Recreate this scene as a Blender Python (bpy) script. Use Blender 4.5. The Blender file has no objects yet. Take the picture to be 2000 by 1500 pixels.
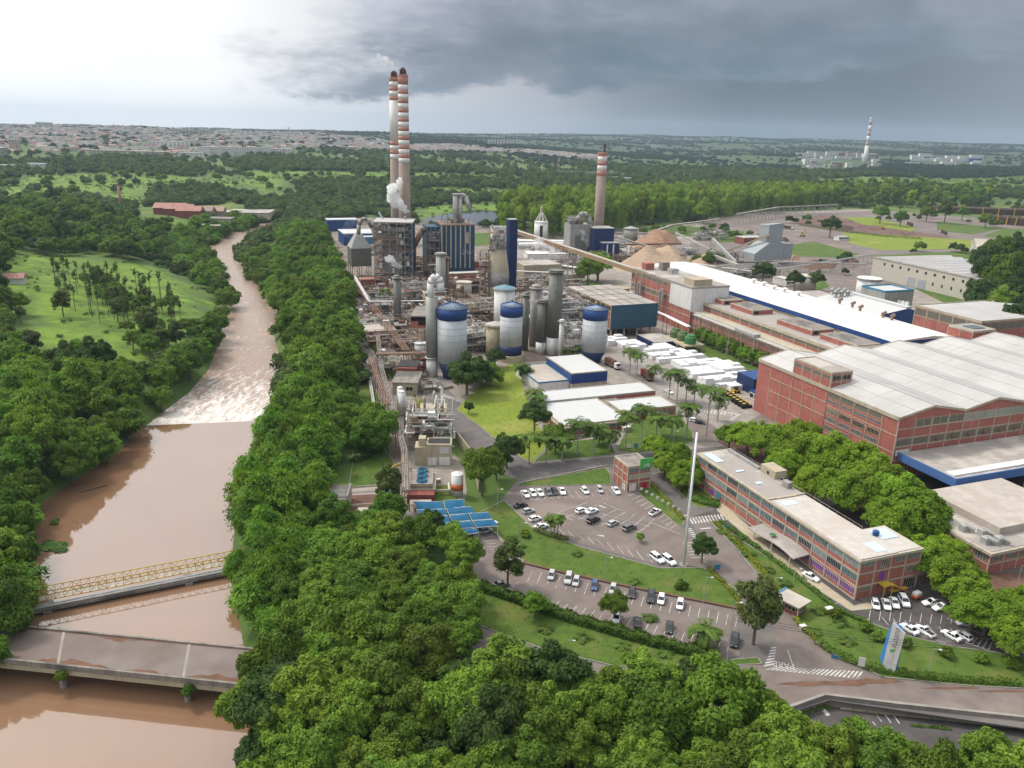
import bpy, math, random
import numpy as np
from mathutils import Vector, Matrix
R = math.radians; rnd = random.Random(7); C = bpy.context.scene.collection
sc = bpy.context.scene
# ---------------------------------------------------------------- camera (2000x1500 pixel frame, focal 1550 px)
FP, PITCH, ROLL, HC = 1550., R(17.6), R(1.5), 105.
cp, sp, cr, sr = math.cos(PITCH), math.sin(PITCH), math.cos(ROLL), math.sin(ROLL)
cd = bpy.data.cameras.new('camera'); cam = bpy.data.objects.new('camera', cd); C.objects.link(cam)
rt = Vector((cr, sr*sp, sr*cp)); up = Vector((-sr, cr*sp, cr*cp)); fw = Vector((0, cp, -sp))
cam.matrix_world = Matrix(((rt.x, up.x, -fw.x, 0), (rt.y, up.y, -fw.y, 0), (rt.z, up.z, -fw.z, HC), (0, 0, 0, 1)))
cd.sensor_width = 36; cd.lens = FP/2000*36; cd.clip_start = 1; cd.clip_end = 60000
sc.camera = cam
# ---------------------------------------------------------------- sky, sun, exposure
sc.view_settings.view_transform = 'Standard'; sc.view_settings.look = 'None'
sc.view_settings.exposure = 0.0; sc.view_settings.gamma = 1
SUN_EL, SUN_AZ = R(52), R(-62)          # azimuth from +Y (view direction), negative = left
w = bpy.data.worlds.new('World'); sc.world = w; w.use_nodes = True
nt = w.node_tree; nt.nodes.clear(); L = nt.links
def N(t, **k):
    n = nt.nodes.new(t)
    for a, b in k.items():
        if a == 'ins':
            for i, v in b.items(): n.inputs[i].default_value = v
        else: setattr(n, a, b)
    return n
def M(op, a, b=None, c=None, clamp=False):
    n = nt.nodes.new('ShaderNodeMath'); n.operation = op; n.use_clamp = clamp
    for i, v in enumerate((a, b, c)):
        if v is None: continue
        if isinstance(v, (int, float)): n.inputs[i].default_value = v
        else: L.new(v, n.inputs[i])
    return n.outputs[0]
def ramp(fac, stops, interp='EASE'):
    n = nt.nodes.new('ShaderNodeValToRGB'); n.color_ramp.interpolation = interp; e = n.color_ramp.elements
    while len(e) < len(stops): e.new(0.5)
    for el, (p, c) in zip(e, stops):
        el.position = p; el.color = (c, c, c, 1) if isinstance(c, (int, float)) else (*c, 1)
    L.new(fac, n.inputs[0]); return n.outputs[0]
def mixc(f, a, b):
    n = nt.nodes.new('ShaderNodeMix'); n.data_type = 'RGBA'
    for s, v in ((0, f), (6, a), (7, b)):
        if isinstance(v, (tuple, float, int)): n.inputs[s].default_value = v if s == 0 else (*v, 1)
        else: L.new(v, n.inputs[s])
    return n.outputs[2]
tc = N('ShaderNodeTexCoord'); sx = N('ShaderNodeSeparateXYZ'); L.new(tc.outputs['Generated'], sx.inputs[0])
az = M('MULTIPLY', M('ARCTAN2', sx.outputs[0], sx.outputs[1]), 57.296)
el = M('MULTIPLY', M('ARCSINE', sx.outputs[2]), 57.296)
azn = M('DIVIDE', M('ADD', az, 40), 80, clamp=True)               # -40..40 deg -> 0..1
cb = N('ShaderNodeCombineXYZ'); L.new(M('MULTIPLY', az, .1), cb.inputs[0]); L.new(M('MULTIPLY', el, .28), cb.inputs[1])
def noise(scale, det=6, rough=.55, vec=None, off=None, dist=0):
    n = N('ShaderNodeTexNoise', ins={'Scale': scale, 'Detail': det, 'Roughness': rough, 'Distortion': dist}); v = vec or cb.outputs[0]
    if off:
        a = N('ShaderNodeVectorMath', operation='ADD'); L.new(v, a.inputs[0]); a.inputs[1].default_value = off; v = a.outputs[0]
    L.new(v, n.inputs['Vector']); return n.outputs['Fac']
n1 = M('SUBTRACT', noise(1.3), .5); n2 = M('SUBTRACT', noise(3.6, 8, .6, off=(5, 3, 0)), .5); n3 = M('SUBTRACT', noise(.8, 5, .5, off=(9, 1, 2), dist=.4), .5)
P = lambda a: (a+40)/80
low = ramp(azn, [(P(-40), (1.2, 1.2, 1.2)), (P(-20), (1.1, 1.1, 1.1)), (P(-13), (.86, .87, .89)), (P(-7), (.66, .68, .72)), (P(-3), (.56, .57, .61)), (P(2), (.44, .45, .50)), (P(7), (.24, .275, .32)), (P(14), (.135, .175, .22)), (P(24), (.16, .20, .25)), (P(34), (.28, .32, .38))], 'LINEAR')
cl_lo = ramp(azn, [(P(-22), (.66, .68, .74)), (P(-15), (.36, .38, .46)), (P(-6), (.27, .30, .38)), (P(0), (.20, .24, .30)), (P(6), (.145, .205, .265)), (P(14), (.15, .22, .285)), (P(22), (.20, .265, .335)), (P(34), (.25, .30, .36))], 'LINEAR')
cl_hi = ramp(azn, [(P(-22), (.95, .96, .98)), (P(-13), (.70, .72, .80)), (P(-8), (.44, .46, .56)), (P(-1), (.42, .44, .52)), (P(6), (.33, .37, .45)), (P(12), (.26, .30, .375)), (P(20), (.32, .35, .43)), (P(34), (.26, .30, .37))], 'LINEAR')
elw = M('ADD', el, M('MULTIPLY', n3, 9.0))
hi = ramp(M('DIVIDE', M('SUBTRACT', elw, 4.4), 3.6, clamp=True), [(0, 0), (1, 1)])
cloud = mixc(hi, cl_lo, cl_hi)
cloud = mixc(ramp(noise(1.6, 5, .5, off=(2, 7, 1), dist=.4), [(.42, 0), (.72, .16)]), cloud, (.60, .63, .71))
cloud = mixc(ramp(noise(1.2, 4, .5, off=(12, 4, 3), dist=.4), [(.38, 0), (.68, .6)]), cloud, (.15, .20, .255))
edge = ramp(azn, [(P(-40), .30), (P(-18), .16), (P(-14), .13), (P(-8), .17), (P(-4), .21), (P(0), .30), (P(3), .20), (P(6), .24), (P(11), .31), (P(16), .30), (P(26), .42), (P(40), .5)], 'LINEAR')
edge = M('MULTIPLY', edge, 10.0)
n4 = M('SUBTRACT', noise(7., 8, .62, off=(3, 3, 5)), .5)
mk = ramp(M('DIVIDE', M('SUBTRACT', M('ADD', el, M('ADD', M('MULTIPLY', n2, 2.4), M('ADD', M('MULTIPLY', n4, .55), M('MULTIPLY', n1, .8)))), edge), .9, clamp=True), [(0, 0), (1, 1)])
lim = M('SUBTRACT', az, M('ADD', -23, M('MULTIPLY', el, .95)))
lm = ramp(M('DIVIDE', M('ADD', lim, M('ADD', M('MULTIPLY', n1, 22), M('ADD', M('MULTIPLY', n2, 14), M('MULTIPLY', n4, 2)))), 13, clamp=True), [(0, 0), (1, 1)])
vis = mixc(M('MULTIPLY', mk, lm), low, cloud)
wh = M('MULTIPLY', M('ADD', M('MULTIPLY', n1, 2.2), .0, clamp=True), M('SUBTRACT', 1, lm, clamp=True))
vis = mixc(M('MULTIPLY', wh, .4), vis, (.84, .88, .91))
# overcast vault overhead: brighter than the horizon, brightest to the left where the sun sits
sun_dir = Vector((math.sin(SUN_AZ)*math.cos(SUN_EL), math.cos(SUN_AZ)*math.cos(SUN_EL), math.sin(SUN_EL)))
dp = N('ShaderNodeVectorMath', operation='DOT_PRODUCT'); L.new(tc.outputs['Generated'], dp.inputs[0]); dp.inputs[1].default_value = sun_dir
vault = ramp(M('MULTIPLY_ADD', dp.outputs['Value'], .5, .5), [(0, (.36, .40, .46)), (.6, (.76, .79, .84)), (1, (2.0, 1.98, 1.9))], 'LINEAR')
top = ramp(M('DIVIDE', M('SUBTRACT', el, 11), 22, clamp=True), [(0, 0), (1, 1)])
allc = mixc(top, vis, vault)
sky = N('ShaderNodeTexSky', sky_type='NISHITA', sun_disc=False, sun_elevation=SUN_EL, sun_rotation=SUN_AZ, air_density=1.2, dust_density=2)
b1 = N('ShaderNodeBackground'); L.new(allc, b1.inputs[0]); b1.inputs[1].default_value = 1.0
b2 = N('ShaderNodeBackground'); L.new(sky.outputs[0], b2.inputs[0]); L.new(M('MULTIPLY', top, .05), b2.inputs[1])
ad = N('ShaderNodeAddShader'); L.new(b1.outputs[0], ad.inputs[0]); L.new(b2.outputs[0], ad.inputs[1])
wo = N('ShaderNodeOutputWorld'); L.new(ad.outputs[0], wo.inputs[0])
sl = bpy.data.lights.new('sun', 'SUN'); sun = bpy.data.objects.new('sun', sl); C.objects.link(sun)
sl.energy = 2.6; sl.angle = R(9); sl.color = (1, .95, .87)
sun.rotation_euler = sun_dir.to_track_quat('Z', 'Y').to_euler()
sc.cycles.max_bounces = 6; sc.cycles.diffuse_bounces = 2; sc.cycles.glossy_bounces = 2; sc.cycles.transmission_bounces = 3
sc.cycles.volume_bounces = 3; sc.cycles.transparent_max_bounces = 6; sc.cycles.use_denoising = True
sc.cycles.volume_step_rate = 4; sc.cycles.volume_max_steps = 64
# ---------------------------------------------------------------- pixel <-> ground
def ray(px, py):
    u = (px-1000)/FP; v = -(py-750)/FP; a = u*cr-v*sr; b = u*sr+v*cr
    return (a, cp+b*sp, -sp+b*cp)
def G(px, py, z=0.):
    d = ray(px, py); t = (z-HC)/d[2]; return (d[0]*t, d[1]*t)
def PX(x, y, z):
    dz = z-HC; d = y*cp-dz*sp; b = (y*sp+dz*cp)/d; a = x/d
    return (1000+FP*(a*cr+b*sr), 750-FP*(-a*sr+b*cr))
def HT(px, py, pt, z0=0.):            # height of an upright thing standing at pixel (px,py) whose top is at row pt
    x, y = G(px, py, z0); lo, h = z0, 400.
    for _ in range(40):
        m = (lo+h)/2
        if PX(x, y, m)[1] > pt: lo = m
        else: h = m
    return lo-z0
# ---------------------------------------------------------------- materials
def mat(name, col, rough=.75, var=.25, scale=.25, col2=None, metal=0., rnd_tint=0., stripe=None, bump=0., spec=.3, det=5, big=None, bscale=6., streak=None):
    """noise-broken surface: col..col2 over world-metre noise; stripe=(axis, period, colour, width) for seams; big = second colour in large patches"""
    m = bpy.data.materials.new(name); m.use_nodes = True; t = m.node_tree; n, l = t.nodes, t.links
    p = n['Principled BSDF']; p.inputs['Roughness'].default_value = rough; p.inputs['Metallic'].default_value = metal
    p.inputs['Specular IOR Level'].default_value = spec
    g = n.new('ShaderNodeTexCoord'); c2 = col2 or tuple(c*(1-var) for c in col)
    def nz(s, d=5, r=.6):
        x = n.new('ShaderNodeTexNoise'); x.inputs['Scale'].default_value = s; x.inputs['Detail'].default_value = d; x.inputs['Roughness'].default_value = r
        l.new(g.outputs['Object'], x.inputs['Vector']); return x.outputs['Fac']
    def mx(f, a, b, bt='MIX'):
        x = n.new('ShaderNodeMix'); x.data_type = 'RGBA'; x.blend_type = bt
        for s, v in ((0, f), (6, a), (7, b)):
            if isinstance(v, tuple): x.inputs[s].default_value = (*v, 1)
            elif isinstance(v, (int, float)): x.inputs[s].default_value = v
            else: l.new(v, x.inputs[s])
        return x.outputs[2]
    def mr(v, a, b, c=0, d=1):
        x = n.new('ShaderNodeMapRange'); l.new(v, x.inputs[0])
        for i, k in enumerate((a, b, c, d)): x.inputs[i+1].default_value = k
        return x.outputs[0]
    o = mx(mr(nz(scale, det), .35, .65), col, c2)
    if big: o = mx(mr(nz(scale*.17, 4, .65), .52, .62), o, big)
    if streak:
        mp = n.new('ShaderNodeMapping'); mp.inputs['Scale'].default_value = (1., 1., .07) if streak[2] == 'z' else (.06, 1., 1.) if streak[2] == 'x' else (1., .06, 1.); l.new(g.outputs['Object'], mp.inputs[0]); x = n.new('ShaderNodeTexNoise'); x.inputs['Scale'].default_value = streak[3]; x.inputs['Detail'].default_value = 6; x.inputs['Roughness'].default_value = .7; l.new(mp.outputs[0], x.inputs['Vector']); o = mx(mr(x.outputs['Fac'], .5, .72, 0, streak[1]), o, streak[0])
    if stripe:
        for ax, per, sc_, wd in ([stripe] if not isinstance(stripe, list) else stripe):
            s = n.new('ShaderNodeSeparateXYZ'); l.new(g.outputs['Object'], s.inputs[0])
            a = n.new('ShaderNodeMath'); a.operation = 'DIVIDE'; l.new(s.outputs[ax], a.inputs[0]); a.inputs[1].default_value = per
            f = n.new('ShaderNodeMath'); f.operation = 'FRACT'; l.new(a.outputs[0], f.inputs[0])
            q = n.new('ShaderNodeMath'); q.operation = 'LESS_THAN'; l.new(f.outputs[0], q.inputs[0]); q.inputs[1].default_value = wd
            o = mx(q.outputs[0], o, sc_)
    if rnd_tint:
        oi = n.new('ShaderNodeObjectInfo'); h = n.new('ShaderNodeHueSaturation')
        l.new(mr(oi.outputs['Random'], 0, 1, .5-.03*rnd_tint, .5+.006*rnd_tint), h.inputs['Hue'])
        z = n.new('ShaderNodeMath'); z.operation = 'FRACT'; z2 = n.new('ShaderNodeMath'); z2.operation = 'MULTIPLY'; z2.inputs[1].default_value = 7.31
        l.new(oi.outputs['Random'], z2.inputs[0]); l.new(z2.outputs[0], z.inputs[0])
        l.new(mr(z.outputs[0], 0, 1, 1-.38*rnd_tint, 1+.35*rnd_tint), h.inputs['Value']); l.new(o, h.inputs['Color']); o = h.outputs[0]
    l.new(o, p.inputs['Base Color'])
    if bump:
        b = n.new('ShaderNodeBump'); b.inputs['Strength'].default_value = .6; b.inputs['Distance'].default_value = bump; l.new(nz(bscale, 4), b.inputs['Height']); l.new(b.outputs[0], p.inputs['Normal'])
    return m
def leafmat(name, col, col2, sc_=.5, tint=1., trans=.25):
    m = mat(name, col, .55, 0, sc_, col2, rnd_tint=tint, spec=.12); t = m.node_tree; n, l = t.nodes, t.links; p = n['Principled BSDF']
    tr = n.new('ShaderNodeBsdfTranslucent'); s = p.inputs['Base Color'].links[0].from_socket
    h = n.new('ShaderNodeHueSaturation'); h.inputs['Value'].default_value = 1.5; h.inputs['Saturation'].default_value = 1.1; l.new(s, h.inputs['Color']); l.new(h.outputs[0], tr.inputs[0])
    x = n.new('ShaderNodeMixShader'); x.inputs[0].default_value = trans; l.new(p.outputs[0], x.inputs[1]); l.new(tr.outputs[0], x.inputs[2])
    l.new(x.outputs[0], n['Material Output'].inputs[0]); return m
K = {}
def defm(k, *a, **b): K[k] = mat(k, *a, **b)
defm('concrete', (.30, .27, .24), .85, .3, .3, big=(.26, .23, .21)); defm('yard', (.27, .235, .20), .9, .3, .15, col2=(.19, .162, .14), big=(.31, .27, .235))
defm('asphalt', (.135, .12, .115), .9, .25, .25, col2=(.105, .095, .09), big=(.165, .142, .13)); defm('asphalt_dark', (.088, .078, .074), .85, .3, .3, big=(.115, .10, .094))
defm('asphalt_mid', (.175, .143, .127), .9, .2, .22, col2=(.138, .112, .10), big=(.21, .168, .147)); defm('lawn', (.075, .125, .016), .95, .3, .35, col2=(.052, .092, .012), big=(.105, .125, .026))
defm('lawn_bright', (.17, .215, .020), .95, .3, .2, col2=(.135, .18, .018), big=(.215, .225, .045)); defm('soil', (.16, .085, .06), .95, .35, .2)
defm('white', (.66, .65, .63), .6, .12, .3, streak=((.36, .32, .27), .6, 'z', 1.)); defm('paint', (.56, .545, .52), .8, .2, 1.1, col2=(.40, .38, .36), big=(.27, .24, .22)); defm('brick', (.37, .125, .098), .85, .25, .6, col2=(.29, .098, .078), stripe=(2, .62, (.31, .105, .083), .12), big=(.40, .15, .12), streak=((.20, .085, .065), .55, 'z', .9))
defm('brick_dk', (.25, .075, .06), .85, .3, .4); defm('cream', (.46, .405, .31), .8, .25, .4, streak=((.27, .22, .17), .6, 'z', 1.2), big=(.36, .31, .24)); defm('beige', (.42, .36, .25), .8, .2, .3, streak=((.24, .19, .14), .6, 'z', 1.), big=(.42, .36, .26))
defm('roof_grey', (.31, .28, .255), .85, .25, .4, col2=(.28, .25, .225), big=(.42, .375, .33)); defm('roof_old', (.17, .15, .13), .9, .4, .4, col2=(.26, .23, .20), big=(.11, .10, .09), stripe=(0, 3.2, (.07, .06, .055), .03))
defm('roof_white', (.49, .49, .48), .5, .05, .2, stripe=[(1, 6., (.38, .38, .37), .025), (0, 1.2, (.455, .455, .445), .12)]); defm('roof_cream', (.62, .60, .55), .6, .05, .12, col2=(.56, .54, .495), stripe=[(1, 7.5, (.54, .52, .47), .015), (1, 1.5, (.66, .64, .585), .15)])
defm('roof_hall', (.36, .345, .33), .6, .12, .06, col2=(.43, .415, .395), big=(.47, .45, .43), streak=((.27, .24, .215), .5, 'x', .35), stripe=[(1, 2.4, (.40, .385, .37), .06)], det=6); defm('roof_beige', (.43, .38, .33), .8, .2, .3, big=(.36, .31, .265))
defm('blue', (.015, .058, .20), .5, .2, .3); defm('navy', (.010, .026, .095), .5, .25, .4); defm('teal', (.03, .085, .13), .55, .25, .3, stripe=(0, 1.3, (.02, .06, .095), .08))
defm('skyblue', (.05, .19, .29), .6, .15, .3); defm('canvas', (.022, .105, .20), .8, .15, .4, spec=.1); defm('tank', (.47, .49, .50), .65, .1, .2, streak=((.27, .26, .24), .5, 'z', .8), stripe=(2, 2.4, (.46, .475, .485), .03))
defm('steel', (.33, .31, .29), .55, .35, .5, metal=.2, big=(.22, .17, .14)); defm('steel_lt', (.42, .41, .385), .45, .25, .5, metal=.2); defm('rust', (.22, .11, .07), .85, .4, .6, big=(.14, .08, .06))
defm('rustpipe', (.27, .18, .13), .7, .35, .7, big=(.20, .10, .065)); defm('dkgreen_m', (.17, .175, .15), .45, .25, .4, metal=.25, streak=((.10, .075, .055), .7, 'z', .9)); defm('cladding', (.33, .33, .30), .5, .2, .3, streak=((.17, .14, .11), .6, 'z', .7), stripe=(2, 1.2, (.26, .26, .24), .06), metal=.2)
defm('greymetal', (.30, .325, .335), .55, .12, .15, stripe=(0, 1.5, (.27, .295, .305), .06)); defm('chimney', (.30, .235, .19), .9, .18, .12, streak=((.17, .13, .11), .5, 'z', .35), stripe=(2, 3, (.26, .205, .165), .04)); defm('chim_w', (.68, .66, .63), .8, .12, .2)
defm('chim_pink', (.52, .36, .32), .8, .2, .3); defm('silo_roof', (.50, .57, .66), .5, .1, .5); defm('chim_r', (.46, .215, .175), .8, .2, .3); defm('black', (.012, .012, .013), .6, .3, 1); defm('dark', (.035, .033, .032), .8, .4, .6); defm('yellow', (.50, .34, .03), .6, .3, .6, big=(.38, .20, .05)); defm('conv', (.36, .27, .16), .8, .3, .5, big=(.27, .15, .08)); defm('procyard', (.15, .12, .10), .9, .4, .12, col2=(.24, .20, .165), big=(.09, .068, .055))
defm('chips', (.42, .31, .21), .95, .2, .35, col2=(.33, .23, .155), bump=.5); defm('chips_red', (.33, .19, .12), .95, .3, .15, bump=.5); defm('green', (.05, .19, .06), .7, .4, .5, big=(.10, .13, .05))
defm('trunk', (.16, .13, .10), .9, .35, 1.2); defm('trunk_lt', (.36, .33, .29), .9, .3, 1.2); defm('log', (.10, .06, .045), .95, .5, 2.5, col2=(.03, .02, .018), bump=.2)
defm('bale', (.66, .66, .655), .8, .1, .5, col2=(.60, .60, .59), stripe=[(0, 1.6, (.5, .5, .5), .035), (1, 1.6, (.5, .5, .5), .035)]); defm('terracotta', (.42, .24, .19), .9, .3, .5, col2=(.26, .13, .10)); defm('purple', (.17, .06, .33), .6, .2, 1)
defm('red', (.42, .03, .03), .5, .2, 1); defm('orange', (.60, .14, .04), .6, .2, 1); defm('mud', (.16, .085, .055), .9, .35, .3); defm('redearth', (.11, .06, .05), .95, .35, .08, col2=(.16, .10, .08))
defm('sign_green', (.10, .42, .10), .6, .25, .5); defm('rivet', (.3, .3, .3)); defm('shutter', (.20, .18, .14), .8, .3, 1, stripe=(2, .35, (.09, .08, .065), .4)); defm('corr', (.50, .465, .39), .6, .15, .3, stripe=[(0, 1.5, (.42, .395, .33), .22), (1, 1.5, (.42, .395, .33), .22)])
K['glass'] = mat('glass', (.05, .075, .075), .15, .6, .8, col2=(.13, .17, .165), spec=.6); K['carglass'] = mat('carglass', (.012, .014, .016), .12, .2, 1, spec=.6); K['tyre'] = mat('tyre', (.015, .015, .015), .9)
for k, c, r in (('car_white', (.80, .80, .79), .3), ('car_silver', (.42, .42, .42), .3), ('car_black', (.02, .021, .024), .25), ('car_grey', (.12, .125, .13), .3), ('car_blue', (.035, .075, .19), .3), ('car_red', (.35, .02, .02), .3)): K[k] = mat(k, c, r, .04, 1, spec=.6)
# ---------------------------------------------------------------- mesh builder
class MB:
    def __init__(s): s.v = []; s.f = []; s.m = []
    def add(s, vs, fs, m=0):
        o = len(s.v); s.v += [tuple(v) for v in vs]; s.f += [tuple(i+o for i in f) for f in fs]; s.m += [m]*len(fs)
    def box(s, x0, x1, y0, y1, z0, z1, m=0):
        s.add([(x0, y0, z0), (x1, y0, z0), (x1, y1, z0), (x0, y1, z0), (x0, y0, z1), (x1, y0, z1), (x1, y1, z1), (x0, y1, z1)],
              [(3, 2, 1, 0), (4, 5, 6, 7), (0, 1, 5, 4), (1, 2, 6, 5), (2, 3, 7, 6), (3, 0, 4, 7)], m); return s
    def prism(s, poly, z0, z1, m=0):
        a = sum(poly[i][0]*poly[(i+1) % len(poly)][1]-poly[(i+1) % len(poly)][0]*poly[i][1] for i in range(len(poly)))
        if a < 0: poly = poly[::-1]
        n = len(poly); s.add([(x, y, z0) for x, y in poly]+[(x, y, z1) for x, y in poly],
            [tuple(range(n-1, -1, -1)), tuple(range(n, 2*n))]+[(i, (i+1) % n, n+(i+1) % n, n+i) for i in range(n)], m); return s
    def bar(s, a, b, r, m=0, n=4, r2=None, cap=True):
        a, b = Vector(a), Vector(b); d = b-a
        if d.length < 1e-5: return s
        d.normalize(); u = d.cross(Vector((0, 0, 1)) if abs(d.z) < .95 else Vector((1, 0, 0))).normalized(); v = d.cross(u); r2 = r if r2 is None else r2
        vs = [p+(u*math.cos(2*math.pi*(i+.5)/n)+v*math.sin(2*math.pi*(i+.5)/n))*q for p, q in ((a, r), (b, r2)) for i in range(n)]
        fs = [(i, n+i, n+(i+1) % n, (i+1) % n) for i in range(n)]
        if cap: fs += [tuple(range(n)), tuple(range(2*n-1, n-1, -1))]
        s.add(vs, fs, m); return s
    def tube(s, pts, r, m=0, n=6):
        for a, b in zip(pts, pts[1:]): s.bar(a, b, r, m, n)
        return s
    def lathe(s, prof, x=0, y=0, n=20, m=0, ms=None):      # prof [(r,z)...] bottom to top
        o = len(s.v)
        for r, z in prof: s.v += [(x+r*math.cos(2*math.pi*i/n), y+r*math.sin(2*math.pi*i/n), z) for i in range(n)]
        for k in range(len(prof)-1):
            for i in range(n): s.f.append((o+k*n+i, o+k*n+(i+1) % n, o+(k+1)*n+(i+1) % n, o+(k+1)*n+i)); s.m.append(ms[k] if ms else m)
        for k, fl in ((0, 1), (len(prof)-1, 0)):
            if prof[k][0] > .01: s.f.append(tuple(o+k*n+i for i in (range(n-1, -1, -1) if fl else range(n)))); s.m.append(ms[min(k, len(prof)-2)] if ms else m)
        return s
    def roofx(s, x0, x1, y0, y1, z, h, m=0):               # gable, ridge along x
        ym = (y0+y1)/2; s.add([(x0, y0, z), (x1, y0, z), (x1, y1, z), (x0, y1, z), (x0, ym, z+h), (x1, ym, z+h)], [(0, 1, 5, 4), (2, 3, 4, 5), (3, 0, 4), (1, 2, 5), (3, 2, 1, 0)], m); return s
    def hip(s, x0, x1, y0, y1, z, h, m=0):
        d = min(x1-x0, y1-y0)/2
        if x1-x0 >= y1-y0: a, b = (x0+d, (y0+y1)/2, z+h), (x1-d+.01, (y0+y1)/2, z+h); fs = [(0, 1, 5, 4), (2, 3, 4, 5), (3, 0, 4), (1, 2, 5), (3, 2, 1, 0)]
        else: a, b = ((x0+x1)/2, y0+d, z+h), ((x0+x1)/2, y1-d+.01, z+h); fs = [(0, 1, 4), (1, 2, 5, 4), (2, 3, 5), (3, 0, 4, 5), (3, 2, 1, 0)]
        s.add([(x0, y0, z), (x1, y0, z), (x1, y1, z), (x0, y1, z), a, b], fs, m); return s
    def mesh(s, name, mats, smooth=False):
        me = bpy.data.meshes.new(name); me.from_pydata(s.v, [], s.f)
        for k in (mats if isinstance(mats, (list, tuple)) else [mats]): me.materials.append(K[k] if isinstance(k, str) else k)
        me.polygons.foreach_set('material_index', s.m)
        if smooth: me.polygons.foreach_set('use_smooth', [True]*len(s.f))
        me.update(); return me
    def build(s, name, mats, parent=None, smooth=False, loc=None, rz=0):
        o = bpy.data.objects.new(name, s.mesh(name, mats, smooth)); C.objects.link(o)
        if parent is not None: o.parent = parent
        if loc is not None: o.location = loc; o.rotation_euler = (0, 0, rz)
        return o
def tag(o, label=None, cat=None, group=None, kind=None):
    for k, v in (('label', label), ('category', cat), ('group', group), ('kind', kind)):
        if v: o[k] = v
    return o
def thing(name, label, cat, loc=(0, 0, 0), rz=0, group=None):
    o = bpy.data.objects.new(name, None); C.objects.link(o); o.empty_display_size = .5
    o.location = loc if len(loc) == 3 else (loc[0], loc[1], 0); o.rotation_euler = (0, 0, rz); return tag(o, label, cat, group)
def copy_tree(o, parent=None):
    c = o.copy(); C.objects.link(c); c.parent = parent
    for ch in o.children: copy_tree(ch, c)
    return c
def lettering(body, size, m, parent, loc, rot, ext=.015, sc3=(1, 1, 1)):
    cu = bpy.data.curves.new('t', 'FONT'); cu.body = body; cu.size = size; cu.extrude = ext; cu.align_x = 'LEFT' if parent else 'CENTER'; t = bpy.data.objects.new('t', cu); C.objects.link(t); bpy.context.view_layer.update()
    me = bpy.data.meshes.new_from_object(t.evaluated_get(bpy.context.evaluated_depsgraph_get())); bpy.data.objects.remove(t); me.materials.clear(); me.materials.append(K[m]); o = bpy.data.objects.new('lettering', me); C.objects.link(o); o.parent = parent; o.location = loc; o.rotation_euler = rot; o.scale = sc3; return o
def struct(name, mb, m, **k): return tag(mb.build(name, m, **k), kind='structure')
ONES = 'first second third fourth fifth sixth seventh eighth ninth tenth eleventh twelfth thirteenth fourteenth fifteenth sixteenth seventeenth eighteenth nineteenth twentieth'.split()
def ordn(i):
    if i >= 100: return 'hundred-'+ordn(i-100)
    if i < 20: return ONES[i]
    t = ['', '', 'twent', 'thirt', 'fort', 'fift', 'sixt', 'sevent', 'eight', 'ninet'][(i+1)//10 % 10]; r = (i+1) % 10
    return t+'ieth' if r == 0 else t+'y-'+ONES[r-1]
AX = R(21)                                     # street grid of the plant
UX, UY = (math.cos(AX), math.sin(AX)), (-math.sin(AX), math.cos(AX))
def LW(o, x, y): return (o[0]+UX[0]*x+UY[0]*y, o[1]+UX[1]*x+UY[1]*y)   # local -> world in the plant grid
HO = G(1735, 937)                              # near corner of the big red hall
# ================================================================ terrain
WL = -5.5
RIVER = [G(x, y, WL) for x, y in ((545,1640),(470,1500),(478,1345),(470,1290),(462,1240),(440,1120),(455,1000),(478,900),(492,840),(552,790),(548,700),(528,625),(500,560),(466,520),(462,500),(486,470),(530,441),(560,434),(545,428),(505,437),(440,462),(395,486),(425,520),(447,556),(450,600),(430,660),(405,720),(370,760),(290,822),(240,880),(150,940),(85,985),(50,1050),(40,1150),(45,1215),(10,1290),(-60,1400),(-150,1640))]
def segdist(x, y, poly, closed=True):
    d = np.full(np.shape(x), 1e9); ins = np.zeros(np.shape(x), bool); n = len(poly)
    for i in range(n if closed else n-1):
        (ax, ay), (bx, by) = poly[i], poly[(i+1) % n]; dx, dy = bx-ax, by-ay
        t = np.clip(((x-ax)*dx+(y-ay)*dy)/(dx*dx+dy*dy+1e-9), 0, 1); d = np.minimum(d, np.hypot(x-ax-t*dx, y-ay-t*dy))
        c = (ay > y) != (by > y); ins ^= c & (x < (bx-ax)*(y-ay)/(by-ay+1e-12)+ax)
    return d, ins
def inside(x, y, poly): return segdist(x, y, poly)[1]
sst = lambda t: np.clip(t, 0, 1)**2*(3-2*np.clip(t, 0, 1))
PIT = [G(x, y, -1.8) for x, y in ((1548,1392),(1612,1369),(1750,1384),(2060,1412),(2120,1560),(1480,1560),(1540,1450))]
RCY = [(-66,100),(-88,158),(-114,220),(-118,265),(-121,310),(-135,390),(-164,473),(-201,576),(-241,663),(-272,740),(-290,830),(-300,960)]
LP = ([0,1200,1650,2500,4000,5500,9000,16000,60000], [0,0,14,40,68,68,50,20,0]); RP = ([0,1200,2200,4500,6500,8500,12000,16000,60000], [0,0,8,20,60,96,100,80,0])
POND = [G(x, y, -.5) for x, y in ((800,436),(830,424),(880,414),(930,408),(985,411),(1000,425),(990,440),(930,446),(850,444))]
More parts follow.
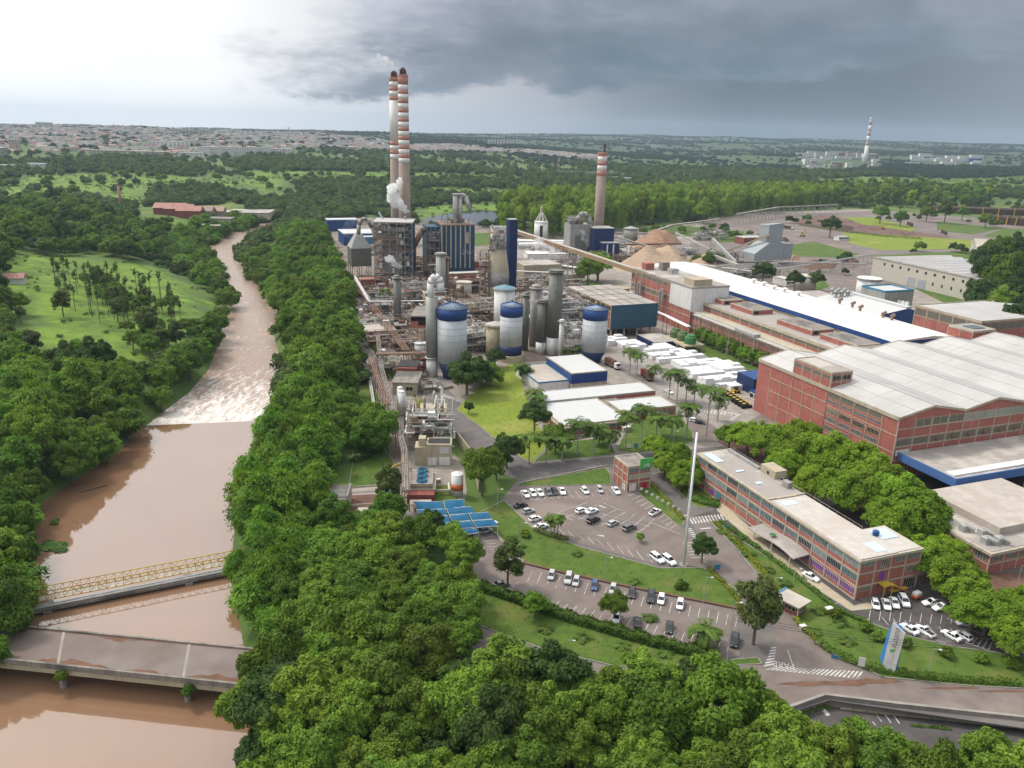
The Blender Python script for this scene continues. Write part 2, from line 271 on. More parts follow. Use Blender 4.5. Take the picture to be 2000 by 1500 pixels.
def terr(x, y):
    x = np.asarray(x, float); y = np.asarray(y, float); r = np.hypot(x, y); a = np.degrees(np.arctan2(x, y))
    k = sst((a+10)/20); z = np.interp(r, *LP)*(1-k)+np.interp(r, *RP)*k
    amp = np.interp(r, [900, 1500, 4000, 9000], [0, 2.5, 8, 11])
    z = z+amp*(np.sin(x*.0041+y*.0023)+np.sin(x*.0017-y*.0035+1)*.9+.5*np.sin(x*.009+2+y*.004))/1.6
    cx = np.interp(y, [p[1] for p in RCY], [p[0] for p in RCY]); left = (x < cx) & (y < 1100)
    d, ins = segdist(x, y, RIVER); sd = np.where(ins, -d, d)
    z = z+np.where(left, np.clip((sd-8)*.11, 0, 15)*np.interp(y, [0, 100, 700, 1100], [.5, .6, 1, 0])*(1+.18*np.sin(x*.05)*np.sin(y*.037+1)), 0)
    bw = np.interp(y, [430, 640], [14, 95]); z = -8.5+(z+8.5)*sst((sd+4.5)/bw)**np.interp(y, [430, 640], [1, .8]); z = np.where(sd < -4.5, -8.5, z)
    pd, pi = segdist(x, y, PIT); z = np.where(pi, -1.85*sst(pd/1.2), z)
    qd, qi = segdist(x, y, POND); z = np.where(qi, z-3*sst(qd/10), z)
    return z
def GT(px, py, lift=0.):               # ray / terrain intersection (lift: at this height over it)
    d = ray(px, py); t = 90.
    for i in range(900):
        t2 = t*1.012; x, y, z = d[0]*t2, d[1]*t2, HC+d[2]*t2
        if y > 26000 or z < float(terr(x, y))+lift:
            for _ in range(8):
                m = (t+t2)/2
                if HC+d[2]*m < float(terr(d[0]*m, d[1]*m))+lift: t2 = m
                else: t = m
            break
        t = t2
    return (d[0]*t2, d[1]*t2)
def TZ(x, y): return float(terr(x, y))
MEADOW = [[(0,352),(60,342),(250,337),(420,350),(560,343),(600,352),(520,372),(420,362),(300,372),(130,388),(0,402)], [(480,333),(700,335),(960,343),(1060,348),(960,354),(650,351),(480,348)],
          [(190,378),(290,374),(300,390),(270,404),(200,396)], [(0,505),(60,498),(200,498),(270,520),(330,535),(400,560),(440,600),(395,660),(385,700),(250,740),(120,745),(40,690),(0,640)],
          [(1560,352),(1700,346),(2010,343),(2010,372),(1800,366),(1650,364)], [(800,370),(900,366),(1050,372),(1130,384),(1000,384),(850,380)], [(1290,298),(1460,298),(1500,304),(1300,305)],
          [(240,428),(330,430),(340,447),(230,448)], [(640,480),(672,482),(668,505),(645,500)], [(805,405),(960,395),(990,403),(970,410),(830,424),(800,430)], [(0,402),(110,398),(120,410),(0,420)]]
MEADOW = [[GT(*p) for p in m] for m in MEADOW]
rs = [1.]+list(np.geomspace(34, 14500, 560)); an = np.radians(np.concatenate([np.linspace(-100, -37, 22)[:-1], np.linspace(-37, 37, 215), np.linspace(37, 100, 22)[1:]]))
RR, AA = np.meshgrid(rs, an, indexing='ij'); TX, TY = RR*np.sin(AA), RR*np.cos(AA); TZZ = terr(TX, TY)
nr, na = RR.shape; me = bpy.data.meshes.new('ground'); idx = np.arange(nr*na).reshape(nr, na)
fa = np.stack([idx[:-1, :-1], idx[:-1, 1:], idx[1:, 1:], idx[1:, :-1]], -1).reshape(-1, 4)[:, ::-1]
me.vertices.add(nr*na); me.vertices.foreach_set('co', np.stack([TX, TY, TZZ], -1).ravel()); me.loops.add(fa.size); me.loops.foreach_set('vertex_index', fa.ravel().astype(np.int32))
me.polygons.add(len(fa)); me.polygons.foreach_set('loop_start', np.arange(0, fa.size, 4, dtype=np.int32)); me.polygons.foreach_set('use_smooth', np.ones(len(fa), bool)); me.update(calc_edges=True)
md = np.zeros(TX.shape)
for m in MEADOW:
    d_, i_ = segdist(TX, TY, m); s_ = np.where(i_, d_, -d_)+(9*np.sin(TX*.083+TY*.031)+7*np.sin(TY*.11-TX*.05)+6*np.sin(TX*.21)*np.sin(TY*.19)-4)*np.clip(np.hypot(TX, TY)/500, 1, 3); md = np.maximum(md, np.clip(s_/7+.5, 0, 1))
at_ = me.attributes.new('meadow', 'FLOAT', 'POINT'); at_.data.foreach_set('value', md.ravel())
gm = mat('ground_cover', (.085, .135, .026), .95, .3, .02, col2=(.050, .090, .018), det=8, big=(.13, .165, .035)); t = gm.node_tree; n, l = t.nodes, t.links; p = n['Principled BSDF']; s0 = p.inputs['Base Color'].links[0].from_socket
a_ = n.new('ShaderNodeAttribute'); a_.attribute_name = 'meadow'; tcn = n.new('ShaderNodeTexCoord'); z1 = n.new('ShaderNodeTexNoise'); z1.inputs['Scale'].default_value = .07; z1.inputs['Detail'].default_value = 9; z1.inputs['Roughness'].default_value = .7; l.new(tcn.outputs['Object'], z1.inputs['Vector'])
mxx = n.new('ShaderNodeMix'); mxx.data_type = 'RGBA'; mxx.inputs[6].default_value = (.135, .215, .020, 1); mxx.inputs[7].default_value = (.055, .105, .012, 1)
mr_ = n.new('ShaderNodeMapRange'); l.new(z1.outputs[0], mr_.inputs[0]); mr_.inputs[1].default_value = .4; mr_.inputs[2].default_value = .62; l.new(mr_.outputs[0], mxx.inputs[0])
mx2 = n.new('ShaderNodeMix'); mx2.data_type = 'RGBA'; l.new(a_.outputs['Fac'], mx2.inputs[0]); l.new(s0, mx2.inputs[6]); l.new(mxx.outputs[2], mx2.inputs[7]); l.new(mx2.outputs[2], p.inputs['Base Color'])
fr = n.new('ShaderNodeMapRange'); ln_ = n.new('ShaderNodeVectorMath'); ln_.operation = 'LENGTH'; l.new(tcn.outputs['Object'], ln_.inputs[0]); l.new(ln_.outputs['Value'], fr.inputs[0]); fr.inputs[1].default_value = 1700; fr.inputs[2].default_value = 4200; fr.inputs[4].default_value = .88; mx3 = n.new('ShaderNodeMix'); mx3.data_type = 'RGBA'; l.new(fr.outputs[0], mx3.inputs[0]); l.new(mx2.outputs[2], mx3.inputs[6]); mx3.inputs[7].default_value = (.035, .062, .024, 1); l.new(mx3.outputs[2], p.inputs['Base Color'])  # far ground mixed to a darker colour, standing in for storm-cloud shadow
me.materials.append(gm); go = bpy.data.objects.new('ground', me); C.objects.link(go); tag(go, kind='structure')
# ---------------------------------------------------------------- river
wm = mat('river_water', (.225, .130, .078), .05, .15, .012, col2=(.185, .10, .058), spec=.6); t = wm.node_tree; n, l = t.nodes, t.links; p = n['Principled BSDF']; p.inputs['Coat IOR'].default_value = 1.5; p.inputs['Coat Weight'].default_value = .8; p.inputs['Coat Roughness'].default_value = .03
tcn = n.new('ShaderNodeTexCoord'); z1 = n.new('ShaderNodeTexNoise'); z1.inputs['Scale'].default_value = .35; z1.inputs['Detail'].default_value = 5; l.new(tcn.outputs['Object'], z1.inputs['Vector'])
bm_ = n.new('ShaderNodeBump'); bm_.inputs['Strength'].default_value = .12; bm_.inputs['Distance'].default_value = .12; l.new(z1.outputs[0], bm_.inputs['Height']); l.new(bm_.outputs[0], p.inputs['Normal']); l.new(bm_.outputs[0], p.inputs['Coat Normal'])
fm = mat('rapids_water', (.30, .21, .155), .25, .1, .03); t = fm.node_tree; n, l = t.nodes, t.links; p = n['Principled BSDF']; s0 = p.inputs['Base Color'].links[0].from_socket
tcn = n.new('ShaderNodeTexCoord'); mp = n.new('ShaderNodeMapping'); mp.inputs['Scale'].default_value = (.50, .13, 1); mp.inputs['Rotation'].default_value = (0, 0, .35); l.new(tcn.outputs['Object'], mp.inputs[0])
z1 = n.new('ShaderNodeTexNoise'); z1.inputs['Scale'].default_value = 1; z1.inputs['Detail'].default_value = 9; z1.inputs['Roughness'].default_value = .78; z1.inputs['Distortion'].default_value = .8; l.new(mp.outputs[0], z1.inputs['Vector'])
at2 = n.new('ShaderNodeAttribute'); at2.attribute_name = 'foam'; sb = n.new('ShaderNodeMath'); sb.operation = 'MULTIPLY_ADD'; l.new(at2.outputs['Fac'], sb.inputs[0]); sb.inputs[1].default_value = .23; l.new(z1.outputs[0], sb.inputs[2])
mr_ = n.new('ShaderNodeMapRange'); mr_.inputs[1].default_value = .56; mr_.inputs[2].default_value = .74; l.new(sb.outputs[0], mr_.inputs[0]); mxx = n.new('ShaderNodeMix'); mxx.data_type = 'RGBA'; l.new(mr_.outputs[0], mxx.inputs[0]); l.new(s0, mxx.inputs[6]); mxx.inputs[7].default_value = (.74, .68, .63, 1); l.new(mxx.outputs[2], p.inputs['Base Color'])
bm_ = n.new('ShaderNodeBump'); bm_.inputs['Strength'].default_value = .7; bm_.inputs['Distance'].default_value = .5; l.new(z1.outputs[0], bm_.inputs['Height']); l.new(bm_.outputs[0], p.inputs['Normal'])
wa, wb = G(262, 832, WL), G(500, 822, WL)
mb = MB(); mb.prism([(-190, 30), (-20, 30), (-20, 150), wb, wa, (-190, 150)], WL-.6, WL); struct('river_water', mb, wm)
# rapids below the weir: a sheet that drops over the crest and runs off
na_, nb_ = 40, 90; vs, fs, fv = [], [], []
cy = np.array([0, 1.2, 3, 6]+list(np.geomspace(10, 700, nb_-4)))
for j, dy in enumerate(cy):
    for i in range(na_):
        s = i/(na_-1); x0, y0 = wa[0]+(wb[0]-wa[0])*s, wa[1]+(wb[1]-wa[1])*s; sp_ = 1+dy/60.; cx_ = float(np.interp(y0+dy, [p_[1] for p_ in RCY], [p_[0] for p_ in RCY]))
        x = x0 if dy < 8 else x0+(cx_+(s-.5)*95-x0)*min(1, (dy-8)/90); z = WL+.01-(.0 if dy == 0 else min(1.0, .3+dy*.2))
        vs.append((x, y0+dy, z+(.12*math.sin(i*1.7+j*2.3) if dy > 3 else 0))); fv.append(max(0, 1-dy/85) if dy > .5 else .2)
for j in range(nb_-1):
    for i in range(na_-1): fs.append((j*na_+i, j*na_+i+1, (j+1)*na_+i+1, (j+1)*na_+i))
me = bpy.data.meshes.new('river_rapids'); me.from_pydata(vs, [], fs); me.materials.append(fm); a_ = me.attributes.new('foam', 'FLOAT', 'POINT'); a_.data.foreach_set('value', fv); me.polygons.foreach_set('use_smooth', [True]*len(fs))
o = bpy.data.objects.new('river_rapids_water', me); C.objects.link(o); tag(o, kind='structure')
pm = mat('pond_water', (.06, .065, .055), .05, .1, .1, spec=.5); struct('pond_water', MB().prism([(POND[i][0], POND[i][1]) for i in range(len(POND))], -3, -.9), pm)
# ---------------------------------------------------------------- paved and planted sheets
kerbs = MB()
def sheet(name, px, top, m, z0=None, kerb=False, th=.25):
    pts = [G(*p) for p in px]; struct(name, MB().prism(pts, top-th, top), m)
    if kerb:
        for i in range(len(pts)):
            a, b = Vector((*pts[i], 0)), Vector((*pts[(i+1) % len(pts)], 0)); d = (b-a).normalized()*.1; nrm = Vector((-d.y, d.x, 0))*1.1
            kerbs.prism([(a-d-nrm)[:2], (b+d-nrm)[:2], (b+d+nrm)[:2], (a-d+nrm)[:2]], top-th, top+.035)
    return pts
YARD = [(690,668),(690,600),(640,520),(600,440),(730,420),(850,446),(985,443),(1130,455),(1300,440),(1480,414),(1640,410),(1700,408),(2080,420),(2120,600),(2120,1000),(1850,1040),(1650,960),(1480,868),(1320,882),(1180,895),(1040,905),(985,870),(900,790),(860,745),(800,757),(835,840),(905,905),(912,960),(905,990),(800,1035),(735,1035),(625,1030),(618,945),(680,955),(775,945),(768,900),(740,800),(690,720)]
sheet('yard', YARD, .06, 'yard')
sheet('asphalt_road', [(800,757),(860,745),(905,792),(985,872),(1040,905),(1190,893),(1320,880),(1480,866),(1650,960),(1850,1040),(2120,1005),(2120,1440),(1620,1368),(1545,1392),(1470,1400),(1200,1345),(900,1262),(880,1190),(880,1080),(960,1000),(1010,938),(925,900),(862,820)], .08, 'asphalt')
sheet('loading_yard', [(1800,932),(2120,915),(2120,1004),(1855,1036),(1790,985)], .11, 'asphalt_dark')
sheet('bale_yard_pavement', [(1165,700),(1300,655),(1360,690),(1505,745),(1500,840),(1440,858),(1330,850),(1260,770)], .10, 'concrete')
sheet('palm_avenue_road', [(1190,712),(1240,728),(1330,790),(1420,850),(1500,800),(1530,850),(1430,862),(1350,864),(1335,800),(1290,765),(1210,725)], .13, 'asphalt_mid')
sheet('upper_car_park', [(985,975),(1012,951),(1195,949),(1245,960),(1320,1022),(1345,1050),(1372,1108),(1290,1105),(1130,1062),(1060,1032),(1045,1035),(988,984)], .12, 'asphalt_mid')
sheet('lower_car_park', [(905,1092),(935,1048),(968,1045),(1000,1085),(1025,1105),(1100,1123),(1250,1156),(1440,1193),(1445,1282),(1400,1288),(1300,1262),(1150,1214),(1000,1160),(920,1132)], .12, 'asphalt_mid')
sheet('visitor_car_park', [(1352,1010),(1406,992),(1440,1010),(1560,1105),(1690,1178),(1790,1140),(1905,1205),(2010,1272),(1998,1282),(1850,1262),(1760,1240),(1640,1195),(1560,1130),(1430,1045),(1400,1018)], .12, 'asphalt_dark')
sheet('entrance_road', [(1350,1012),(1396,1020),(1440,1080),(1500,1150),(1545,1205),(1590,1255),(1640,1290),(1690,1310),(1720,1326),(2060,1352),(2120,1425),(1614,1364),(1550,1386),(1440,1370),(1200,1330),(1100,1300),(1200,1311),(1400,1300),(1490,1300),(1512,1285),(1515,1230),(1440,1150),(1376,1100)], .12, 'asphalt_mid')
sheet('footpath', [(915,1222),(960,1234),(1060,1272),(1200,1305),(1200,1311),(1100,1300),(1020,1290),(915,1245)], .16, 'asphalt_mid')
sheet('office_pavement', [(1402,984),(1412,984),(1480,1045),(1580,1120),(1668,1184),(1705,1176),(1704,1190),(1662,1194),(1560,1130),(1450,1042),(1400,998)], .17, 'beige', kerb=True)
LAWNS = [('lawn_bright', [(892,800),(925,765),(960,735),(1000,708),(1040,712),(1022,760),(1050,830),(1078,866),(1035,905),(985,872),(930,828)]), ('lawn', [(1080,868),(1196,853),(1203,884),(1190,890),(1042,903)]),
 ('lawn', [(1205,880),(1218,850),(1240,822),(1265,812),(1330,815),(1352,845),(1354,862),(1320,874),(1240,886)]), ('lawn_grass', [(1015,945),(1182,914),(1193,928),(1193,947),(1012,950)]),
 ('lawn', [(940,1000),(984,978),(1045,1037),(1075,1047),(1130,1068),(1290,1111),(1330,1110),(1374,1110),(1440,1155),(1445,1189),(1250,1150),(1100,1118),(1025,1099),(998,1075),(968,1040),(948,1036)]),
 ('lawn', [(905,1140),(920,1136),(1000,1165),(1150,1220),(1300,1268),(1400,1292),(1480,1285),(1488,1298),(1300,1304),(1200,1302),(1060,1268),(955,1230),(912,1212)]),
 ('lawn', [(1388,1019),(1400,1018),(1430,1045),(1560,1130),(1640,1195),(1760,1240),(1850,1262),(1998,1283),(2100,1300),(2100,1350),(1900,1341),(1722,1323),(1692,1307),(1642,1287),(1592,1252),(1547,1202),(1500,1147),(1442,1077)]),
 ('lawn', [(1247,962),(1262,935),(1336,1018),(1333,1030),(1322,1025),(1258,974)]), ('lawn', [(1282,908),(1300,898),(1380,930),(1407,985),(1404,990),(1365,993),(1350,985),(1290,925)]),
 ('soil', [(1400,862),(1480,840),(1700,880),(1850,1035),(1790,1120),(1700,1020),(1540,925),(1440,885)]), ('soil', [(1795,1125),(1850,1120),(2100,1120),(2100,1290),(2012,1268),(1905,1200)]),
 ('lawn', [(680,955),(690,900),(745,870),(768,900),(775,945)]), ('lawn', [(690,720),(700,700),(735,765),(765,840),(745,868),(690,895),(680,820)]), ('lawn', [(840,952),(882,946),(905,992),(850,1002)]),
 ('lawn', [(1352,655),(1505,727),(1500,738),(1440,720),(1350,684)]), ('lawn', [(1520,482),(1590,472),(1680,497),(1630,503),(1535,500)]), ('lawn_bright', [(1645,455),(1720,458),(1915,470),(1900,486),(1720,489),(1660,475)]),
 ('lawn', [(1780,560),(1830,566),(1935,610),(1900,618),(1840,590)]), ('lawn_bright', [(1832,612),(1885,611),(1900,626),(1838,634)]), ('lawn_bright', [(1640,425),(1700,424),(1790,445),(1780,452),(1690,440)]),
 ('lawn', [(700,590),(722,592),(745,612),(728,620)]), ('lawn', [(735,590),(770,588),(770,612),(745,608)]), ('lawn', [(1100,560),(1150,545),(1190,560),(1150,575)]), ('lawn', [(1240,446),(1330,440),(1395,448),(1390,462),(1290,462)]), ('lawn', [(1380,455),(1450,452),(1470,470),(1400,475)]), ('lawn', [(1700,500),(1900,490),(2060,500),(2060,512),(1880,505)]), ('lawn', [(1960,446),(2070,450),(2070,470),(1920,462)]), ('lawn', [(1560,540),(1600,538),(1620,560),(1580,575)]), ('lawn', [(1330,500),(1395,525),(1380,535),(1330,515)]), ('lawn', [(870,455),(960,455),(968,478),(900,482)]), ('lawn', [(1830,432),(1960,446),(1900,458),(1830,450)])]
nm = {'lawn': 'lawn', 'lawn_bright': 'lawn', 'lawn_grass': 'lawn', 'soil': 'planting_ground'}
for k, px in LAWNS: sheet(nm[k], px, .2, 'lawn' if k == 'lawn_grass' else k, kerb=(px[0][1] > 700 and k != 'soil'))
sheet('earth_yard', [(1540,432),(1600,421),(1640,423),(1700,440),(1860,462),(1840,468),(1700,460),(1600,446)], .1, 'redearth')
sheet('dirt_yard', [(1480,560),(1560,505),(1700,500),(1690,560),(1620,600),(1540,570)], .1, 'asphalt_mid'); sheet('haul_road', [(1500,455),(1560,440),(1720,470),(1730,492),(1700,492),(1600,468),(1510,476)], .11, 'asphalt_mid')
sheet('far_yard', [(1385,425),(1480,418),(1640,415),(1700,412),(2085,424),(2110,600),(2080,640),(1900,600),(1800,560),(1690,560),(1640,610),(1560,590),(1480,560),(1380,520),(1340,490)], .085, 'asphalt_mid')
sheet('rear_yard', [(648,498),(610,450),(730,425),(985,446),(1130,460),(1190,480),(1130,518),(960,498),(730,498)], .075, 'procyard')
sheet('gravel_yard', [(1010,470),(1150,460),(1200,520),(1330,505),(1320,520),(1240,530),(1100,545),(1010,560)], .1, 'concrete')
struct('sunken_car_park', MB().prism(PIT, -2.2, -1.76), 'asphalt_dark'); struct('kerbs', kerbs, 'concrete')
# wall that holds up the street over the sunken car park
wl = [G(*p) for p in ((1500,1402),(1549,1386),(1611,1364),(1750,1381),(2090,1418))]; mb = MB(); cpn = MB()
for a, b in zip(wl, wl[1:]):
    a, b = Vector((*a, 0)), Vector((*b, 0)); d = (b-a).normalized(); q = Vector((-d.y, d.x, 0)); mb.prism([(a+q*.5)[:2], (b+q*.5)[:2], b[:2], a[:2]], -2.3, .75); cpn.prism([(a+q*.58)[:2], (b+q*.58)[:2], (b-q*.08)[:2], (a-q*.08)[:2]], .75, .9)
t_ = tag(mb.build('retaining_wall', 'concrete'), 'grey concrete retaining wall between the street and the sunken car park', 'wall'); cpn.build('coping', 'concrete', t_)
# ---------------------------------------------------------------- painted markings
mk_ = MB()
def line(a, b, w_=.12, z=.16, zz=None):
    a, b = Vector((*G(*a), 0)), Vector((*G(*b), 0)); d = (b-a); 
    if d.length < .05: return
    q = Vector((-d.y, d.x, 0)).normalized()*w_/2; mk_.prism([(a-q)[:2], (b-q)[:2], (b+q)[:2], (a+q)[:2]], z-.01, z)
def lerp(a, b, t): return (a[0]+(b[0]-a[0])*t, a[1]+(b[1]-a[1])*t)
def bays(a, b, c, d, n, w_=.13, z=.155):           # n+1 lines from edge a-b to edge d-c
    for i in range(n+1): line(lerp(a, b, i/n), lerp(d, c, i/n), w_, z)
def zebra(a, b, c, d, n, z=.155, f=.5):
    for i in range(n):
        p, q = i/n, (i+f)/n; pts = [G(*lerp(a, b, p)), G(*lerp(a, b, q)), G(*lerp(d, c, q)), G(*lerp(d, c, p))]; mk_.prism(pts, z-.01, z)
bays((1015,962), (1202,955), (1215,968), (1024,978), 14); bays((993,987), (1052,1040), (1078,1036), (1022,982), 5)
bays((1243,963), (1322,1025), (1308,1034), (1226,970), 10); bays((1088,1000), (1178,983), (1215,998), (1120,1018), 1)
bays((1085,1004), (1240,1045), (1262,1030), (1122,990), 7); bays((1122,990), (1262,1030), (1278,1014), (1148,982), 7); line((1098,1004), (1245,1040)); line((1122,990), (1270,1030))
bays((1103,1045), (1275,1100), (1262,1082), (1090,1033), 9); bays((1333,1062), (1350,1090), (1376,1090), (1358,1060), 5, .2); line((1268,1020), (1330,1045)); line((1170,988), (1183,993), .5); line((1165,1046), (1180,1048), .5)
bays((1040,1115), (1440,1205), (1436,1226), (1030,1137), 22); bays((1080,1188), (1420,1275), (1424,1258), (1092,1176), 19); bays((960,1048), (988,1090), (962,1082), (942,1054), 6, .1)
bays((1700,1192), (1880,1205), (1876,1222), (1697,1212), 9, .12); bays((1735,1222), (1895,1255), (1878,1232), (1722,1206), 7); bays((1898,1246), (1940,1250), (1930,1271), (1886,1256), 4, .16); line((1848,1208), (1998,1278)); line((1898,1246), (1940,1250)); line((1886,1256), (1930,1271)); line((1520,1098), (1600,1180)); line((1600,1180), (1655,1179)); line((1790,1240), (1850,1258))
zebra((1345,1012), (1418,1004), (1424,1016), (1352,1024), 12); zebra((1424,1016), (1450,1030), (1457,1037), (1432,1024), 6, .185); zebra((1340,1034), (1356,1056), (1364,1054), (1350,1032), 6); zebra((1479,1074), (1498,1068), (1506,1076), (1486,1082), 4)
zebra((1495,1309), (1680,1327), (1690,1313), (1517,1303), 21); zebra((1492,1303), (1508,1262), (1516,1262), (1512,1299), 7); zebra((1364,797), (1442,808), (1438,815), (1360,804), 12); zebra((1446,810), (1428,826), (1420,824), (1437,808), 6)
line((1538,1270), (1550,1306), .18); line((1368,1034), (1388,1032), .5); line((1327,1010), (1345,1007), .5); line((1500,800), (1530,788), .2); line((1190,700), (1330,790), .25); line((905,768), (905,771)); zebra((868,770), (902,782), (898,786), (862,774), 9, .12)
line((1168,905), (1190,922), .2); line((1265,927), (1290,924), .25); line((1235,893), (1248,903), .2)
struct('road_markings', mk_, 'paint')
ymk = MB()
for a, b, w_ in (((1619,1368),(1625,1382),.5),((1607,1386),(1618,1398),.9)):
    a, b = Vector((*G(*a, -1.8), 0)), Vector((*G(*b, -1.8), 0)); q = Vector((-(b-a).y, (b-a).x, 0)).normalized()*w_/2; ymk.prism([(a-q)[:2], (b-q)[:2], (b+q)[:2], (a+q)[:2]], -1.75, -1.74)
for a, b in (((1712,1397),(1722,1410)),((1728,1395),(1740,1412)),((1745,1397),(1757,1414)),((1704,1410),(1710,1417))):
    a, b = Vector((*G(*a, -1.8), 0)), Vector((*G(*b, -1.8), 0)); q = Vector((-(b-a).y, (b-a).x, 0)).normalized()*.1; ymk.prism([(a-q)[:2], (b-q)[:2], (b+q)[:2], (a+q)[:2]], -1.75, -1.74)
struct('car_park_markings', ymk, 'paint')
for i in range(14):                    # yellow kerb stones
    a = Vector((*G(*lerp((1641,1384), (2000,1422), i/14), -1.76), 0)); b = Vector((*G(*lerp((1641,1384), (2000,1422), (i+.93)/14), -1.76), 0)); q = Vector((-(b-a).y, (b-a).x, 0)).normalized()*.28
    tag(MB().prism([(a-q)[:2], (b-q)[:2], (b+q)[:2], (a+q)[:2]], -1.76, -1.52).build('kerb_block', 'beige'), f'yellow concrete kerb block, {ordn(i)} from the left in the sunken car park', 'kerb block', 'yellow kerb blocks in the sunken car park')
# dark damp patches on the street: silt left by the flood
def blob(cx_, cy_, rx, ry, n=22, seed=1, z=.0):
    r_ = random.Random(seed); return [G(cx_+rx*math.cos(a)*(.75+.4*r_.random()), cy_+ry*math.sin(a)*(.6+.6*r_.random())) for a in [2*math.pi*i/n for i in range(n)]]
mud = MB(); [mud.prism(blob(*a), .13, .141+.002*i) for i, a in enumerate(((1600,1336,90,5,26,1),(1700,1332,60,6,22,2),(1665,1337,30,5,18,4),(1860,1345,60,2.5,20,3),(1960,1351,50,2.5,20,5)))]; struct('road_mud', mud, 'mud')
pa, pb = G(1512, 1303), G(1535, 1307); to = lettering('PARE', 2.4, 'paint', None, (*G(1530, 1295), .17), (0, 0, math.atan2(pa[1]-pb[1], pa[0]-pb[0])), .004, (.8, 1.1, 1)); to.name = 'road_lettering'; tag(to, kind='structure')
sheet('process_yard', [(695,655),(690,600),(655,540),(640,500),(700,480),(730,500),(960,500),(1130,520),(1110,560),(1100,640),(1180,680),(1165,705),(1040,706),(1000,712),(935,700),(925,690),(880,690),(828,745),(770,690),(740,700),(755,780),(780,860),(800,960),(770,960),(755,840),(700,700)], .09, 'procyard')
# ================================================================ foliage meshes (unit crowns, radius ~1, standing on z=0 unless noted)
def quads_mesh(name, P_, Nn, size, m, rg, aspect=1.0, T=None, wd=.62):
    """leaf sprays: P_ (k,3) centres, Nn normals, size (k,)"""
    k = len(P_); Nn = Nn/np.maximum(np.linalg.norm(Nn, axis=1, keepdims=True), 1e-6)
    if T is None: T = rg.normal(size=(k, 3))
    T = T-Nn*(T*Nn).sum(1, keepdims=True); T /= np.maximum(np.linalg.norm(T, axis=1, keepdims=True), 1e-6); B_ = np.cross(Nn, T)
    s = size[:, None]; a = T*s*aspect; b = B_*s*wd; fold = Nn*s*.28
    V = np.stack([P_-a, P_+b-fold, P_+a, P_-b-fold], 1).reshape(-1, 3)
    me = bpy.data.meshes.new(name); me.vertices.add(4*k); me.vertices.foreach_set('co', V.ravel()); me.loops.add(4*k); me.loops.foreach_set('vertex_index', np.arange(4*k, dtype=np.int32))
    me.polygons.add(k); me.polygons.foreach_set('loop_start', np.arange(0, 4*k, 4, dtype=np.int32)); me.update(calc_edges=True); me.materials.append(K[m] if isinstance(m, str) else m); return me
def lobes_crown(name, m, seed, nl=26, nleaf=6000, env=(1, 1, .8), zc=.75, lr=(.22, .42), leaf=.07, up_=.35, low=-.35, hang=0., flat=1.):
    """crown = many leafy clumps spread over an uneven envelope"""
    rg = np.random.default_rng(seed); cs, rr = [], []
    while len(cs) < nl:
        d = rg.normal(size=3); d /= np.linalg.norm(d)
        if d[2] < low: continue
        q = rg.uniform(.45, .86)*(1+.22*math.sin(3*math.atan2(d[1], d[0])+seed)); c = d*q*np.array(env); r = rg.uniform(*lr)*(1.1-.3*q)
        if all(np.linalg.norm(c-c2) > .52*(r+r2) for c2, r2 in zip(cs, rr)) or rg.random() < .12: cs.append(c); rr.append(r)
    cs = np.array(cs); rr = np.array(rr); wgt = rr**2/np.sum(rr**2); li = rg.choice(nl, nleaf, p=wgt)
    d = rg.normal(size=(nleaf, 3)); d[:, 2] += .45; d /= np.linalg.norm(d, axis=1, keepdims=True)
    rad = rr[li]*(rg.beta(5, 1.6, nleaf)*.55+.55)*(1+.25*np.sin(d[:, 0]*9+li)*np.sin(d[:, 1]*8+2*li)); P_ = cs[li]+d*rad[:, None]*np.array([1, 1, .8*flat]); P_[:, 2] -= hang*np.maximum(0, np.hypot(P_[:, 0], P_[:, 1])-.5)
    out = P_/np.maximum(np.linalg.norm(P_, axis=1, keepdims=True), .1); Nn = d*.8+out*.25+rg.normal(size=(nleaf, 3))*.58; Nn[:, 2] += up_
    P_[:, 2] += zc; return quads_mesh(name, P_, Nn, rg.uniform(.6, 1.3, nleaf)*leaf, m, rg)
def plume_crown(name, m, seed, npl=60, nleaf=15000, leaf=.055):
    """bamboo: culms arching outward and over, feathered with drooping leaves"""
    rg = np.random.default_rng(seed); P_, Nn, T = [], [], []; per = nleaf//npl
    for i in range(npl):
        a = rg.uniform(0, 2*math.pi); reach = rg.uniform(.15, 1.05); h = rg.uniform(1.1, 1.7)*(1.05-.35*reach); t = np.sort(rg.uniform(.25, 1.0, per)); wd = .17*np.sin(np.pi*np.clip((t-.2)/.85, 0, 1))+.03
        x = reach*t**1.6; z = h*np.sin(t*1.85)/.98*.95; off = rg.normal(size=(per, 3))*wd[:, None]; off[:, 2] = -np.abs(off[:, 2])*1.3
        c, s = math.cos(a), math.sin(a); q = np.stack([x*c+off[:, 0], x*s+off[:, 1], np.maximum(z+off[:, 2], .05)], 1); P_.append(q)
        n_ = rg.normal(size=(per, 3))*.4; n_ += np.array([c*.5, s*.5, .8]); Nn.append(n_); T.append(np.array([c, s, -.9])+rg.normal(size=(per, 3))*.35)
    P_ = np.concatenate(P_); return quads_mesh(name, P_, np.concatenate(Nn), rg.uniform(.6, 1.3, len(P_))*leaf, m, rg, 1.35, np.concatenate(T))
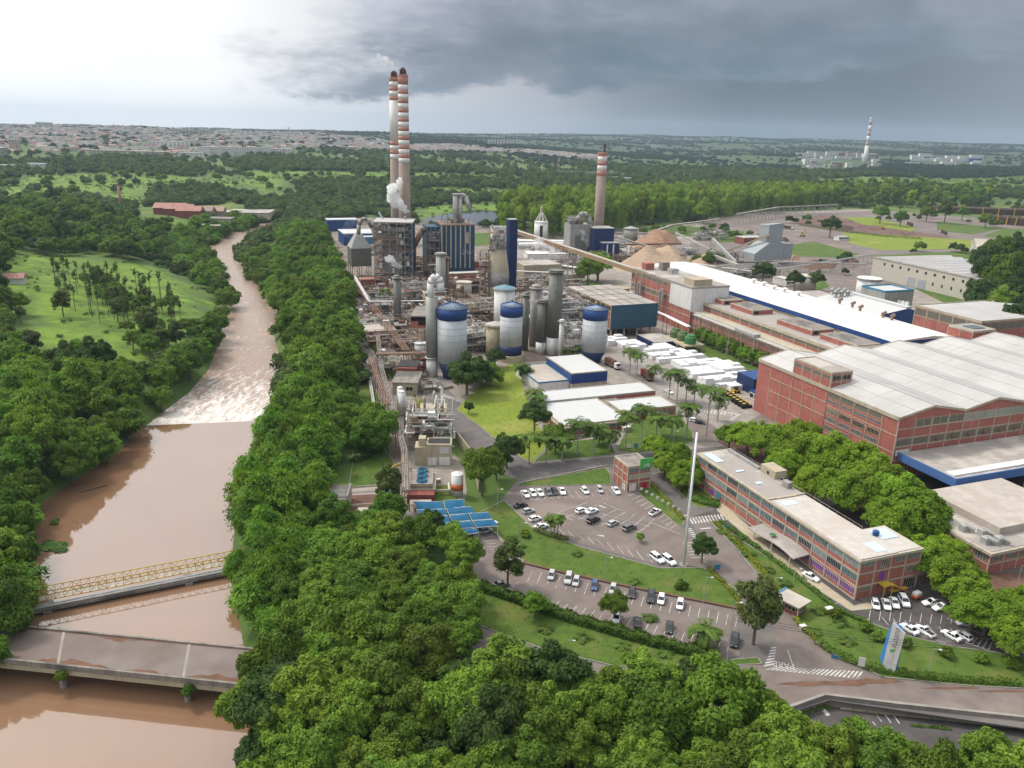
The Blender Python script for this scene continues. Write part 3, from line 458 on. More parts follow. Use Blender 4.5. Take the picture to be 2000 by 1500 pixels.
def trunk_mb(h, r, nb, spread, seed, lean=0., base=.0, m=0):
    r_ = random.Random(seed); mb = MB(); p = Vector((0, 0, -.6)); top = Vector((lean, r_.uniform(-.1, .1), h)); mid = Vector((lean*.3+r_.uniform(-.06, .06)*h*.2, 0, h*.5))
    mb.bar(p, mid, r*1.25, m, 7, r*.9); mb.bar(mid, top, r*.9, m, 7, r*.45)
    for i in range(nb):
        a = i*2.4+r_.random(); s = mid.lerp(top, .1+.8*i/max(1, nb)); e = s+Vector((math.cos(a)*spread*r_.uniform(.5, 1), math.sin(a)*spread*r_.uniform(.5, 1), h*r_.uniform(.18, .4))); k = s.lerp(e, .5)+Vector((0, 0, -.04*h))
        mb.bar(s, k, r*.42, m, 5, r*.3); mb.bar(k, e, r*.3, m, 5, r*.12)
    return mb
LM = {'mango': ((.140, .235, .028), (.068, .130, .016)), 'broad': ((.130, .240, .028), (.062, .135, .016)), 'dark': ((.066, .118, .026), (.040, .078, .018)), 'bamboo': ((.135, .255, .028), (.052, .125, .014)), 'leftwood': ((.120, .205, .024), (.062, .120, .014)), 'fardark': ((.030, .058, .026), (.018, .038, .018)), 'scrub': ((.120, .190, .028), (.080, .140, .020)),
      'rain': ((.165, .275, .020), (.105, .195, .012)), 'eucal': ((.205, .315, .032), (.100, .185, .018)), 'pine': ((.12, .185, .04), (.07, .12, .028)), 'olive': ((.110, .145, .036), (.066, .098, .026)),
      'far': ((.085, .140, .032), (.045, .085, .020)), 'clip': ((.15, .27, .024), (.10, .20, .016)), 'palm': ((.110, .185, .030), (.065, .120, .020)), 'hedge': ((.090, .165, .022), (.055, .11, .015)), 'yhedge': ((.230, .240, .022), (.13, .18, .02)), 'tuft': ((.075, .150, .020), (.045, .105, .014))}
for k, (a, b) in LM.items(): K['leaf_'+k] = leafmat('leaf_'+k, a, b, 1.2 if k not in ('far', 'eucal') else .5, {'mango': .95, 'broad': .95, 'bamboo': .7, 'far': 1.15, 'eucal': 1.}.get(k, .6))
CR = {}
for i in range(4): CR['mango', i] = lobes_crown(f'crown_m{i}', 'leaf_mango', 10+i, 58, 19000, (1, 1, .85), .80, (.13, .29), .046)
for i in range(3): CR['broad', i] = lobes_crown(f'crown_b{i}', 'leaf_broad', 20+i, 46, 15000, (1, 1, .75), .78, (.17, .32), .047)
for i in range(3): CR['bamboo', i] = plume_crown(f'crown_p{i}', 'leaf_bamboo', 30+i)
for i in range(3): CR['rain', i] = lobes_crown(f'crown_r{i}', 'leaf_rain', 40+i, 85, 24000, (1, 1, .58), .42, (.13, .25), .038, up_=.9, low=-.12, hang=.35, flat=.72)
for i in range(2): CR['dark', i] = lobes_crown(f'crown_d{i}', 'leaf_dark', 50+i, 48, 15000, (1, 1, .8), .8, (.15, .30), .048)
for i in range(3): CR['eucal', i] = lobes_crown(f'crown_e{i}', 'leaf_eucal', 60+i, 18, 2400, (.62, .62, 1.15), 1.3, (.24, .42), .085, low=-.95)
for i in range(3): CR['pine', i] = lobes_crown(f'crown_n{i}', 'leaf_pine', 70+i, 12, 1300, (.6, .6, 1.0), 0, (.16, .34), .075, low=-.9)
for i in range(3): CR['leftwood', i] = lobes_crown(f'crown_l{i}', 'leaf_leftwood', 80+i, 34, 6000, (1, 1, .72), .72, (.20, .38), .066)
for i in range(2): CR['olive', i] = lobes_crown(f'crown_o{i}', 'leaf_olive', 85+i, 26, 4200, (.8, .8, 1.1), 1.15, (.2, .36), .075, low=-.8)
CR['fardark', 0] = lobes_crown('crown_fd0', 'leaf_fardark', 140, 12, 500, (1, 1, .62), .55, (.34, .55), .16); CR['fardark', 1] = lobes_crown('crown_fd1', 'leaf_fardark', 141, 10, 500, (1, 1, .62), .55, (.34, .55), .16)  # cloud shadow on the horizon woods is put into this darker leaf colour
CR['scrub', 0] = lobes_crown('crown_s0', 'leaf_scrub', 130, 10, 320, (1, 1, .6), .5, (.34, .55), .17)
for i in range(4): CR['far', i] = lobes_crown(f'crown_f{i}', 'leaf_far', 90+i, 12, 620, (1, 1, .62), .55, (.34, .55), .15)
CR['clip', 0] = lobes_crown('crown_c', 'leaf_clip', 99, 60, 4500, (.8, .8, .8), .9, (.22, .3), .07, low=-.8)
CR['tuft', 0] = lobes_crown('tuft', 'leaf_tuft', 98, 14, 900, (1, 1, .35), .25, (.25, .45), .12)
def palm_crown(name, seed, nf=19, ln=1.0, droop=1.0, m='leaf_palm'):
    r_ = random.Random(seed); rg = np.random.default_rng(seed); P_, Nn, T = [], [], []
    for i in range(nf):
        a = 2*math.pi*i/nf+r_.uniform(-.15, .15); e0 = r_.uniform(-.1, 1.1); L_ = ln*r_.uniform(.85, 1.1)
        for j in range(22):
            t = (j+1)/22; e = e0-1.5*droop*t*t; x = L_*t*math.cos(e*.6); z = L_*(math.sin(e0)*t-.75*droop*t*t); wd = .24*math.sin(math.pi*min(1, t*.93+.05))*ln
            for s in (-1, 1):
                c_, s_ = math.cos(a), math.sin(a); P_.append((x*c_-s*wd*.55*s_, x*s_+s*wd*.55*c_, z-wd*.35)); Nn.append((c_*.25, s_*.25, 1)); T.append((-s*s_+.45*c_, s*c_+.45*s_, -.55))
    n_ = len(P_); return quads_mesh(name, np.array(P_), np.array(Nn)+rg.normal(size=(n_, 3))*.15, np.full(n_, .12*ln), m, rg, 1.5, np.array(T), .26)
for i in range(3): CR['palm', i] = palm_crown(f'crown_pl{i}', 5+i)
CR['cycad', 0] = palm_crown('crown_cy0', 33, 22, 1., .8); CR['cycad', 1] = palm_crown('crown_cy1', 34, 18, 1., 1.1)
TK = {}
def trunk(kind, i, *a, m='trunk', **k):
    if (kind, i) not in TK: TK[kind, i] = trunk_mb(*a, **k).mesh('trunk_'+kind, m)
    return TK[kind, i]
def obj(name, me, parent=None, loc=(0, 0, 0), rz=0, s=(1, 1, 1)):
    o = bpy.data.objects.new(name, me); C.objects.link(o); o.parent = parent; o.location = loc; o.rotation_euler = (0, 0, rz); o.scale = s if isinstance(s, tuple) else (s, s, s); return o
def tree(kind, name, x, y, r, label, cat='tree', group=None, th=None, hz=None, tm='trunk', parts=True, vi=None, z=None, cz=.42, rot=None, lean=0):
    """kind of crown; r crown radius; th bare trunk height; hz vertical stretch of the crown"""
    ks = [k for k in CR if k[0] == kind]; c = CR[ks[rnd.randrange(len(ks)) if vi is None else vi]]; z = TZ(x, y) if z is None else z; th = r*.55 if th is None else th; hz = hz or rnd.uniform(.9, 1.15); rz = rnd.uniform(0, 6.28) if rot is None else rot
    if not parts:
        o = obj(name, c, None, (x, y, z+th*.3), rz, (r, r, r*hz)); return tag(o, label, cat, group)
    e = thing(name, label, cat, (x, y, z), 0, group); obj('crown', c, e, (0, 0, th), rz, (r, r, r*hz))
    tk = trunk(kind, int(rnd.random()*2), 1., .055, 5, .45, 3+int(rnd.random()*2), m=tm); obj('trunk', tk, e, (0, 0, 0), rz, (r*1.15, r*1.15, (th+r*hz*.75)))
    return e
def poisson(poly, dist, n=4000, jit=1., seed=1, avoid=()):
    rg = random.Random(seed); xs = [p[0] for p in poly]; ys = [p[1] for p in poly]; X = np.array([rg.uniform(min(xs), max(xs)) for _ in range(n)]); Y = np.array([rg.uniform(min(ys), max(ys)) for _ in range(n)])
    ok = inside(X, Y, poly)
    for a in avoid: ok &= ~inside(X, Y, a)
    X, Y = X[ok], Y[ok]; out = []; cell = {}
    for x, y in zip(X, Y):
        D = dist*(1+.25*math.sin(x*.1)*math.cos(y*.13)) if jit else dist; k = (int(x//dist), int(y//dist))
        if all((x-a)**2+(y-b)**2 > D*D for i in (-2, -1, 0, 1, 2) for j in (-2, -1, 0, 1, 2) for a, b in cell.get((k[0]+i, k[1]+j), ())): cell.setdefault(k, []).append((x, y)); out.append((float(x), float(y)))
    return out
def rows(pts, per=16):
    """number the trees of a stand by row (from the front) and place in the row (from the left), as seen from the camera side"""
    pts = sorted(pts, key=lambda p: p[1]); res = []
    for i in range(0, len(pts), per):
        for j, p in enumerate(sorted(pts[i:i+per], key=lambda p: p[0]/p[1])): res.append((p, i//per, j))
    return res
ADJ = {'mango': ('broad', 'bushy', 'rounded', 'dense'), 'broad': ('leafy', 'spreading', 'rounded'), 'bamboo': ('feathery', 'arching', 'drooping'), 'leftwood': ('leafy', 'rounded', 'dark'), 'eucal': ('slender', 'tall', 'yellow-green')}
def stand(pts, kind, name, what, where, group, r0, r1, per=16, th=None, parts=lambda p: True, hz=None, tm='trunk', kinds=None, cat='tree'):
    for (x, y), a, b in rows(pts, per):
        k = kind if not kinds else rnd.choice(kinds)
        tree(k, name, x, y, rnd.uniform(r0, r1)*(.8+.4*rnd.random()), f'{what} {where}, {ordn(b)} from left, {ordn(a)} row', cat, group, th if not isinstance(th, tuple) else rnd.uniform(*th), hz if not isinstance(hz, tuple) else rnd.uniform(*hz), tm, parts((x, y)))
def dry(pts, m=5.): return [p for p in pts if not segdist(np.array([p[0]]), np.array([p[1]]), RIVER)[1][0] and segdist(np.array([p[0]]), np.array([p[1]]), RIVER)[0][0] > m]
def gp(px, z=0): return [G(*p, z) for p in px]
# foreground wood: broad mango-like crowns filling the bottom of the view
FGA = gp([(478,1510),(488,1400),(500,1330),(520,1300),(600,1262),(700,1268),(800,1300),(900,1318),(1000,1325),(1090,1342),(1200,1350),(1330,1345),(1385,1366),(1450,1404),(1510,1446),(1620,1476),(1700,1488),(1780,1500),(1850,1516),(1930,1520),(2040,1545),(2100,1700),(478,1700)], 5)
avoid_pit = [(PIT[0][0], PIT[0][1])]+PIT[1:]
fg = poisson(FGA, 5.7, 12000, seed=3)
stand(fg, 'mango', 'mango_tree', 'dense bushy mango tree', 'in the foreground wood', 'trees of the foreground wood', 4.8, 7.2, 22, (1.5, 3.5), hz=(.85, 1.3), kinds=('mango', 'mango', 'mango', 'broad', 'mango', 'broad', 'dark'))
FGB = gp([(560,1250),(560,1150),(590,1080),(640,1030),(700,1020),(770,1000),(830,1050),(850,1110),(905,1150),(930,1250),(880,1290),(760,1290),(640,1270)], 5)
stand(poisson(FGB, 6.2, 5000, seed=4), 'broad', 'broadleaf_tree', 'leafy broadleaf tree', 'between river and blue canopies', 'trees between the river and the lower car park', 4.2, 6.2, 12, (1, 3), hz=(.9, 1.25), kinds=('broad', 'mango', 'broad'))
# bamboo thickets along the plant side of the river
BK1 = gp([(480,1262),(452,1180),(470,1080),(480,1000),(500,940),(520,860),(560,800),(600,800),(640,830),(650,900),(622,960),(620,1020),(590,1080),(560,1160),(545,1255)], 0)
stand(dry(poisson(BK1, 6.0, 5000, seed=5), 2.), 'bamboo', 'bamboo_clump', 'feathery bamboo clump', 'on the near riverbank', 'bamboo on the near riverbank', 4.4, 6.2, 9, .3, hz=(1.25, 1.7), cat='bamboo')
BK2 = gp([(572,800),(575,740),(562,690),(545,640),(520,580),(505,555),(500,530),(478,498),(500,468),(560,452),(630,455),(655,520),(685,600),(688,690),(680,760),(672,830),(652,868),(610,820)], 0)
stand([p for p in dry(poisson(BK2, 9.2, 6000, seed=6)) if not (PX(*p, 0)[1] < 492 and PX(*p, 0)[0] < 552)], 'bamboo', 'riverside_tree', 'drooping riverside tree', 'on the strip beside the plant', 'trees of the strip between river and plant', 6.0, 8.4, 14, 1., hz=(1.0, 1.35), kinds=('bamboo', 'broad', 'leftwood', 'broad'), parts=lambda p: p[1] < 420)
BK3 = gp([(690,885),(652,868),(672,830),(700,840),(745,850),(752,878),(720,895)], 0)
stand(poisson(BK3, 7.5, 800, seed=7), 'broad', 'riverside_tree', 'round green tree', 'on the bank beside the pipe bridge', 'trees by the pipe bridge', 4.5, 6, 6, 1.5, hz=(1.1, 1.3))
# far side of the river
LB = gp([(55,1160),(60,1060),(110,985),(180,935),(250,885),(300,835),(260,780),(120,760),(0,770),(-60,800),(-60,1330),(20,1260)], -2)
stand(poisson(LB, 8.4, 5000, seed=8, avoid=[RIVER]), 'leftwood', 'far_bank_tree', 'leafy tree', 'on the far bank beside the pool', 'trees on the far bank by the pool', 5, 7.6, 12, (.5, 2.5), hz=(1., 1.5), kinds=('leftwood', 'broad', 'bamboo'))
LB2 = gp([(300,830),(380,755),(425,700),(448,640),(452,600),(445,552),(410,500),(385,478),(430,462),(500,436),(470,425),(400,440),(340,465),(330,500),(395,545),(437,590),(414,655),(398,690),(350,738),(278,778),(270,800)], -2)
stand(poisson(LB2, 10.5, 5000, seed=9, avoid=[RIVER]), 'leftwood', 'far_bank_tree', 'low rounded tree', 'on the far bank above the weir', 'trees on the far bank above the weir', 5.5, 8, 14, 1., hz=(.9, 1.3), kinds=('leftwood', 'bamboo', 'broad'), parts=lambda p: p[1] < 400)
LW_ = [GT(*p) for p in ((-30,760),(-30,420),(40,400),(120,400),(230,445),(330,455),(320,500),(270,520),(200,498),(60,498),(0,505),(0,640),(120,745),(250,745),(250,775),(120,760))]
lw = poisson(LW_, 12.5, 9000, seed=10, avoid=[RIVER, MEADOW[3]])
stand(lw[:260], 'leftwood', 'woodland_tree', 'dark woodland tree', 'in the wood beyond the river', 'trees of the wood beyond the river', 6.5, 9.5, 20, 1.5, hz=(.9, 1.35), kinds=('leftwood', 'leftwood', 'broad', 'dark'), parts=lambda p: p[1] < 330)
# thin-trunked pines on the grassy slope beyond the river
pn = poisson([GT(*p) for p in ((95,540),(200,560),(240,560),(330,580),(360,650),(330,690),(240,640),(150,620),(110,590))], 7.5, 900, seed=11)+poisson([GT(*p) for p in ((90,470),(300,455),(310,470),(200,480),(130,500))], 11, 300, seed=12)
for j, (x, y) in enumerate(sorted(pn, key=lambda p: p[0]/p[1])[:110]):
    h = rnd.uniform(13, 19); e = thing('pine_tree', f'thin-trunked pine on the grassy slope beyond the river, {ordn(j)} from left', 'tree', (x, y, TZ(x, y)), 0, 'pines on the grassy slope'); r = rnd.uniform(1.7, 2.8)
    obj('crown', CR['pine', j % 3], e, (0, 0, h*.84), rnd.uniform(0, 6), (r, r, r*1.3)); obj('trunk', trunk('pine', j % 2, 1., .02, 3, .12, 5+j % 2, m='trunk'), e, (0, 0, 0), 0, (9, 9, h))
tk_ = [p for p in poisson([GT(*p) for p in ((0,600),(80,540),(330,600),(400,650),(340,730),(150,745),(30,700))], 8.5, 2500, seed=13) if math.sin(p[0]*.07+1)*math.cos(p[1]*.05)+.4*math.sin(p[0]*.19+p[1]*.13) > .28]
stand(tk_, 'leftwood', 'slope_tree', 'small loose tree', 'scattered on the grassy slope', 'scattered trees on the grassy slope', 3, 6, 10, 2.5, kinds=('leftwood', 'broad', 'olive'))
# eucalyptus plantation behind the chip piles
EU = [GT(*p) for p in ((985,462),(1130,470),(1260,440),(1340,432),(1500,418),(1640,402),(1640,388),(1480,385),(1300,392),(1100,405),(1000,412),(975,425))]
eu_all = sorted(poisson(EU, 10.2, 12000, seed=14), key=lambda p: p[1]*1.0-abs(p[0])*.0); EU_REST = eu_all[298:]
stand(eu_all[:298], 'eucal', 'eucalyptus_tree', 'slender eucalyptus', 'in the plantation behind the chip piles', 'eucalyptus plantation', 6.4, 8.8, 30, 1, hz=(1.5, 2.0), tm='trunk_lt', parts=lambda p: False)
# ================================================================ buildings
def LO(o, px, py, z, a=AX):
    x, y = G(px, py, z); dx, dy = x-o[0], y-o[1]; return (dx*math.cos(a)+dy*math.sin(a), -dx*math.sin(a)+dy*math.cos(a))
def shell(e, lx, ly, h, wall='brick', roof='roof_grey', par=.5, z0=-.3, trim=None, x0=0, y0=0, pt='parapet'):
    MB().box(x0, x0+lx, y0, y0+ly, z0, h).build('wall', wall, e)
    MB().box(x0-.02, x0+lx+.02, y0-.02, y0+ly+.02, h+.001, h+.12).build('roof', roof, e)
    if par:
        m = MB(); t = .3
        for a in ((-.08, lx+.08, -.08, t), (-.08, lx+.08, ly-t, ly+.08), (-.08, t, t, ly-t), (lx-t, lx+.08, t, ly-t)): m.box(x0+a[0], x0+a[1], y0+a[2], y0+a[3], h-.35, h+par)
        m.build(pt, trim or 'cream', e)
def fb(face, a0, a1, d0, d1, lx, ly):      # box extents on a face; d outward
    return {'F': (a0, a1, -d1, -d0), 'L': (-d1, -d0, a0, a1), 'R': (lx+d0, lx+d1, a0, a1), 'B': (a0, a1, ly+d0, ly+d1)}[face]
def grid(e, face, L_, h, cols, lines, lx=0, ly=0, m='cream', wc=.35, hl=.3, z0=0., a0=0.):
    b = MB()
    for i in range(cols+1):
        a = a0+L_*i/cols; b.box(*fb(face, a-wc/2, a+wc/2, -.05, .16, lx, ly), z0, h)
    for z in lines: b.box(*fb(face, a0, a0+L_, -.05, .13, lx, ly), z-hl/2, z+hl/2)
    return b.build('frame', m, e)
def win(e, face, a0, a1, z0, z1, lx=0, ly=0, n=4, m='glass', fm='cream', name='window', rows_=1):
    b = MB(); b.box(*fb(face, a0, a1, -.02, .05, lx, ly), z0, z1, 0); w_ = a1-a0
    for i in range(n+1): a = a0+w_*i/n; b.box(*fb(face, a-.05, a+.05, .0, .11, lx, ly), z0, z1, 1)
    for i in range(rows_+1): z = z0+(z1-z0)*i/rows_; b.box(*fb(face, a0-.05, a1+.05, .0, .10, lx, ly), z-.05, z+.05, 1)
    return b.build(name, (m, fm), e)
def winrow(e, face, L_, cols, z0, z1, lx=0, ly=0, skip=(), a0=0, inset=.35, **k):
    for i in range(cols):
        if i not in skip: win(e, face, a0+L_*i/cols+inset, a0+L_*(i+1)/cols-inset, z0, z1, lx, ly, **k)
def bld(name, label, cat, o, lx, ly, h, wall='brick', roof='roof_grey', par=.5, rz=AX, trim=None, group=None, z=0):
    e = thing(name, label, cat, (o[0], o[1], z), rz, group); shell(e, lx, ly, h, wall, roof, par, trim=trim); return e
def lowvent(e, x, y, z, s=1., m='steel_lt', name='roof_vent'):
    MB().box(x-.7*s, x+.7*s, y-.5*s, y+.5*s, z, z+.8*s).box(x-.5*s, x+.5*s, y-.35*s, y+.35*s, z+.8*s, z+1.0*s).build(name, m, e)
# ---- long three-storey office
O = G(1668, 1172); OF = O
e = thing('office_building', 'long three-storey brick and concrete office building beside the visitor road', 'building', (*O, 0), AX)
MB().prism([(0, 0), (19, 0), (19, 12), (11.5, 12), (11.5, 68.5), (0, 68.5)], -.3, 10.2).build('wall', 'brick', e)
m_ = MB(); m_.prism([(-.5, -.4), (19.3, -.4), (19.3, 12.3), (11.9, 12.3), (11.9, 68.9), (-.5, 68.9)], 10.21, 10.75); m_.build('cornice', 'cream', e)
MB().box(0, 11.4, 0, 33, 10.76, 11.0).box(11.45, 18.8, .3, 11.8, 10.76, 10.9).build('roof', mat('sheet_roof', (.50, .46, .41), .7, .2, .5, stripe=[(1, 1.1, (.42, .385, .34), .15)], big=(.42, .36, .31)), e)
MB().box(.3, 11.3, 34.2, 68.3, 10.76, 10.86).build('roof_membrane', 'roof_grey', e); MB().box(2, 8.5, 33.1, 33.5, 10.8, 11.3).box(-.3, 11.7, 33.5, 34.1, 10.77, 11.25).build('fire_wall', 'cream', e)
for a in ((1.5, 5.8, 29, 31.5), (6.2, 9.5, 1.5, 6), (12.6, 17.6, 6, 10.8), (2.4, 5.2, 52, 53), (.8, 3.6, 60, 67), (3, 4.8, 43, 44.4)): MB().box(a[0], a[1], a[2], a[3], 11.01 if a[3] < 33 and a[0] < 11 else 10.92, 11.07).build('skylight', mat('skylight', (.50, .60, .70), .3, .1, 1) if 'skylight' not in bpy.data.materials else bpy.data.materials['skylight'], e)
NB = 13; grid(e, 'L', 68.5, 10.2, NB, (.2, 3.5, 6.9, 10.0), wc=.3, hl=.32); grid(e, 'F', 19, 10.2, 4, (3.5, 6.9, 10.0), wc=.35, hl=.35)
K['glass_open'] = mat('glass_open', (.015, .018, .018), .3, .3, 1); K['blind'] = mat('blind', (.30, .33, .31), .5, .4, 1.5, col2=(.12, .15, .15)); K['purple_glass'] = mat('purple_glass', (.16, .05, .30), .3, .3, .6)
for fl in range(3):
    for i in range(NB):
        a = 68.5*i/NB; b = 68.5*(i+1)/NB; z = 3.4*fl
        if fl == 0:
            if i < 4: win(e, 'L', a+.4, b-.3, z+1.3, z+2.9, n=7, m='purple_glass')
            elif i > 5: win(e, 'L', a+.35, b-.3, z+2.3, z+3.2, n=8)
        else: win(e, 'L', a+.3, b-.25, z+1.45, z+3.15, n=8, m=rnd.choice(('glass', 'blind', 'glass', 'glass_open')), fm='greymetal')
for fl in (1, 2): win(e, 'F', .7, 4.9, 3.4*fl+2.0, 3.4*fl+2.9, n=8) if fl == 2 else None; win(e, 'F', 15.1, 18.5, 3.4*fl+1.5, 3.4*fl+3.0, n=6)
win(e, 'F', 6.5, 8.6, 7.6, 9.8, n=3); win(e, 'F', 11, 13.7, 8.3, 9.9, n=5); win(e, 'F', 1.2, 4.6, 2.2, 2.9, n=1); MB().box(6.6, 8.2, -.07, .02, 4.0, 6.2).build('door', 'purple', e); win(e, 'F', 14.9, 18.6, 0.2, 3.0, n=5, m='glass_open', name='garage_opening')
st = MB().box(6.2, 9.2, -2.4, -.2, 3.6, 3.75); [st.bar((x, y, 0), (x, y, 3.6), .12) for x in (6.4, 9) for y in (-2.3,)]; st.tube([(6.2, -.3, 4.7), (6.2, -2.4, 4.7), (9.2, -2.4, 4.7)], .05); st.prism([(9.2, -2.2), (14.5, -2.2), (14.5, -1.1), (9.2, -1.1)], 1.6, 1.75)
for i in range(12): st.box(9.2+i*.5, 9.75+i*.5, -2.2, -1.1, 3.5-i*.3, 3.6-i*.3)
st.build('outside_stair', 'yellow', e)
c0, c1 = LO(O, 1468, 1024, 3.6)[1], LO(O, 1568, 1086, 3.6)[1]; cn = MB(); n_ = 14
for i in range(n_):
    y0, y1 = c1+(c0-c1)*i/n_, c1+(c0-c1)*(i+1)/n_; z0_, z1_ = 3.5+.55*math.sin(i/n_*math.pi*1.6), 3.5+.55*math.sin((i+1)/n_*math.pi*1.6); cn.add([(-5.3, y0, z0_-.5), (-.2, y0, z0_), (-.2, y1, z1_), (-5.3, y1, z1_-.5), (-5.3, y0, z0_-.2), (-.2, y0, z0_+.3), (-.2, y1, z1_+.3), (-5.3, y1, z1_-.2)], [(3, 2, 1, 0), (4, 5, 6, 7), (0, 1, 5, 4), (1, 2, 6, 5), (2, 3, 7, 6), (3, 0, 4, 7)])
cn.build('entrance_canopy', 'roof_grey', e); cp_ = MB(); [cp_.bar((-4.6, y, 0), (-4.6, y, 3.1), .16, n=8) for y in (c1+2, (c0+c1)/2, c0-2)]; cp_.build('canopy_post', 'white', e); MB().lathe([(.9, 0), (.9, .06)], 0, 0, 16).build('emblem', 'green', e, loc=(-3.4, (c0+c1)/2+1.5, 4.35))
for i, yy in enumerate((50, 47)): MB().box(-.14, -.03, yy+8, yy+10.2, .9, 2.6).build('poster', 'purple' if i == 0 else 'skyblue', e)
MB().box(10.2, 11.4, 46, 49.5, 10.9, 12.2).box(10, 14.2, 44.5, 51, 10.9, 13.2).build('roof_room', 'beige', e); MB().box(9.3, 11, 38, 40.5, 10.9, 12.6).build('roof_chiller', 'steel', e); win(e, 'L', 47, 48, 11.2, 12.4, n=1, m='glass_open') .location.x = 10.0
for i in range(16): MB().box(9.8, 10.9, 52+i*.98, 52.7+i*.98, 10.87, 11.6).build('air_conditioner', 'steel_lt', e)
MB().lathe([(.75, 0), (.85, 1.1), (.5, 1.4), (.01, 1.5)], n=14).build('water_tank', 'blue', e, loc=(12.6, 8.5, 10.9)); rl = MB(); [rl.bar((11.6, y, 10.8), (11.6, y, 11.7), .05) for y in range(12, 68, 3)]; rl.tube([(11.6, 12, 11.7), (11.6, 67, 11.7)], .05); rl.build('railing', 'steel', e)
# ---- gatehouse with the green billboard
O = G(1223.7, 961); e = bld('gatehouse', 'small three-level brick gatehouse with a green billboard on its roof', 'building', O, 8., 8.8, 8.3, 'brick', 'roof_old', .25)
grid(e, 'F', 8, 8.3, 2, (2.9, 5.6, 8.1)); grid(e, 'L', 8.8, 8.3, 3, (2.9, 5.6, 8.1)); win(e, 'F', .5, 3.6, 6.4, 7.8, n=4); win(e, 'F', 4.5, 7.6, 6.4, 7.8, n=4); win(e, 'F', .4, 3.7, 4.0, 5.4, n=7, m='cream', rows_=3); win(e, 'F', 4.4, 7.7, 4.0, 5.4, n=7, m='cream', rows_=3)
MB().box(.8, 3.2, -.06, .02, .1, 2.6).build('door', 'white', e); MB().box(5.2, 7, -.06, .02, .6, 2.4).build('notice_board', 'red', e); [MB().box(-.06, .02, 1+i*1.1, 1.8+i*1.1, .1, 2.2).build('side_door', 'white', e) for i in range(2)]
bb = thing('billboard', 'green billboard with white lettering standing on the gatehouse roof', 'billboard', (*LW(O, 3.9, -.25), 7.3), AX); bo = MB().box(0, 4.3, 0, .18, 0, 3.3).build('board', 'sign_green', bb); lettering('100', 1.5, 'white', bo, (1.2, -.03, .5), (R(90), 0, 0), .02)
MB().box(.2, .35, .18, .9, .5, .65).box(3.9, 4.05, .18, .9, .5, .65).build('bracket', 'steel', bb)
# ---- the big red hall
e = thing('red_warehouse', 'huge red brick warehouse with a white roof of low gables', 'warehouse', (*HO, 0), AX); LX, LY, HH = 142.5, 71, 21.
PR = 28.5; prof = [(0, HH+.3)]
for i in range(5): prof += [(PR*(i+.5), HH+3.1), (PR*(i+1), HH+.3)]
wl0 = MB().box(0, LX, 0, LY, -.3, HH).build('wall', 'brick', e); gb = MB(); rf = MB(); fa_ = MB(); sm = MB()
for (x0, z0_), (x1, z1_) in zip(prof, prof[1:]):
    rf.add([(x0, .05, z0_), (x1, .05, z1_), (x1, LY, z1_), (x0, LY, z0_), (x0, .05, z0_+.25), (x1, .05, z1_+.25), (x1, LY, z1_+.25), (x0, LY, z0_+.25)], [(3, 2, 1, 0), (4, 5, 6, 7), (0, 1, 5, 4), (2, 3, 7, 6), (1, 2, 6, 5), (3, 0, 4, 7)])
    for yy in (-.32, LY+.02): fa_.add([(x0, yy, z0_-.35), (x1, yy, z1_-.35), (x1, yy+.35, z1_-.35), (x0, yy+.35, z0_-.35), (x0, yy, z0_+.45), (x1, yy, z1_+.45), (x1, yy+.35, z1_+.45), (x0, yy+.35, z0_+.45)], [(3, 2, 1, 0), (4, 5, 6, 7), (0, 1, 5, 4), (2, 3, 7, 6), (1, 2, 6, 5), (3, 0, 4, 7)])
    gb.add([(x0, 0, HH), (x1, 0, HH), (x1, 0, z1_), (x0, 0, z0_)], [(0, 1, 2, 3)])
for i in range(1, 10):
    x = PR*i/2; z = HH+.3+(2.8 if i % 2 else 0)+.26
    if True: sm.box(x-.1, x+.1, .1, LY-.1, z-.05, z+(.04 if i % 2 else .02))
for i in range(10): x = PR*(i/2+.25); sm.box(x-.05, x+.05, .1, LY-.1, HH+1.7+.24, HH+1.7+.29)
rf0 = rf.build('roof', 'roof_hall', e); fa_.box(-.35, 0.02, .02, LY, HH-.5, HH+.75).build('fascia', 'cream', e); gb.build('gable', 'brick', wl0); sm.build('roof_seams', mat('seam', (.20, .17, .155), .8), rf0)
grid(e, 'L', 32, HH-.5, 5, (5.2, 9.4, 15.2), wc=.22, hl=.22); grid(e, 'L', 31, HH-.5, 5, (5.6, 11., 16.), wc=.22, hl=.22, a0=32); grid(e, 'F', 57, HH, 8, (.3, 6.6, 11.2, 14.2, 17.4), wc=.3, hl=.25)
for i in range(4):
    a = 6.4*(i+1); win(e, 'L', a+.5, a+6, 18.4, 20.3, n=1, m='shutter'); win(e, 'L', a+.7, a+5.8, 16.6, 17.5, n=8, m='glass', fm='steel_lt'); win(e, 'L', a+.7, a+5.8, 12.6, 14.4, n=9, m='glass_open' if i < 3 else 'shutter'); win(e, 'L', a+.9, a+5.6, 9.9, 11.3, n=8, fm='steel_lt'); win(e, 'L', a+.7, a+5.8, 6.2, 8.2, n=1, m='shutter') if i > 1 else None
for i in range(8):
    a = 7.125*i
    if i: win(e, 'F', a+.4, a+6.7, 17.6, 20.2, n=2, m='shutter' if i < 4 else 'cladding')
    win(e, 'F', a+.4, a+6.7, 11.5, 13.8, n=1, m='shutter', fm='cream')
    if i > 1: MB().lathe([(.75, 0), (.75, .5), (.5, .8)], n=12).build('wall_fan', 'rust', e, loc=(a+3.5, -.1, 12.6)).rotation_euler = (R(90), 0, 0)
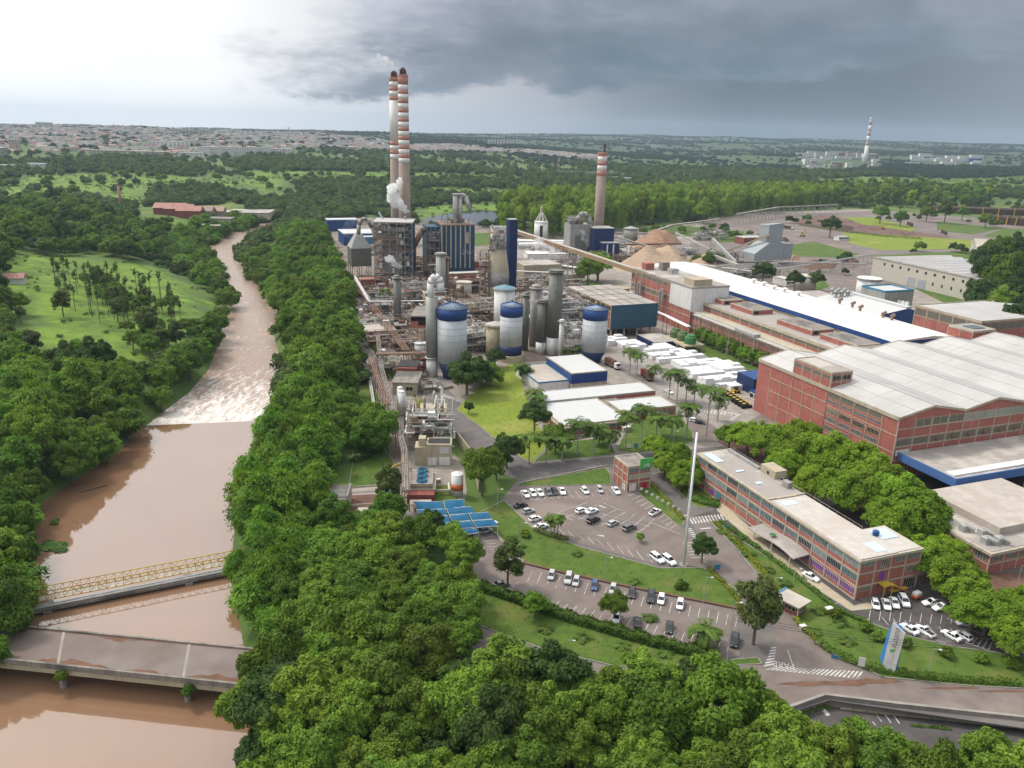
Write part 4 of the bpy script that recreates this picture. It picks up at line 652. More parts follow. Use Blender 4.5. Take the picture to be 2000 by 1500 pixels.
win(e, 'F', .8, 6.6, 8.2, 10.2, n=1, m='white'); win(e, 'F', 3.4, 6.2, 1.6, 4.0, n=6, m='cream', rows_=4); MB().box(.2, 3.2, -.1, .02, 1.6, 3.6).build('door', 'white', e)
ph = thing('stair_penthouse', 'flat-roofed brick penthouse on the corner of the red warehouse roof', 'rooftop building', (*LW(HO, .1, 31.5), HH), AX); shell(ph, 9, 19.5, 6, 'brick', 'roof_grey', .4, z0=.0); grid(ph, 'L', 19.5, 6, 4, (.4,)); grid(ph, 'F', 9, 6, 2, (2.6,))
for i in range(4): win(ph, 'L', 4.9*i+.5, 4.9*i+4.4, 3.4, 5.0, n=1, m='shutter')
win(ph, 'F', .6, 8.4, 3.3, 5, n=5, m='glass_open')
ca = thing('loading_canopy', 'wide blue-edged loading canopy projecting from the red warehouse', 'canopy', (*LW(HO, 2, 0), 0), AX); CL = 66
MB().box(0, CL, -22, -.4, 8.6, 9.3).build('roof', 'roof_grey', ca); MB().box(1.5, CL, -20.2, -17.2, 9.3, 9.75).build('skylight_strip', 'white', ca); MB().box(-.3, CL, -22.4, -22, 7., 9.7).box(-.3, 0.0, -22, -.4, 7., 9.7).build('fascia', mat('fascia_blue', (.07, .15, .36), .6, .15, .3), ca)
for i in range(5): MB().bar((3+i*15, -20.5, -.1), (3+i*15, -20.5, 8.6), .45, n=12).bar((3+i*15, -20.5, -.1), (3+i*15, -20.5, 1.3), .62, n=12).build('post', 'white', ca)
# ---- machine hall (long white roof with blue edge) and its stepped brick front
e = thing('machine_hall', 'very long hall with white roof and blue edge running behind the palms', 'factory hall', (*LW(HO, 80, 82), 0), AX); LX, LY, HH = 38, 218, 20.4
MB().box(0, LX, 0, LY, -.3, HH-2.1).build('wall', 'beige', e); r_ = MB(); r_.add([(-.6, -.5, HH), (LX*.62, -.5, HH+1.3), (LX+.6, -.5, HH-.4), (LX+.6, LY, HH-.4), (LX*.62, LY, HH+1.3), (-.6, LY, HH)], [(0, 1, 4, 5), (1, 2, 3, 4), (0, 2, 1), (5, 4, 3), (0, 5, 3, 2)]); r_.build('roof', 'roof_cream', e)
MB().box(-.7, -.3, -.6, LY, HH-2.2, HH).box(-.3, LX+.7, -.62, -.3, HH-2.2, HH-.02).box(-.3, LX, -.3, LY, HH-2.2, HH-.45).build('fascia', 'blue', e)
for i, (px, py) in enumerate(((1472,552),(1492,558),(1512,565),(1532,570),(1560,577))):
    q = LO(LW(HO, 80, 82), px, py, HH+1); MB().bar((0, 0, 0), (0, 0, 1.6), .55, n=10).lathe([(.6, 1.5), (2.0, 2.0), (1.9, 2.5), (.1, 3.0)], n=12).build('roof_extractor', 'white', e, loc=(q[0], q[1], HH+.6))
for px, py in ((1640,590),(1665,597),(1680,604),(1725,617),(1742,622)): q = LO(LW(HO, 80, 82), px, py, HH+1); MB().bar((0, 0, 0), (0, 0, 1.8), .7, n=10).bar((-.8, 0, 1.8), (1.4, 0, 2.6), .8, n=8).build('roof_fan', 'rustpipe', e, loc=(q[0], q[1], HH+.2))
for y0, y1 in ((0, 6), (8, 31), (37, 62), (82, 101), (108, 126)):      # brick plant rooms on the stepped roof
    o_ = LW(HO, 62, 82+y0-6); q = bld('rooftop_plant_room', f'low brick plant room on the stepped roof, {ordn((0,8,37,82,108).index(y0))} from the warehouse', 'rooftop building', o_, 13, y1-y0, 2.4, 'brick', 'roof_old', .2, group='plant rooms on the stepped roof', z=16.8); grid(q, 'L', y1-y0, 2.4, max(1, int((y1-y0)/9)), (2.3,)); win(q, 'F', 1, 4, .2, 2.1, n=1, m='glass_open')
e = thing('machine_hall_wing', 'long stepped brick factory wing in front of the white-roofed hall', 'factory wing', (*LW(HO, 48, 74), 0), AX); L1 = 186
MB().box(0, 7, 0, L1, -.3, 11.8).build('lower_wall', 'brick', e); MB().box(-.4, 7, -.1, L1, 11.81, 12.5).build('lower_roof', 'cream', e); MB().box(7.02, 31.9, 0, L1, -.3, 16.2).build('upper_wall', 'brick', e); MB().box(6.7, 31.9, -.1, L1, 16.21, 16.8).build('upper_roof', 'roof_grey', e); MB().box(6.5, 6.69, -.1, L1, 15.6, 17.1).build('ledge', 'cream', e)
grid(e, 'L', L1, 11.8, 22, (3.2, 7.2), wc=.28, hl=.25); b = MB(); [b.box(6.86, 7.1, L1*i/22-.2, L1*i/22+.2, 12.5, 15.6) for i in range(23)]; b.build('pilasters', 'cream', e)
for i in range(22):
    a = L1*i/22; win(e, 'L', a+.5, a+7.9, 8.7, 10.0, n=1, m='shutter'); win(e, 'L', a+.5, a+7.9, 4.6, 5.8, n=1, m='shutter') if i % 2 else None; w_ = win(e, 'L', a+.6, a+7.8, 13.9, 15.4, n=1, m='shutter'); w_.location.x = 6.9
    if 6 <= i < 14: win(e, 'L', a+.5, a+7.9, .8, 2.9, n=7, m='glass_open', rows_=2, fm='yellow')
o_ = LW(HO, 46.5, 74+118); e = thing('end_block', 'tall steamy brick block at the far end of the machine hall', 'factory block', (*o_, 0), AX)
MB().box(0, 24, 0, 68, -.3, 25).build('wall', 'brick', e); MB().box(-.4, 24.4, -.4, 68.4, 25.01, 26).build('roof', 'roof_grey', e); grid(e, 'L', 68, 25, 11, (9.4, 13.6, 17, 24.5), wc=.3, hl=.5); b = MB().box(-.2, 24.2, -.25, -.02, 12, 25).box(-.22, -.02, -.02, 22, 12.8, 24.8); b.build('cladding', 'white', e)
for i in range(11):
    a = 68*i/11; 
    if i > 3: win(e, 'L', a+.4, a+5.8, 21.8, 24, n=1, m='shutter'); win(e, 'L', a+.4, a+5.8, 14.6, 16.6, n=1, m='shutter')
MB().box(2, 14, 2, 12, 26, 29.5).build('roof_room', 'beige', e); MB().box(3, 9, 57, 62, 26, 30).build('roof_room', 'brick', e); MB().box(12, 17, 52, 57, 26, 31).build('roof_duct', 'steel', e); MB().box(11, 16, 40, 45, 26, 29).build('roof_fan_box', 'steel_lt', e)
for a, x_ in ((30, -2.), (56, -2)): MB().tube([(x_, a, 6), (x_, a, 18), (x_, a-3, 20), (x_, a-3, 12)], .7, n=8).build('duct', 'steel_lt', e)
q = LO(o_, 1560, 650, 13)
du = thing('air_duct', 'twin silver air ducts looping down the brick wing', 'duct', (*LW(HO, 46, 88), 0), AX); MB().tube([(-1, 0, 12.2), (-2.5, 0, 13.2), (-2.5, 0, 6.5), (-1.2, 1.8, 5)], .9, n=10).build('duct_bend', 'steel_lt', du); MB().tube([(-1, 5, 12.2), (-2.5, 5, 13.2), (-2.5, 5, 6.5), (-1.2, 2.5, 5)], .9, n=10).build('duct_bend', 'steel_lt', du)
pr = thing('pipe_gallery', 'pipe gallery on posts running along the brick wing', 'pipe rack', (*LW(HO, 40, 96), 0), AX); f_ = MB(); pp = MB()
for i in range(9): [f_.bar((x, i*10, -.1), (x, i*10, 13.6), .28) for x in (0, 3)]; f_.bar((0, i*10, 13), (3, i*10, 13), .2)
for k_ in range(4): pp.tube([(.3+k_*.8, -2, 13.7), (.3+k_*.8, 84, 13.7)], .28)
f_.build('frame', 'steel', pr); pp.build('pipes', 'steel_lt', pr); MB().box(-.3, 3.3, 30, 46, 14.1, 15.4).build('gallery_roof', 'steel_lt', pr)
e = bld('small_rooftop_box', 'small brick box with dark skylight between the two big roofs', 'rooftop building', LW(HO, 118, 74), 14, 13, 24.5, 'brick', 'roof_grey', .3); grid(e, 'F', 14, 24.5, 2, (24,)); grid(e, 'L', 13, 24.5, 2, (24,)); MB().box(4, 11, 3, 9, 24.65, 25).build('skylight', 'glass', e)
e = bld('right_edge_hall', 'brick hall with white roof at the right edge behind the big warehouse', 'factory hall', LW(HO, 150, 96), 70, 40, 22, 'brick', 'roof_hall', .6); grid(e, 'L', 40, 22, 5, (17, 21.5)); winrow(e, 'L', 40, 5, 17.5, 21, m='shutter', n=1); win(e, 'F', 1, 30, 17.5, 21, n=5, m='shutter')
# ---- dark green-clad block on stilts
O = G(1190, 662); e = thing('teal_clad_block', 'tall flat-roofed block with dark teal cladding and red brick side', 'factory block', (*O, 0), AX); MB().box(0, 28.3, .3, 56, 5, 17.8).build('wall', 'brick', e); MB().box(-.1, 28.6, -.15, .28, 5.2, 18.3).build('cladding', 'teal', e); MB().box(-.2, 28.5, .3, 56.2, 17.81, 18.3).build('roof', 'roof_grey', e)
[MB().box(1+8*i, 1.8+8*i, 1+9*j, 1.8+9*j, -.1, 5).build('column', 'cream', e) for i in range(4) for j in range(7)]; grid(e, 'L', 56, 18, 9, (5.2, 8.5, 11.8, 15), wc=.4, hl=.3, z0=5); b = MB(); [b.box(x-.12, x+.12, .4, 56, 18.31, 18.42) for x in (7, 14, 21)]; [b.box(.1, 28, y-.12, y+.12, 18.31, 18.42) for y in (14, 28, 42)]; b.build('roof_joints', 'dark', e)
for i in range(9): win(e, 'L', 6.22*i+.5, 6.22*i+5.8, 15.3, 17.4, n=5, m='glass_open', fm='yellow')
winrow(e, 'L', 56, 9, 8.8, 9.6, m='glass_open', n=5, skip=(3, 4)); 
e = bld('blue_canopy_shed', 'low shed with navy fascia at the foot of the teal block', 'shed', G(1277, 683), 14, 18, 3.6, 'navy', 'roof_grey', .1, trim='navy'); 
ft = thing('cooling_tank_deck', 'raised concrete deck carrying three mossy green cooling tanks', 'cooling tower', (*G(1335, 690), 0), AX); b = MB().box(0, 12, 0, 22, 3, 3.8); [b.box(x, x+.6, y, y+.6, 0, 3) for x in (.3, 11) for y in (.3, 7, 14, 21)]; b.build('deck', 'beige', ft)
for i in range(3): MB().lathe([(3, 3.8), (3, 7), (2.2, 7.8), (2.2, 8.3)], 5.8, 3.8+7*i, 14).build('tank', 'green', ft)
# ---- blue hall, beige-roofed annex, white-roofed staff buildings
O = G(1115, 765); e = thing('blue_parts_store', 'blue-walled hall with flat white roof beside the silos', 'building', (*O, 0), AX); MB().box(0, 17, 0, 27.5, 3.4, 7.7).build('wall', 'blue', e); MB().box(.3, 16.7, .3, 27.2, 7.71, 8.0).build('roof', 'roof_white', e); MB().box(-.1, 17.1, -.1, .3, 7.72, 8.2).box(-.1, .3, .3, 27.6, 7.72, 8.2).box(16.7, 17.1, .3, 27.6, 7.72, 8.2).build('coping', 'cream', e); MB().box(.1, 16.9, .1, 27.4, -.3, 3.4).build('base_wall', 'cream', e)
e = bld('beige_roof_annex', 'low annex with flat beige roof and light blue edge', 'building', LW(O, -14.5, 2), 14.3, 26, 4.6, 'white', 'roof_beige', .25, trim='skyblue')
O2 = G(1062, 806); q1 = LO(O2, 1290, 762, 4.5); e = bld('long_white_roof_building', 'long staff building with white flat roof below the blue hall', 'building', O2, 50, 13, 4.3, 'brick', 'roof_white', .4, trim='roof_grey'); winrow(e, 'F', 50, 10, 1.6, 2.8, n=4)
O3 = G(1099, 852); e = bld('canteen_building', 'low brick canteen with striped white roof beside the lawn', 'building', O3, 26, 28, 3.8, 'brick', 'roof_white', .35, trim='cream'); MB().box(-.9, 26.9, -.9, 0, 3.0, 3.55).box(-.9, 0, 0, 28, 3.0, 3.55).build('eaves', 'cream', e); grid(e, 'F', 26, 3.2, 6, ()); grid(e, 'L', 28, 3.2, 7, ()); winrow(e, 'F', 26, 6, 1.5, 2.6, n=5, skip=(3,)); winrow(e, 'L', 28, 7, 1.9, 2.6, n=5); MB().box(14, 17, -.1, .02, .1, 2.5).build('door', 'glass_open', e)
O4 = G(1213, 822); e = bld('office_annex', 'brick annex with white roof and two round roof vents', 'building', O4, 24, 13, 3.7, 'brick', 'roof_white', .35, trim='cream'); winrow(e, 'F', 24, 6, 1.4, 2.6, n=4); grid(e, 'F', 24, 3.5, 6, ()); [MB().lathe([(.5, 0), (.8, .4), (.1, .7)], n=10).build('roof_vent', 'white', e, loc=(x, 6, 3.85)) for x in (9, 15)]
e = bld('link_block', 'narrow grey-roofed link between the two white-roofed buildings', 'building', LW(O3, 26.6, 6), 7.5, 22, 3.3, 'brick', 'roof_old', .2)
e = bld('forklift_workshop', 'dark blue box building between the bales and the red warehouse', 'building', G(1470, 772), 13, 12, 7, 'navy', 'blue', .1, trim='navy'); e2 = bld('white_fronted_shop', 'low blue-roofed shop with arched white openings by the forklifts', 'building', G(1480, 785), 15, 6, 3.2, 'white', 'blue', .1, trim='blue'); winrow(e2, 'F', 15, 5, .6, 2.4, n=1, m='glass_open'); winrow(e2, 'L', 6, 2, .6, 2.4, n=1, m='glass_open')
# ---- right: low building among the rain trees, hut, beige roofs
O = G(1926, 1122); e = thing('corner_office', 'flat-roofed building with rooftop air units at the right edge', 'building', (*O, 0), AX); MB().box(0, 40, 0, 20, -.3, 5.6).build('wall', 'brick', e); MB().box(-.8, 40.5, -.8, 20.8, 5.61, 6.4).build('cornice', 'cream', e); MB().box(10, 40, 6, 30, 6.41, 8.6).build('roof_box', 'roof_beige', e); MB().box(0, 40, 0, 20, 6.41, 6.5).build('roof', 'roof_grey', e)
for a in ((1.5, 3), (4.5, 6.5), (5, 2), (2, 10)): MB().box(a[0], a[0]+2.4, a[1], a[1]+1.8, 6.5, 8.3).bar((a[0]+1, a[1]+1, 8.2), (a[0]+2.8, a[1]-1, 7.4), .6, n=8).build('air_unit', 'steel_lt', e)
grid(e, 'F', 40, 5.6, 8, (2.8,)); [win(e, 'F', 1+i*5, 4.2+i*5, 3.4, 4.9, n=4) for i in range(8)]; grid(e, 'L', 20, 5.6, 4, (2.8,)); [win(e, 'L', 1+i*5, 4.2+i*5, 3.4, 4.9, n=4) for i in range(4)]
O = G(1557, 1212); e = thing('security_hut', 'small roadside guard hut with flat brown roof and blue edge', 'guard hut', (*O, 0), AX+R(18)); MB().box(.8, 4.2, .6, 4.6, -.2, 2.6).build('wall', 'brick_dk', e); MB().box(0, 5.2, 0, 6.4, 2.9, 3.2).build('roof', 'roof_beige', e); MB().box(-.15, 5.35, 6.4, 7.0, 2.8, 3.3).build('fascia', 'skyblue', e); MB().bar((.3, .3, 0), (.3, .3, 2.9), .16).bar((.3, 6, 0), (.3, 6, 2.9), .16).build('post', 'cream', e); win(e, 'F', 1.4, 3.6, 1.2, 2.2, n=2).location.y = .6; win(e, 'L', 1.2, 4, 1.2, 2.2, n=3, m='glass_open').location.x = .8
# ---- warehouses and sheds towards the upper right
O = G(1700, 541); a2 = R(21)-R(0)
wlc = [G(1700, 541), G(1946, 601)]; ang = math.atan2(wlc[1][1]-wlc[0][1], wlc[1][0]-wlc[0][0]); Lw = math.dist(*wlc)
e = thing('ribbed_warehouse', 'long cream ribbed-wall warehouse with sawtooth grey roof', 'warehouse', (*wlc[0], 0), ang); MB().box(0, Lw, 0, 70, -.3, 16.3).build('wall', 'corr', e); r_ = MB()
for i in range(11): x = Lw*i/11; r_.add([(x, -.3, 16.35), (x+Lw/11*.8, -.3, 17.6), (x+Lw/11, -.3, 16.35), (x, 70, 16.35), (x+Lw/11*.8, 70, 17.6), (x+Lw/11, 70, 16.35)], [(0, 1, 4, 3), (1, 2, 5, 4), (0, 2, 1), (3, 4, 5)])
r_.build('roof', 'roof_hall', e); MB().box(-.3, Lw+.3, -.45, -.15, 15.8, 16.6).build('gutter', 'steel_lt', e)
for i in range(13): win(e, 'F', 12+Lw*.92*i/13, 14+Lw*.92*i/13, 11.5, 13.5, n=1, m='glass_open'); win(e, 'F', 12+Lw*.92*i/13, 13.4+Lw*.92*i/13, 4.5, 7, n=1, m='glass_open') if i > 4 else None
for x in (39, 49): MB().box(x, x+8, -.1, .02, .2, 7).build('roller_door', 'greymetal', e)
e = bld('beige_roof_depot', 'big depot with pale brown roof beyond the ribbed warehouse', 'warehouse', G(1905, 505), 90, 60, 9, 'roof_white', 'roof_beige', .1, rz=ang+R(48)); MB().roofx(-1, 91, -1, 61, 9.2, 7).build('pitched_roof', 'roof_beige', e)
O = G(1722, 612); e = bld('grey_service_block', 'pale grey block with bright blue roof edge beside the white tank', 'building', O, 24, 20, 13.6, 'cladding', 'roof_white', 1.0, trim='skyblue'); MB().box(-8, 0, 2, 6, -.2, 7).build('stair_annex', 'steel_lt', e); grid(e, 'F', 24, 12.8, 6, (4, 8.5), m='greymetal', wc=.2, hl=.15)
O = G(1797, 634); e = thing('blue_gable_shed', 'long shed with white roof and bright blue gable end', 'shed', (*LW(O, -33, 0), 0), AX); MB().box(.1, 32.9, .1, 54, -.2, 7.4).build('wall', 'blue', e); r_ = MB(); r_.add([(-.5, -.1, 7.6), (21, -.1, 10.6), (33.5, -.1, 8.2), (-.5, 54, 7.6), (21, 54, 10.6), (33.5, 54, 8.2)], [(0, 1, 4, 3), (1, 2, 5, 4), (0, 2, 1), (3, 4, 5), (0, 3, 5, 2)]); r_.build('roof', 'roof_white', e); MB().box(20, 24, 0, 54, 10.3, 11.6).build('ridge_vent', 'roof_white', e)
b = MB(); b.add([(-.52, -.2, -.1), (33.5, -.2, -.1), (33.5, -.2, 8.15), (21, -.2, 10.55), (-.52, -.2, 7.55)], [(0, 1, 2, 3, 4)]); b.box(-.75, -.52, -.15, 54, 6.3, 7.7).build('gable_panel', 'blue', e)
O = G(1505, 517); e = thing('grey_screening_house', 'pale grey metal screening house with a taller tower on top', 'building', (*O, 0), AX); b = MB(); H1 = 15
[b.box(x, x+.5, y, y+.5, -.1, 6) for x in (0, 12, 24) for y in (.5, 15)]; b.build('support_frame', 'steel', e)
MB().add([(-16, 2, 6), (12, 0, 6), (12, 18, 6), (-16, 18, 6), (-16, 2, 9), (12, 0, 17), (12, 18, 17), (-16, 18, 9), (-2, 1, 17), (-2, 18, 17)], []) ; b = MB(); b.add([(-18, 0, 4), (12, 0, 4), (12, 18, 4), (-18, 18, 4), (-18, 0, 10), (-4, 0, 19), (12, 0, 17), (-18, 18, 10), (-4, 18, 19), (12, 18, 17)], [(0, 1, 6, 5, 4), (3, 7, 8, 9, 2), (0, 4, 7, 3), (4, 5, 8, 7), (5, 6, 9, 8), (1, 2, 9, 6), (0, 3, 2, 1)]); b.build('lower_housing', 'greymetal', e)
MB().box(12.05, 21, -.5, 17, 4, 18).build('side_housing', 'greymetal', e); b = MB(); b.box(-3, 12, 4, 17, 15, 33).add([(-3.2, 3.8, 33), (12.2, 3.8, 33), (12.2, 17.2, 31), (-3.2, 17.2, 31), (-3.2, 3.8, 34), (12.2, 3.8, 35.5), (12.2, 17.2, 34), (-3.2, 17.2, 33)], [(4, 5, 6, 7), (0, 1, 5, 4), (1, 2, 6, 5), (2, 3, 7, 6), (3, 0, 4, 7)]); b.build('tower_housing', 'greymetal', e)
for nm_, lb, px, lx, ly, h, wl_, rf_ in (('brick_shed', 'small dark red shed with pale roof behind the screening house', (1452,478), 34, 16, 7, 'brick_dk', 'roof_hall'), ('white_kiosk', 'tiny white flat-roofed kiosk on the log yard road', (1638,470), 14, 8, 4, 'white', 'roof_white'),
    ('yellow_block', 'pale yellow two-storey block with flat roof behind the digesters', (1023,548), 30, 24, 11, 'beige', 'roof_beige'), ('cream_workshop', 'cream workshop beside the tree by the conveyor', (1092,562), 20, 18, 9, 'cream', 'roof_grey'), ('grey_roof_shed', 'grey-roofed shed behind the long white roof', (1440,575), 18, 46, 6.5, 'brick', 'roof_grey'),
    ('low_grey_shed', 'low grey shed beside the ribbed tank', (1565,600), 30, 20, 6, 'brick', 'roof_grey'), ('blue_wall_office', 'small blue and red building beyond the log yard', (1716,418), 22, 10, 6, 'navy', 'roof_white'), ('green_end_hall', 'white hall behind the navy tower', (1005,455), 36, 30, 11, 'white', 'roof_white'), ('narrow_white_house', 'low white house at the edge of the plantation', (966,468), 16, 14, 12, 'white', 'roof_white'),
    ('dirt_yard_shed', 'long pale shed in the dirt yard', (1535,560), 8, 16, 5, 'white', 'roof_white'), ('substation_house', 'white house with grey roof near the substation', (1190,358), 30, 14, 9, 'white', 'roof_grey')):
    x, y = G(*px); e = bld(nm_, lb, 'building', (x, y), lx, ly, h, wl_, rf_, .3, z=max(0, TZ(x, y))); winrow(e, 'F', lx, max(2, lx//6), h*.45, h*.45+1.2, n=2, m='glass_open')
# ---- left: blue sheds beyond the boiler, cylinder-side brick and beige buildings
for nm_, lb, px, lx, ly, h, wl_, rf_, pr_ in (('blue_shed', 'blue-walled shed with white roof at the river end of the plant', (672,480), 38, 34, 11, 'blue', 'roof_white', .5), ('white_roof_shed', 'low white-roofed shed beside the boiler house', (712,482), 30, 30, 9, 'skyblue', 'roof_white', .3), ('blue_box_shed', 'small tall blue shed half hidden by trees', (640,452), 32, 16, 12, 'blue', 'roof_white', .3),
    ('brick_open_block', 'two-storey brick block with open dark bays beside the tall column', (797,655), 0, 0, 0, 0, 0, 0), ('sloped_yard_hut', 'beige hut with dark roof at the end of the yard', (773,772), 0, 0, 0, 0, 0, 0)):
    if lx: e = bld(nm_, lb, 'shed', G(*px), lx, ly, h, wl_, rf_, pr_, trim='white'); grid(e, 'F', lx, h-.4, 5, (), m='navy', wc=.15)
O = G(802, 672); e = thing('brick_open_block', 'brick block with open dark bays on stilts beside the tall column', 'building', (*O, 0), AX-R(21)); [MB().box(x, x+.5, y, y+.5, -.1, 8).build('column', 'cream', e) for x in (.1, 6, 12.5) for y in (.1, 8, 16, 24)]
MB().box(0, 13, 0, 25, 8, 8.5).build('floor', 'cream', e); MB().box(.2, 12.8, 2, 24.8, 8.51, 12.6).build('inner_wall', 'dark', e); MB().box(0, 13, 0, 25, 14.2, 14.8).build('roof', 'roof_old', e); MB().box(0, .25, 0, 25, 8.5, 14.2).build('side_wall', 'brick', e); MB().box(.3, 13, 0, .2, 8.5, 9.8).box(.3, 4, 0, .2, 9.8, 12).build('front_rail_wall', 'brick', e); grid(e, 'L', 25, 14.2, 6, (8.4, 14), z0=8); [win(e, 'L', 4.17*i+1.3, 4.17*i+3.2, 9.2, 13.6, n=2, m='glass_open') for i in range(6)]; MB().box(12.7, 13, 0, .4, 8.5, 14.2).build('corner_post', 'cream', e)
O = G(767, 770); e = thing('yard_hut', 'beige hut with dark flat roof and red brick rear at the yard end', 'building', (*O, 0), 0); MB().box(0, 10.2, 0, 16, -.2, 5).build('wall', 'beige', e); MB().box(-.4, 10.6, -.4, 16.4, 5.01, 5.3).build('roof', 'roof_old', e); MB().box(-.5, 8, 16.4, 28, -.1, 6.5).build('rear_wall', 'brick_dk', e); MB().box(-.6, 8.2, 18, 28.3, 6.51, 6.8).build('rear_roof', 'dark', e); win(e, 'F', 5.5, 8.3, 1.8, 3.4, n=2, m='glass_open')
# ================================================================ process plant
defm('chim_dark', (.10, .055, .045), .9, .3, 1)
def wpx(px, py, w_, z=0): return math.dist(G(px-w_/2, py, z), G(px+w_/2, py, z))/2
def ladder(e, x, y, z0, z1, m='steel'):
    b = MB().bar((x-.25, y, z0), (x-.25, y, z1), .05).bar((x+.25, y, z0), (x+.25, y, z1), .05)
    z = z0
    while z < z1: b.bar((x-.25, y, z), (x+.25, y, z), .03); z += 1.2
    b.build('ladder', m, e)
def chimney(name, label, px, py, h, r0, r1, bands, base='chimney', flues=4, zt=3.5):
    x, y = G(px, py); e = thing(name, label, 'chimney', (x, y, -.5)); rad = lambda z: r0+(r1-r0)*z/h
    zs = [0]+[b[0] for b in bands]+[h]; MB().lathe([(rad(0), 0), (rad(bands[0][0]), bands[0][0])], n=28).build('shaft', base, e, True)
    for (z, m), z2 in zip(bands, zs[2:]): MB().lathe([(rad(z)*1.002, z+.01), (rad(z2)*1.002, z2)], n=28).build('painted_band', m, e, True)
    rim = MB().lathe([(r1*1.06, h-1.2), (r1*1.06, h+.3), (r1*.8, h+.3)], n=28).build('rim', bands[-1][1], e)
    b = MB(); [b.bar((r1*.45*math.cos(i*6.28/flues+.5), r1*.45*math.sin(i*6.28/flues+.5), h-1), (r1*.45*math.cos(i*6.28/flues+.5), r1*.45*math.sin(i*6.28/flues+.5), h+zt+(i % 2)*1.2), r1*.24, n=10) for i in range(flues)]; b.build('flues', 'chim_dark', rim); ladder(e, 0, -r0*1.01, 4, h*.6); return e
H1 = HT(793, 540, 145); bs = []; z = H1-9*6.15-3.6
for i in range(9): bs += [(z+3.4, 'chim_r'), (z+6.15, 'chim_w')]; z += 6.15
bs = [(H1-9*6.15-3.4, 'chim_w')]+bs[:-1]; chimney('chimney', 'tallest chimney, right of the twin pair, ringed red and white all the way up', 793, 540, H1, 4.6, 3.5, bs)
H2 = HT(775.5, 528, 150); k = H2/H1; chimney('chimney', 'left chimney of the twin pair, with a plain white band between its red rings', 776.5, 528, H2, 4.6, 3.5, [(H1-9*6.15-2, 'chim_w'), (H1-9*6.15+1.6, 'chim_r'), (H1-9*6.15+4.6, 'chim_w'), (H1-9*6.15+7.9, 'chim_r'), (H1-9*6.15+10.9, 'chim_w'), (H2-15.6, 'chim_r'), (H2-12.7, 'chim_w'), (H2-9.2, 'chim_r'), (H2-6.3, 'chim_w'), (H2-2.9, 'chim_r')])
H3 = HT(1165.5, 505, 297); chimney('chimney', 'single concrete chimney with red and white top rising from the navy block', 1165.5, 505, H3, 4.6, 3.9, [(H3-19, 'chim_r'), (H3-14.5, 'chim_w'), (H3-10.5, 'chim_r'), (H3-7, 'chim_w'), (H3-3, 'chim_r')], flues=1, zt=7)
x, y = GT(1688, 322); e = thing('distant_chimney', 'lone pale chimney far away beside the distant factory at right', 'chimney', (x, y, TZ(x, y)-2)); hf = 182; MB().lathe([(9, 0), (7.2, hf*.42)], n=20).build('shaft', 'chim_w', e, True)
for i, (a, b, m) in enumerate(((.42, .5, 'chim_r'), (.5, .62, 'chim_w'), (.62, .72, 'chim_r'), (.72, .84, 'chim_w'), (.84, .96, 'chim_r'), (.96, 1, 'chim_w'))): MB().lathe([(9-4*a, hf*a), (9-4*b, hf*b)], n=20).build('painted_band', 'chim_pink' if m == 'chim_r' else m, e, True)
# ---- silos
def silo(label, px, py, w_, zb, ze, zr, cone, drum=0):
    x, y = G(px, py); r = wpx(px, py, w_); e = thing('silo', label, 'silo', (x, y, 0), 0, 'grey silos with blue caps')
    if cone: MB().lathe([(r*.62, -.2), (r*.66, zb*.25), (r, zb)], n=40).build('funnel', 'navy', e, True)
    else: MB().lathe([(r*1.25, -.2), (r*1.25, drum)], n=32).build('concrete_drum', 'beige', e); MB().lathe([(r*1.01, drum), (r*1.01, zb)], n=40).build('base_band', 'navy', e, True)
    sh0 = MB().lathe([(r, zb), (r, ze-5)], n=40).build('shell', 'tank', e, True); MB().lathe([(r*1.012, ze-5), (r*1.012, ze)], n=40).build('blue_band', mat('silo_blue', (.016, .055, .19), .5, .15) if 'silo_blue' not in bpy.data.materials else bpy.data.materials['silo_blue'], e, True)
    rf0 = MB().lathe([(r*1.03, ze), (.5, zr)], n=40).build('roof', 'silo_roof', e, True); b = MB()
    for i in range(22): a = i*2*math.pi/22; b.bar((r*1.03*math.cos(a), r*1.03*math.sin(a), ze+.12), (.4*math.cos(a), .4*math.sin(a), zr+.12), .10)
    b.build('roof_ribs', 'blue', rf0); MB().lathe([(.6, zr-.1), (.6, zr+.9), (.1, zr+1.3)], n=10).build('cap', 'steel', rf0); h = MB()
    for z in np.arange(zb+4, ze-6, 2.9): h.lathe([(r*1.004, z), (r*1.012, z+.06), (r*1.004, z+.12)], n=40)
    h.build('hoops', 'steel', sh0); return x, y, r
silo('widest grey silo with blue cap and blue funnel foot, behind the dark round tree', 883, 737, 57, 7.8, 32., 34.3, True)
silo('middle grey silo with blue cap, standing on a round concrete drum', 997, 703, 43, 7.6, 27, 28.8, False, 3.2); silo('rightmost grey silo with blue cap and funnel foot, beside the teal block', 1158, 706, 47, 5.8, 26.3, 28.2, True)
x, y = G(844, 735); e = thing('gooseneck_stack', 'tall grey stack with white gooseneck top left of the widest silo', 'stack', (x, y, 0)); r = wpx(844, 735, 23); MB().lathe([(r*.95, -.2), (r*.95, 9)], n=24).build('base', 'white', e, True); MB().lathe([(r, 9), (r, 36)], n=24).lathe([(r*1.25, 8.6), (r*1.25, 9.1)], n=24).build('shaft', 'cladding', e, True); MB().tube([(-.5, 0, 35.5), (-.5, 0, 42), (.2, 0, 44), (1.6, 0, 45), (3.2, 0, 44.4), (3.9, 0, 42.5), (3.9, 0, 38.5)], 1.5, n=14).build('gooseneck', 'white', e, True); ladder(e, r*.9, -r*.5, 2, 34)
defm('teal_top', (.13, .24, .29), .6, .2, .5)
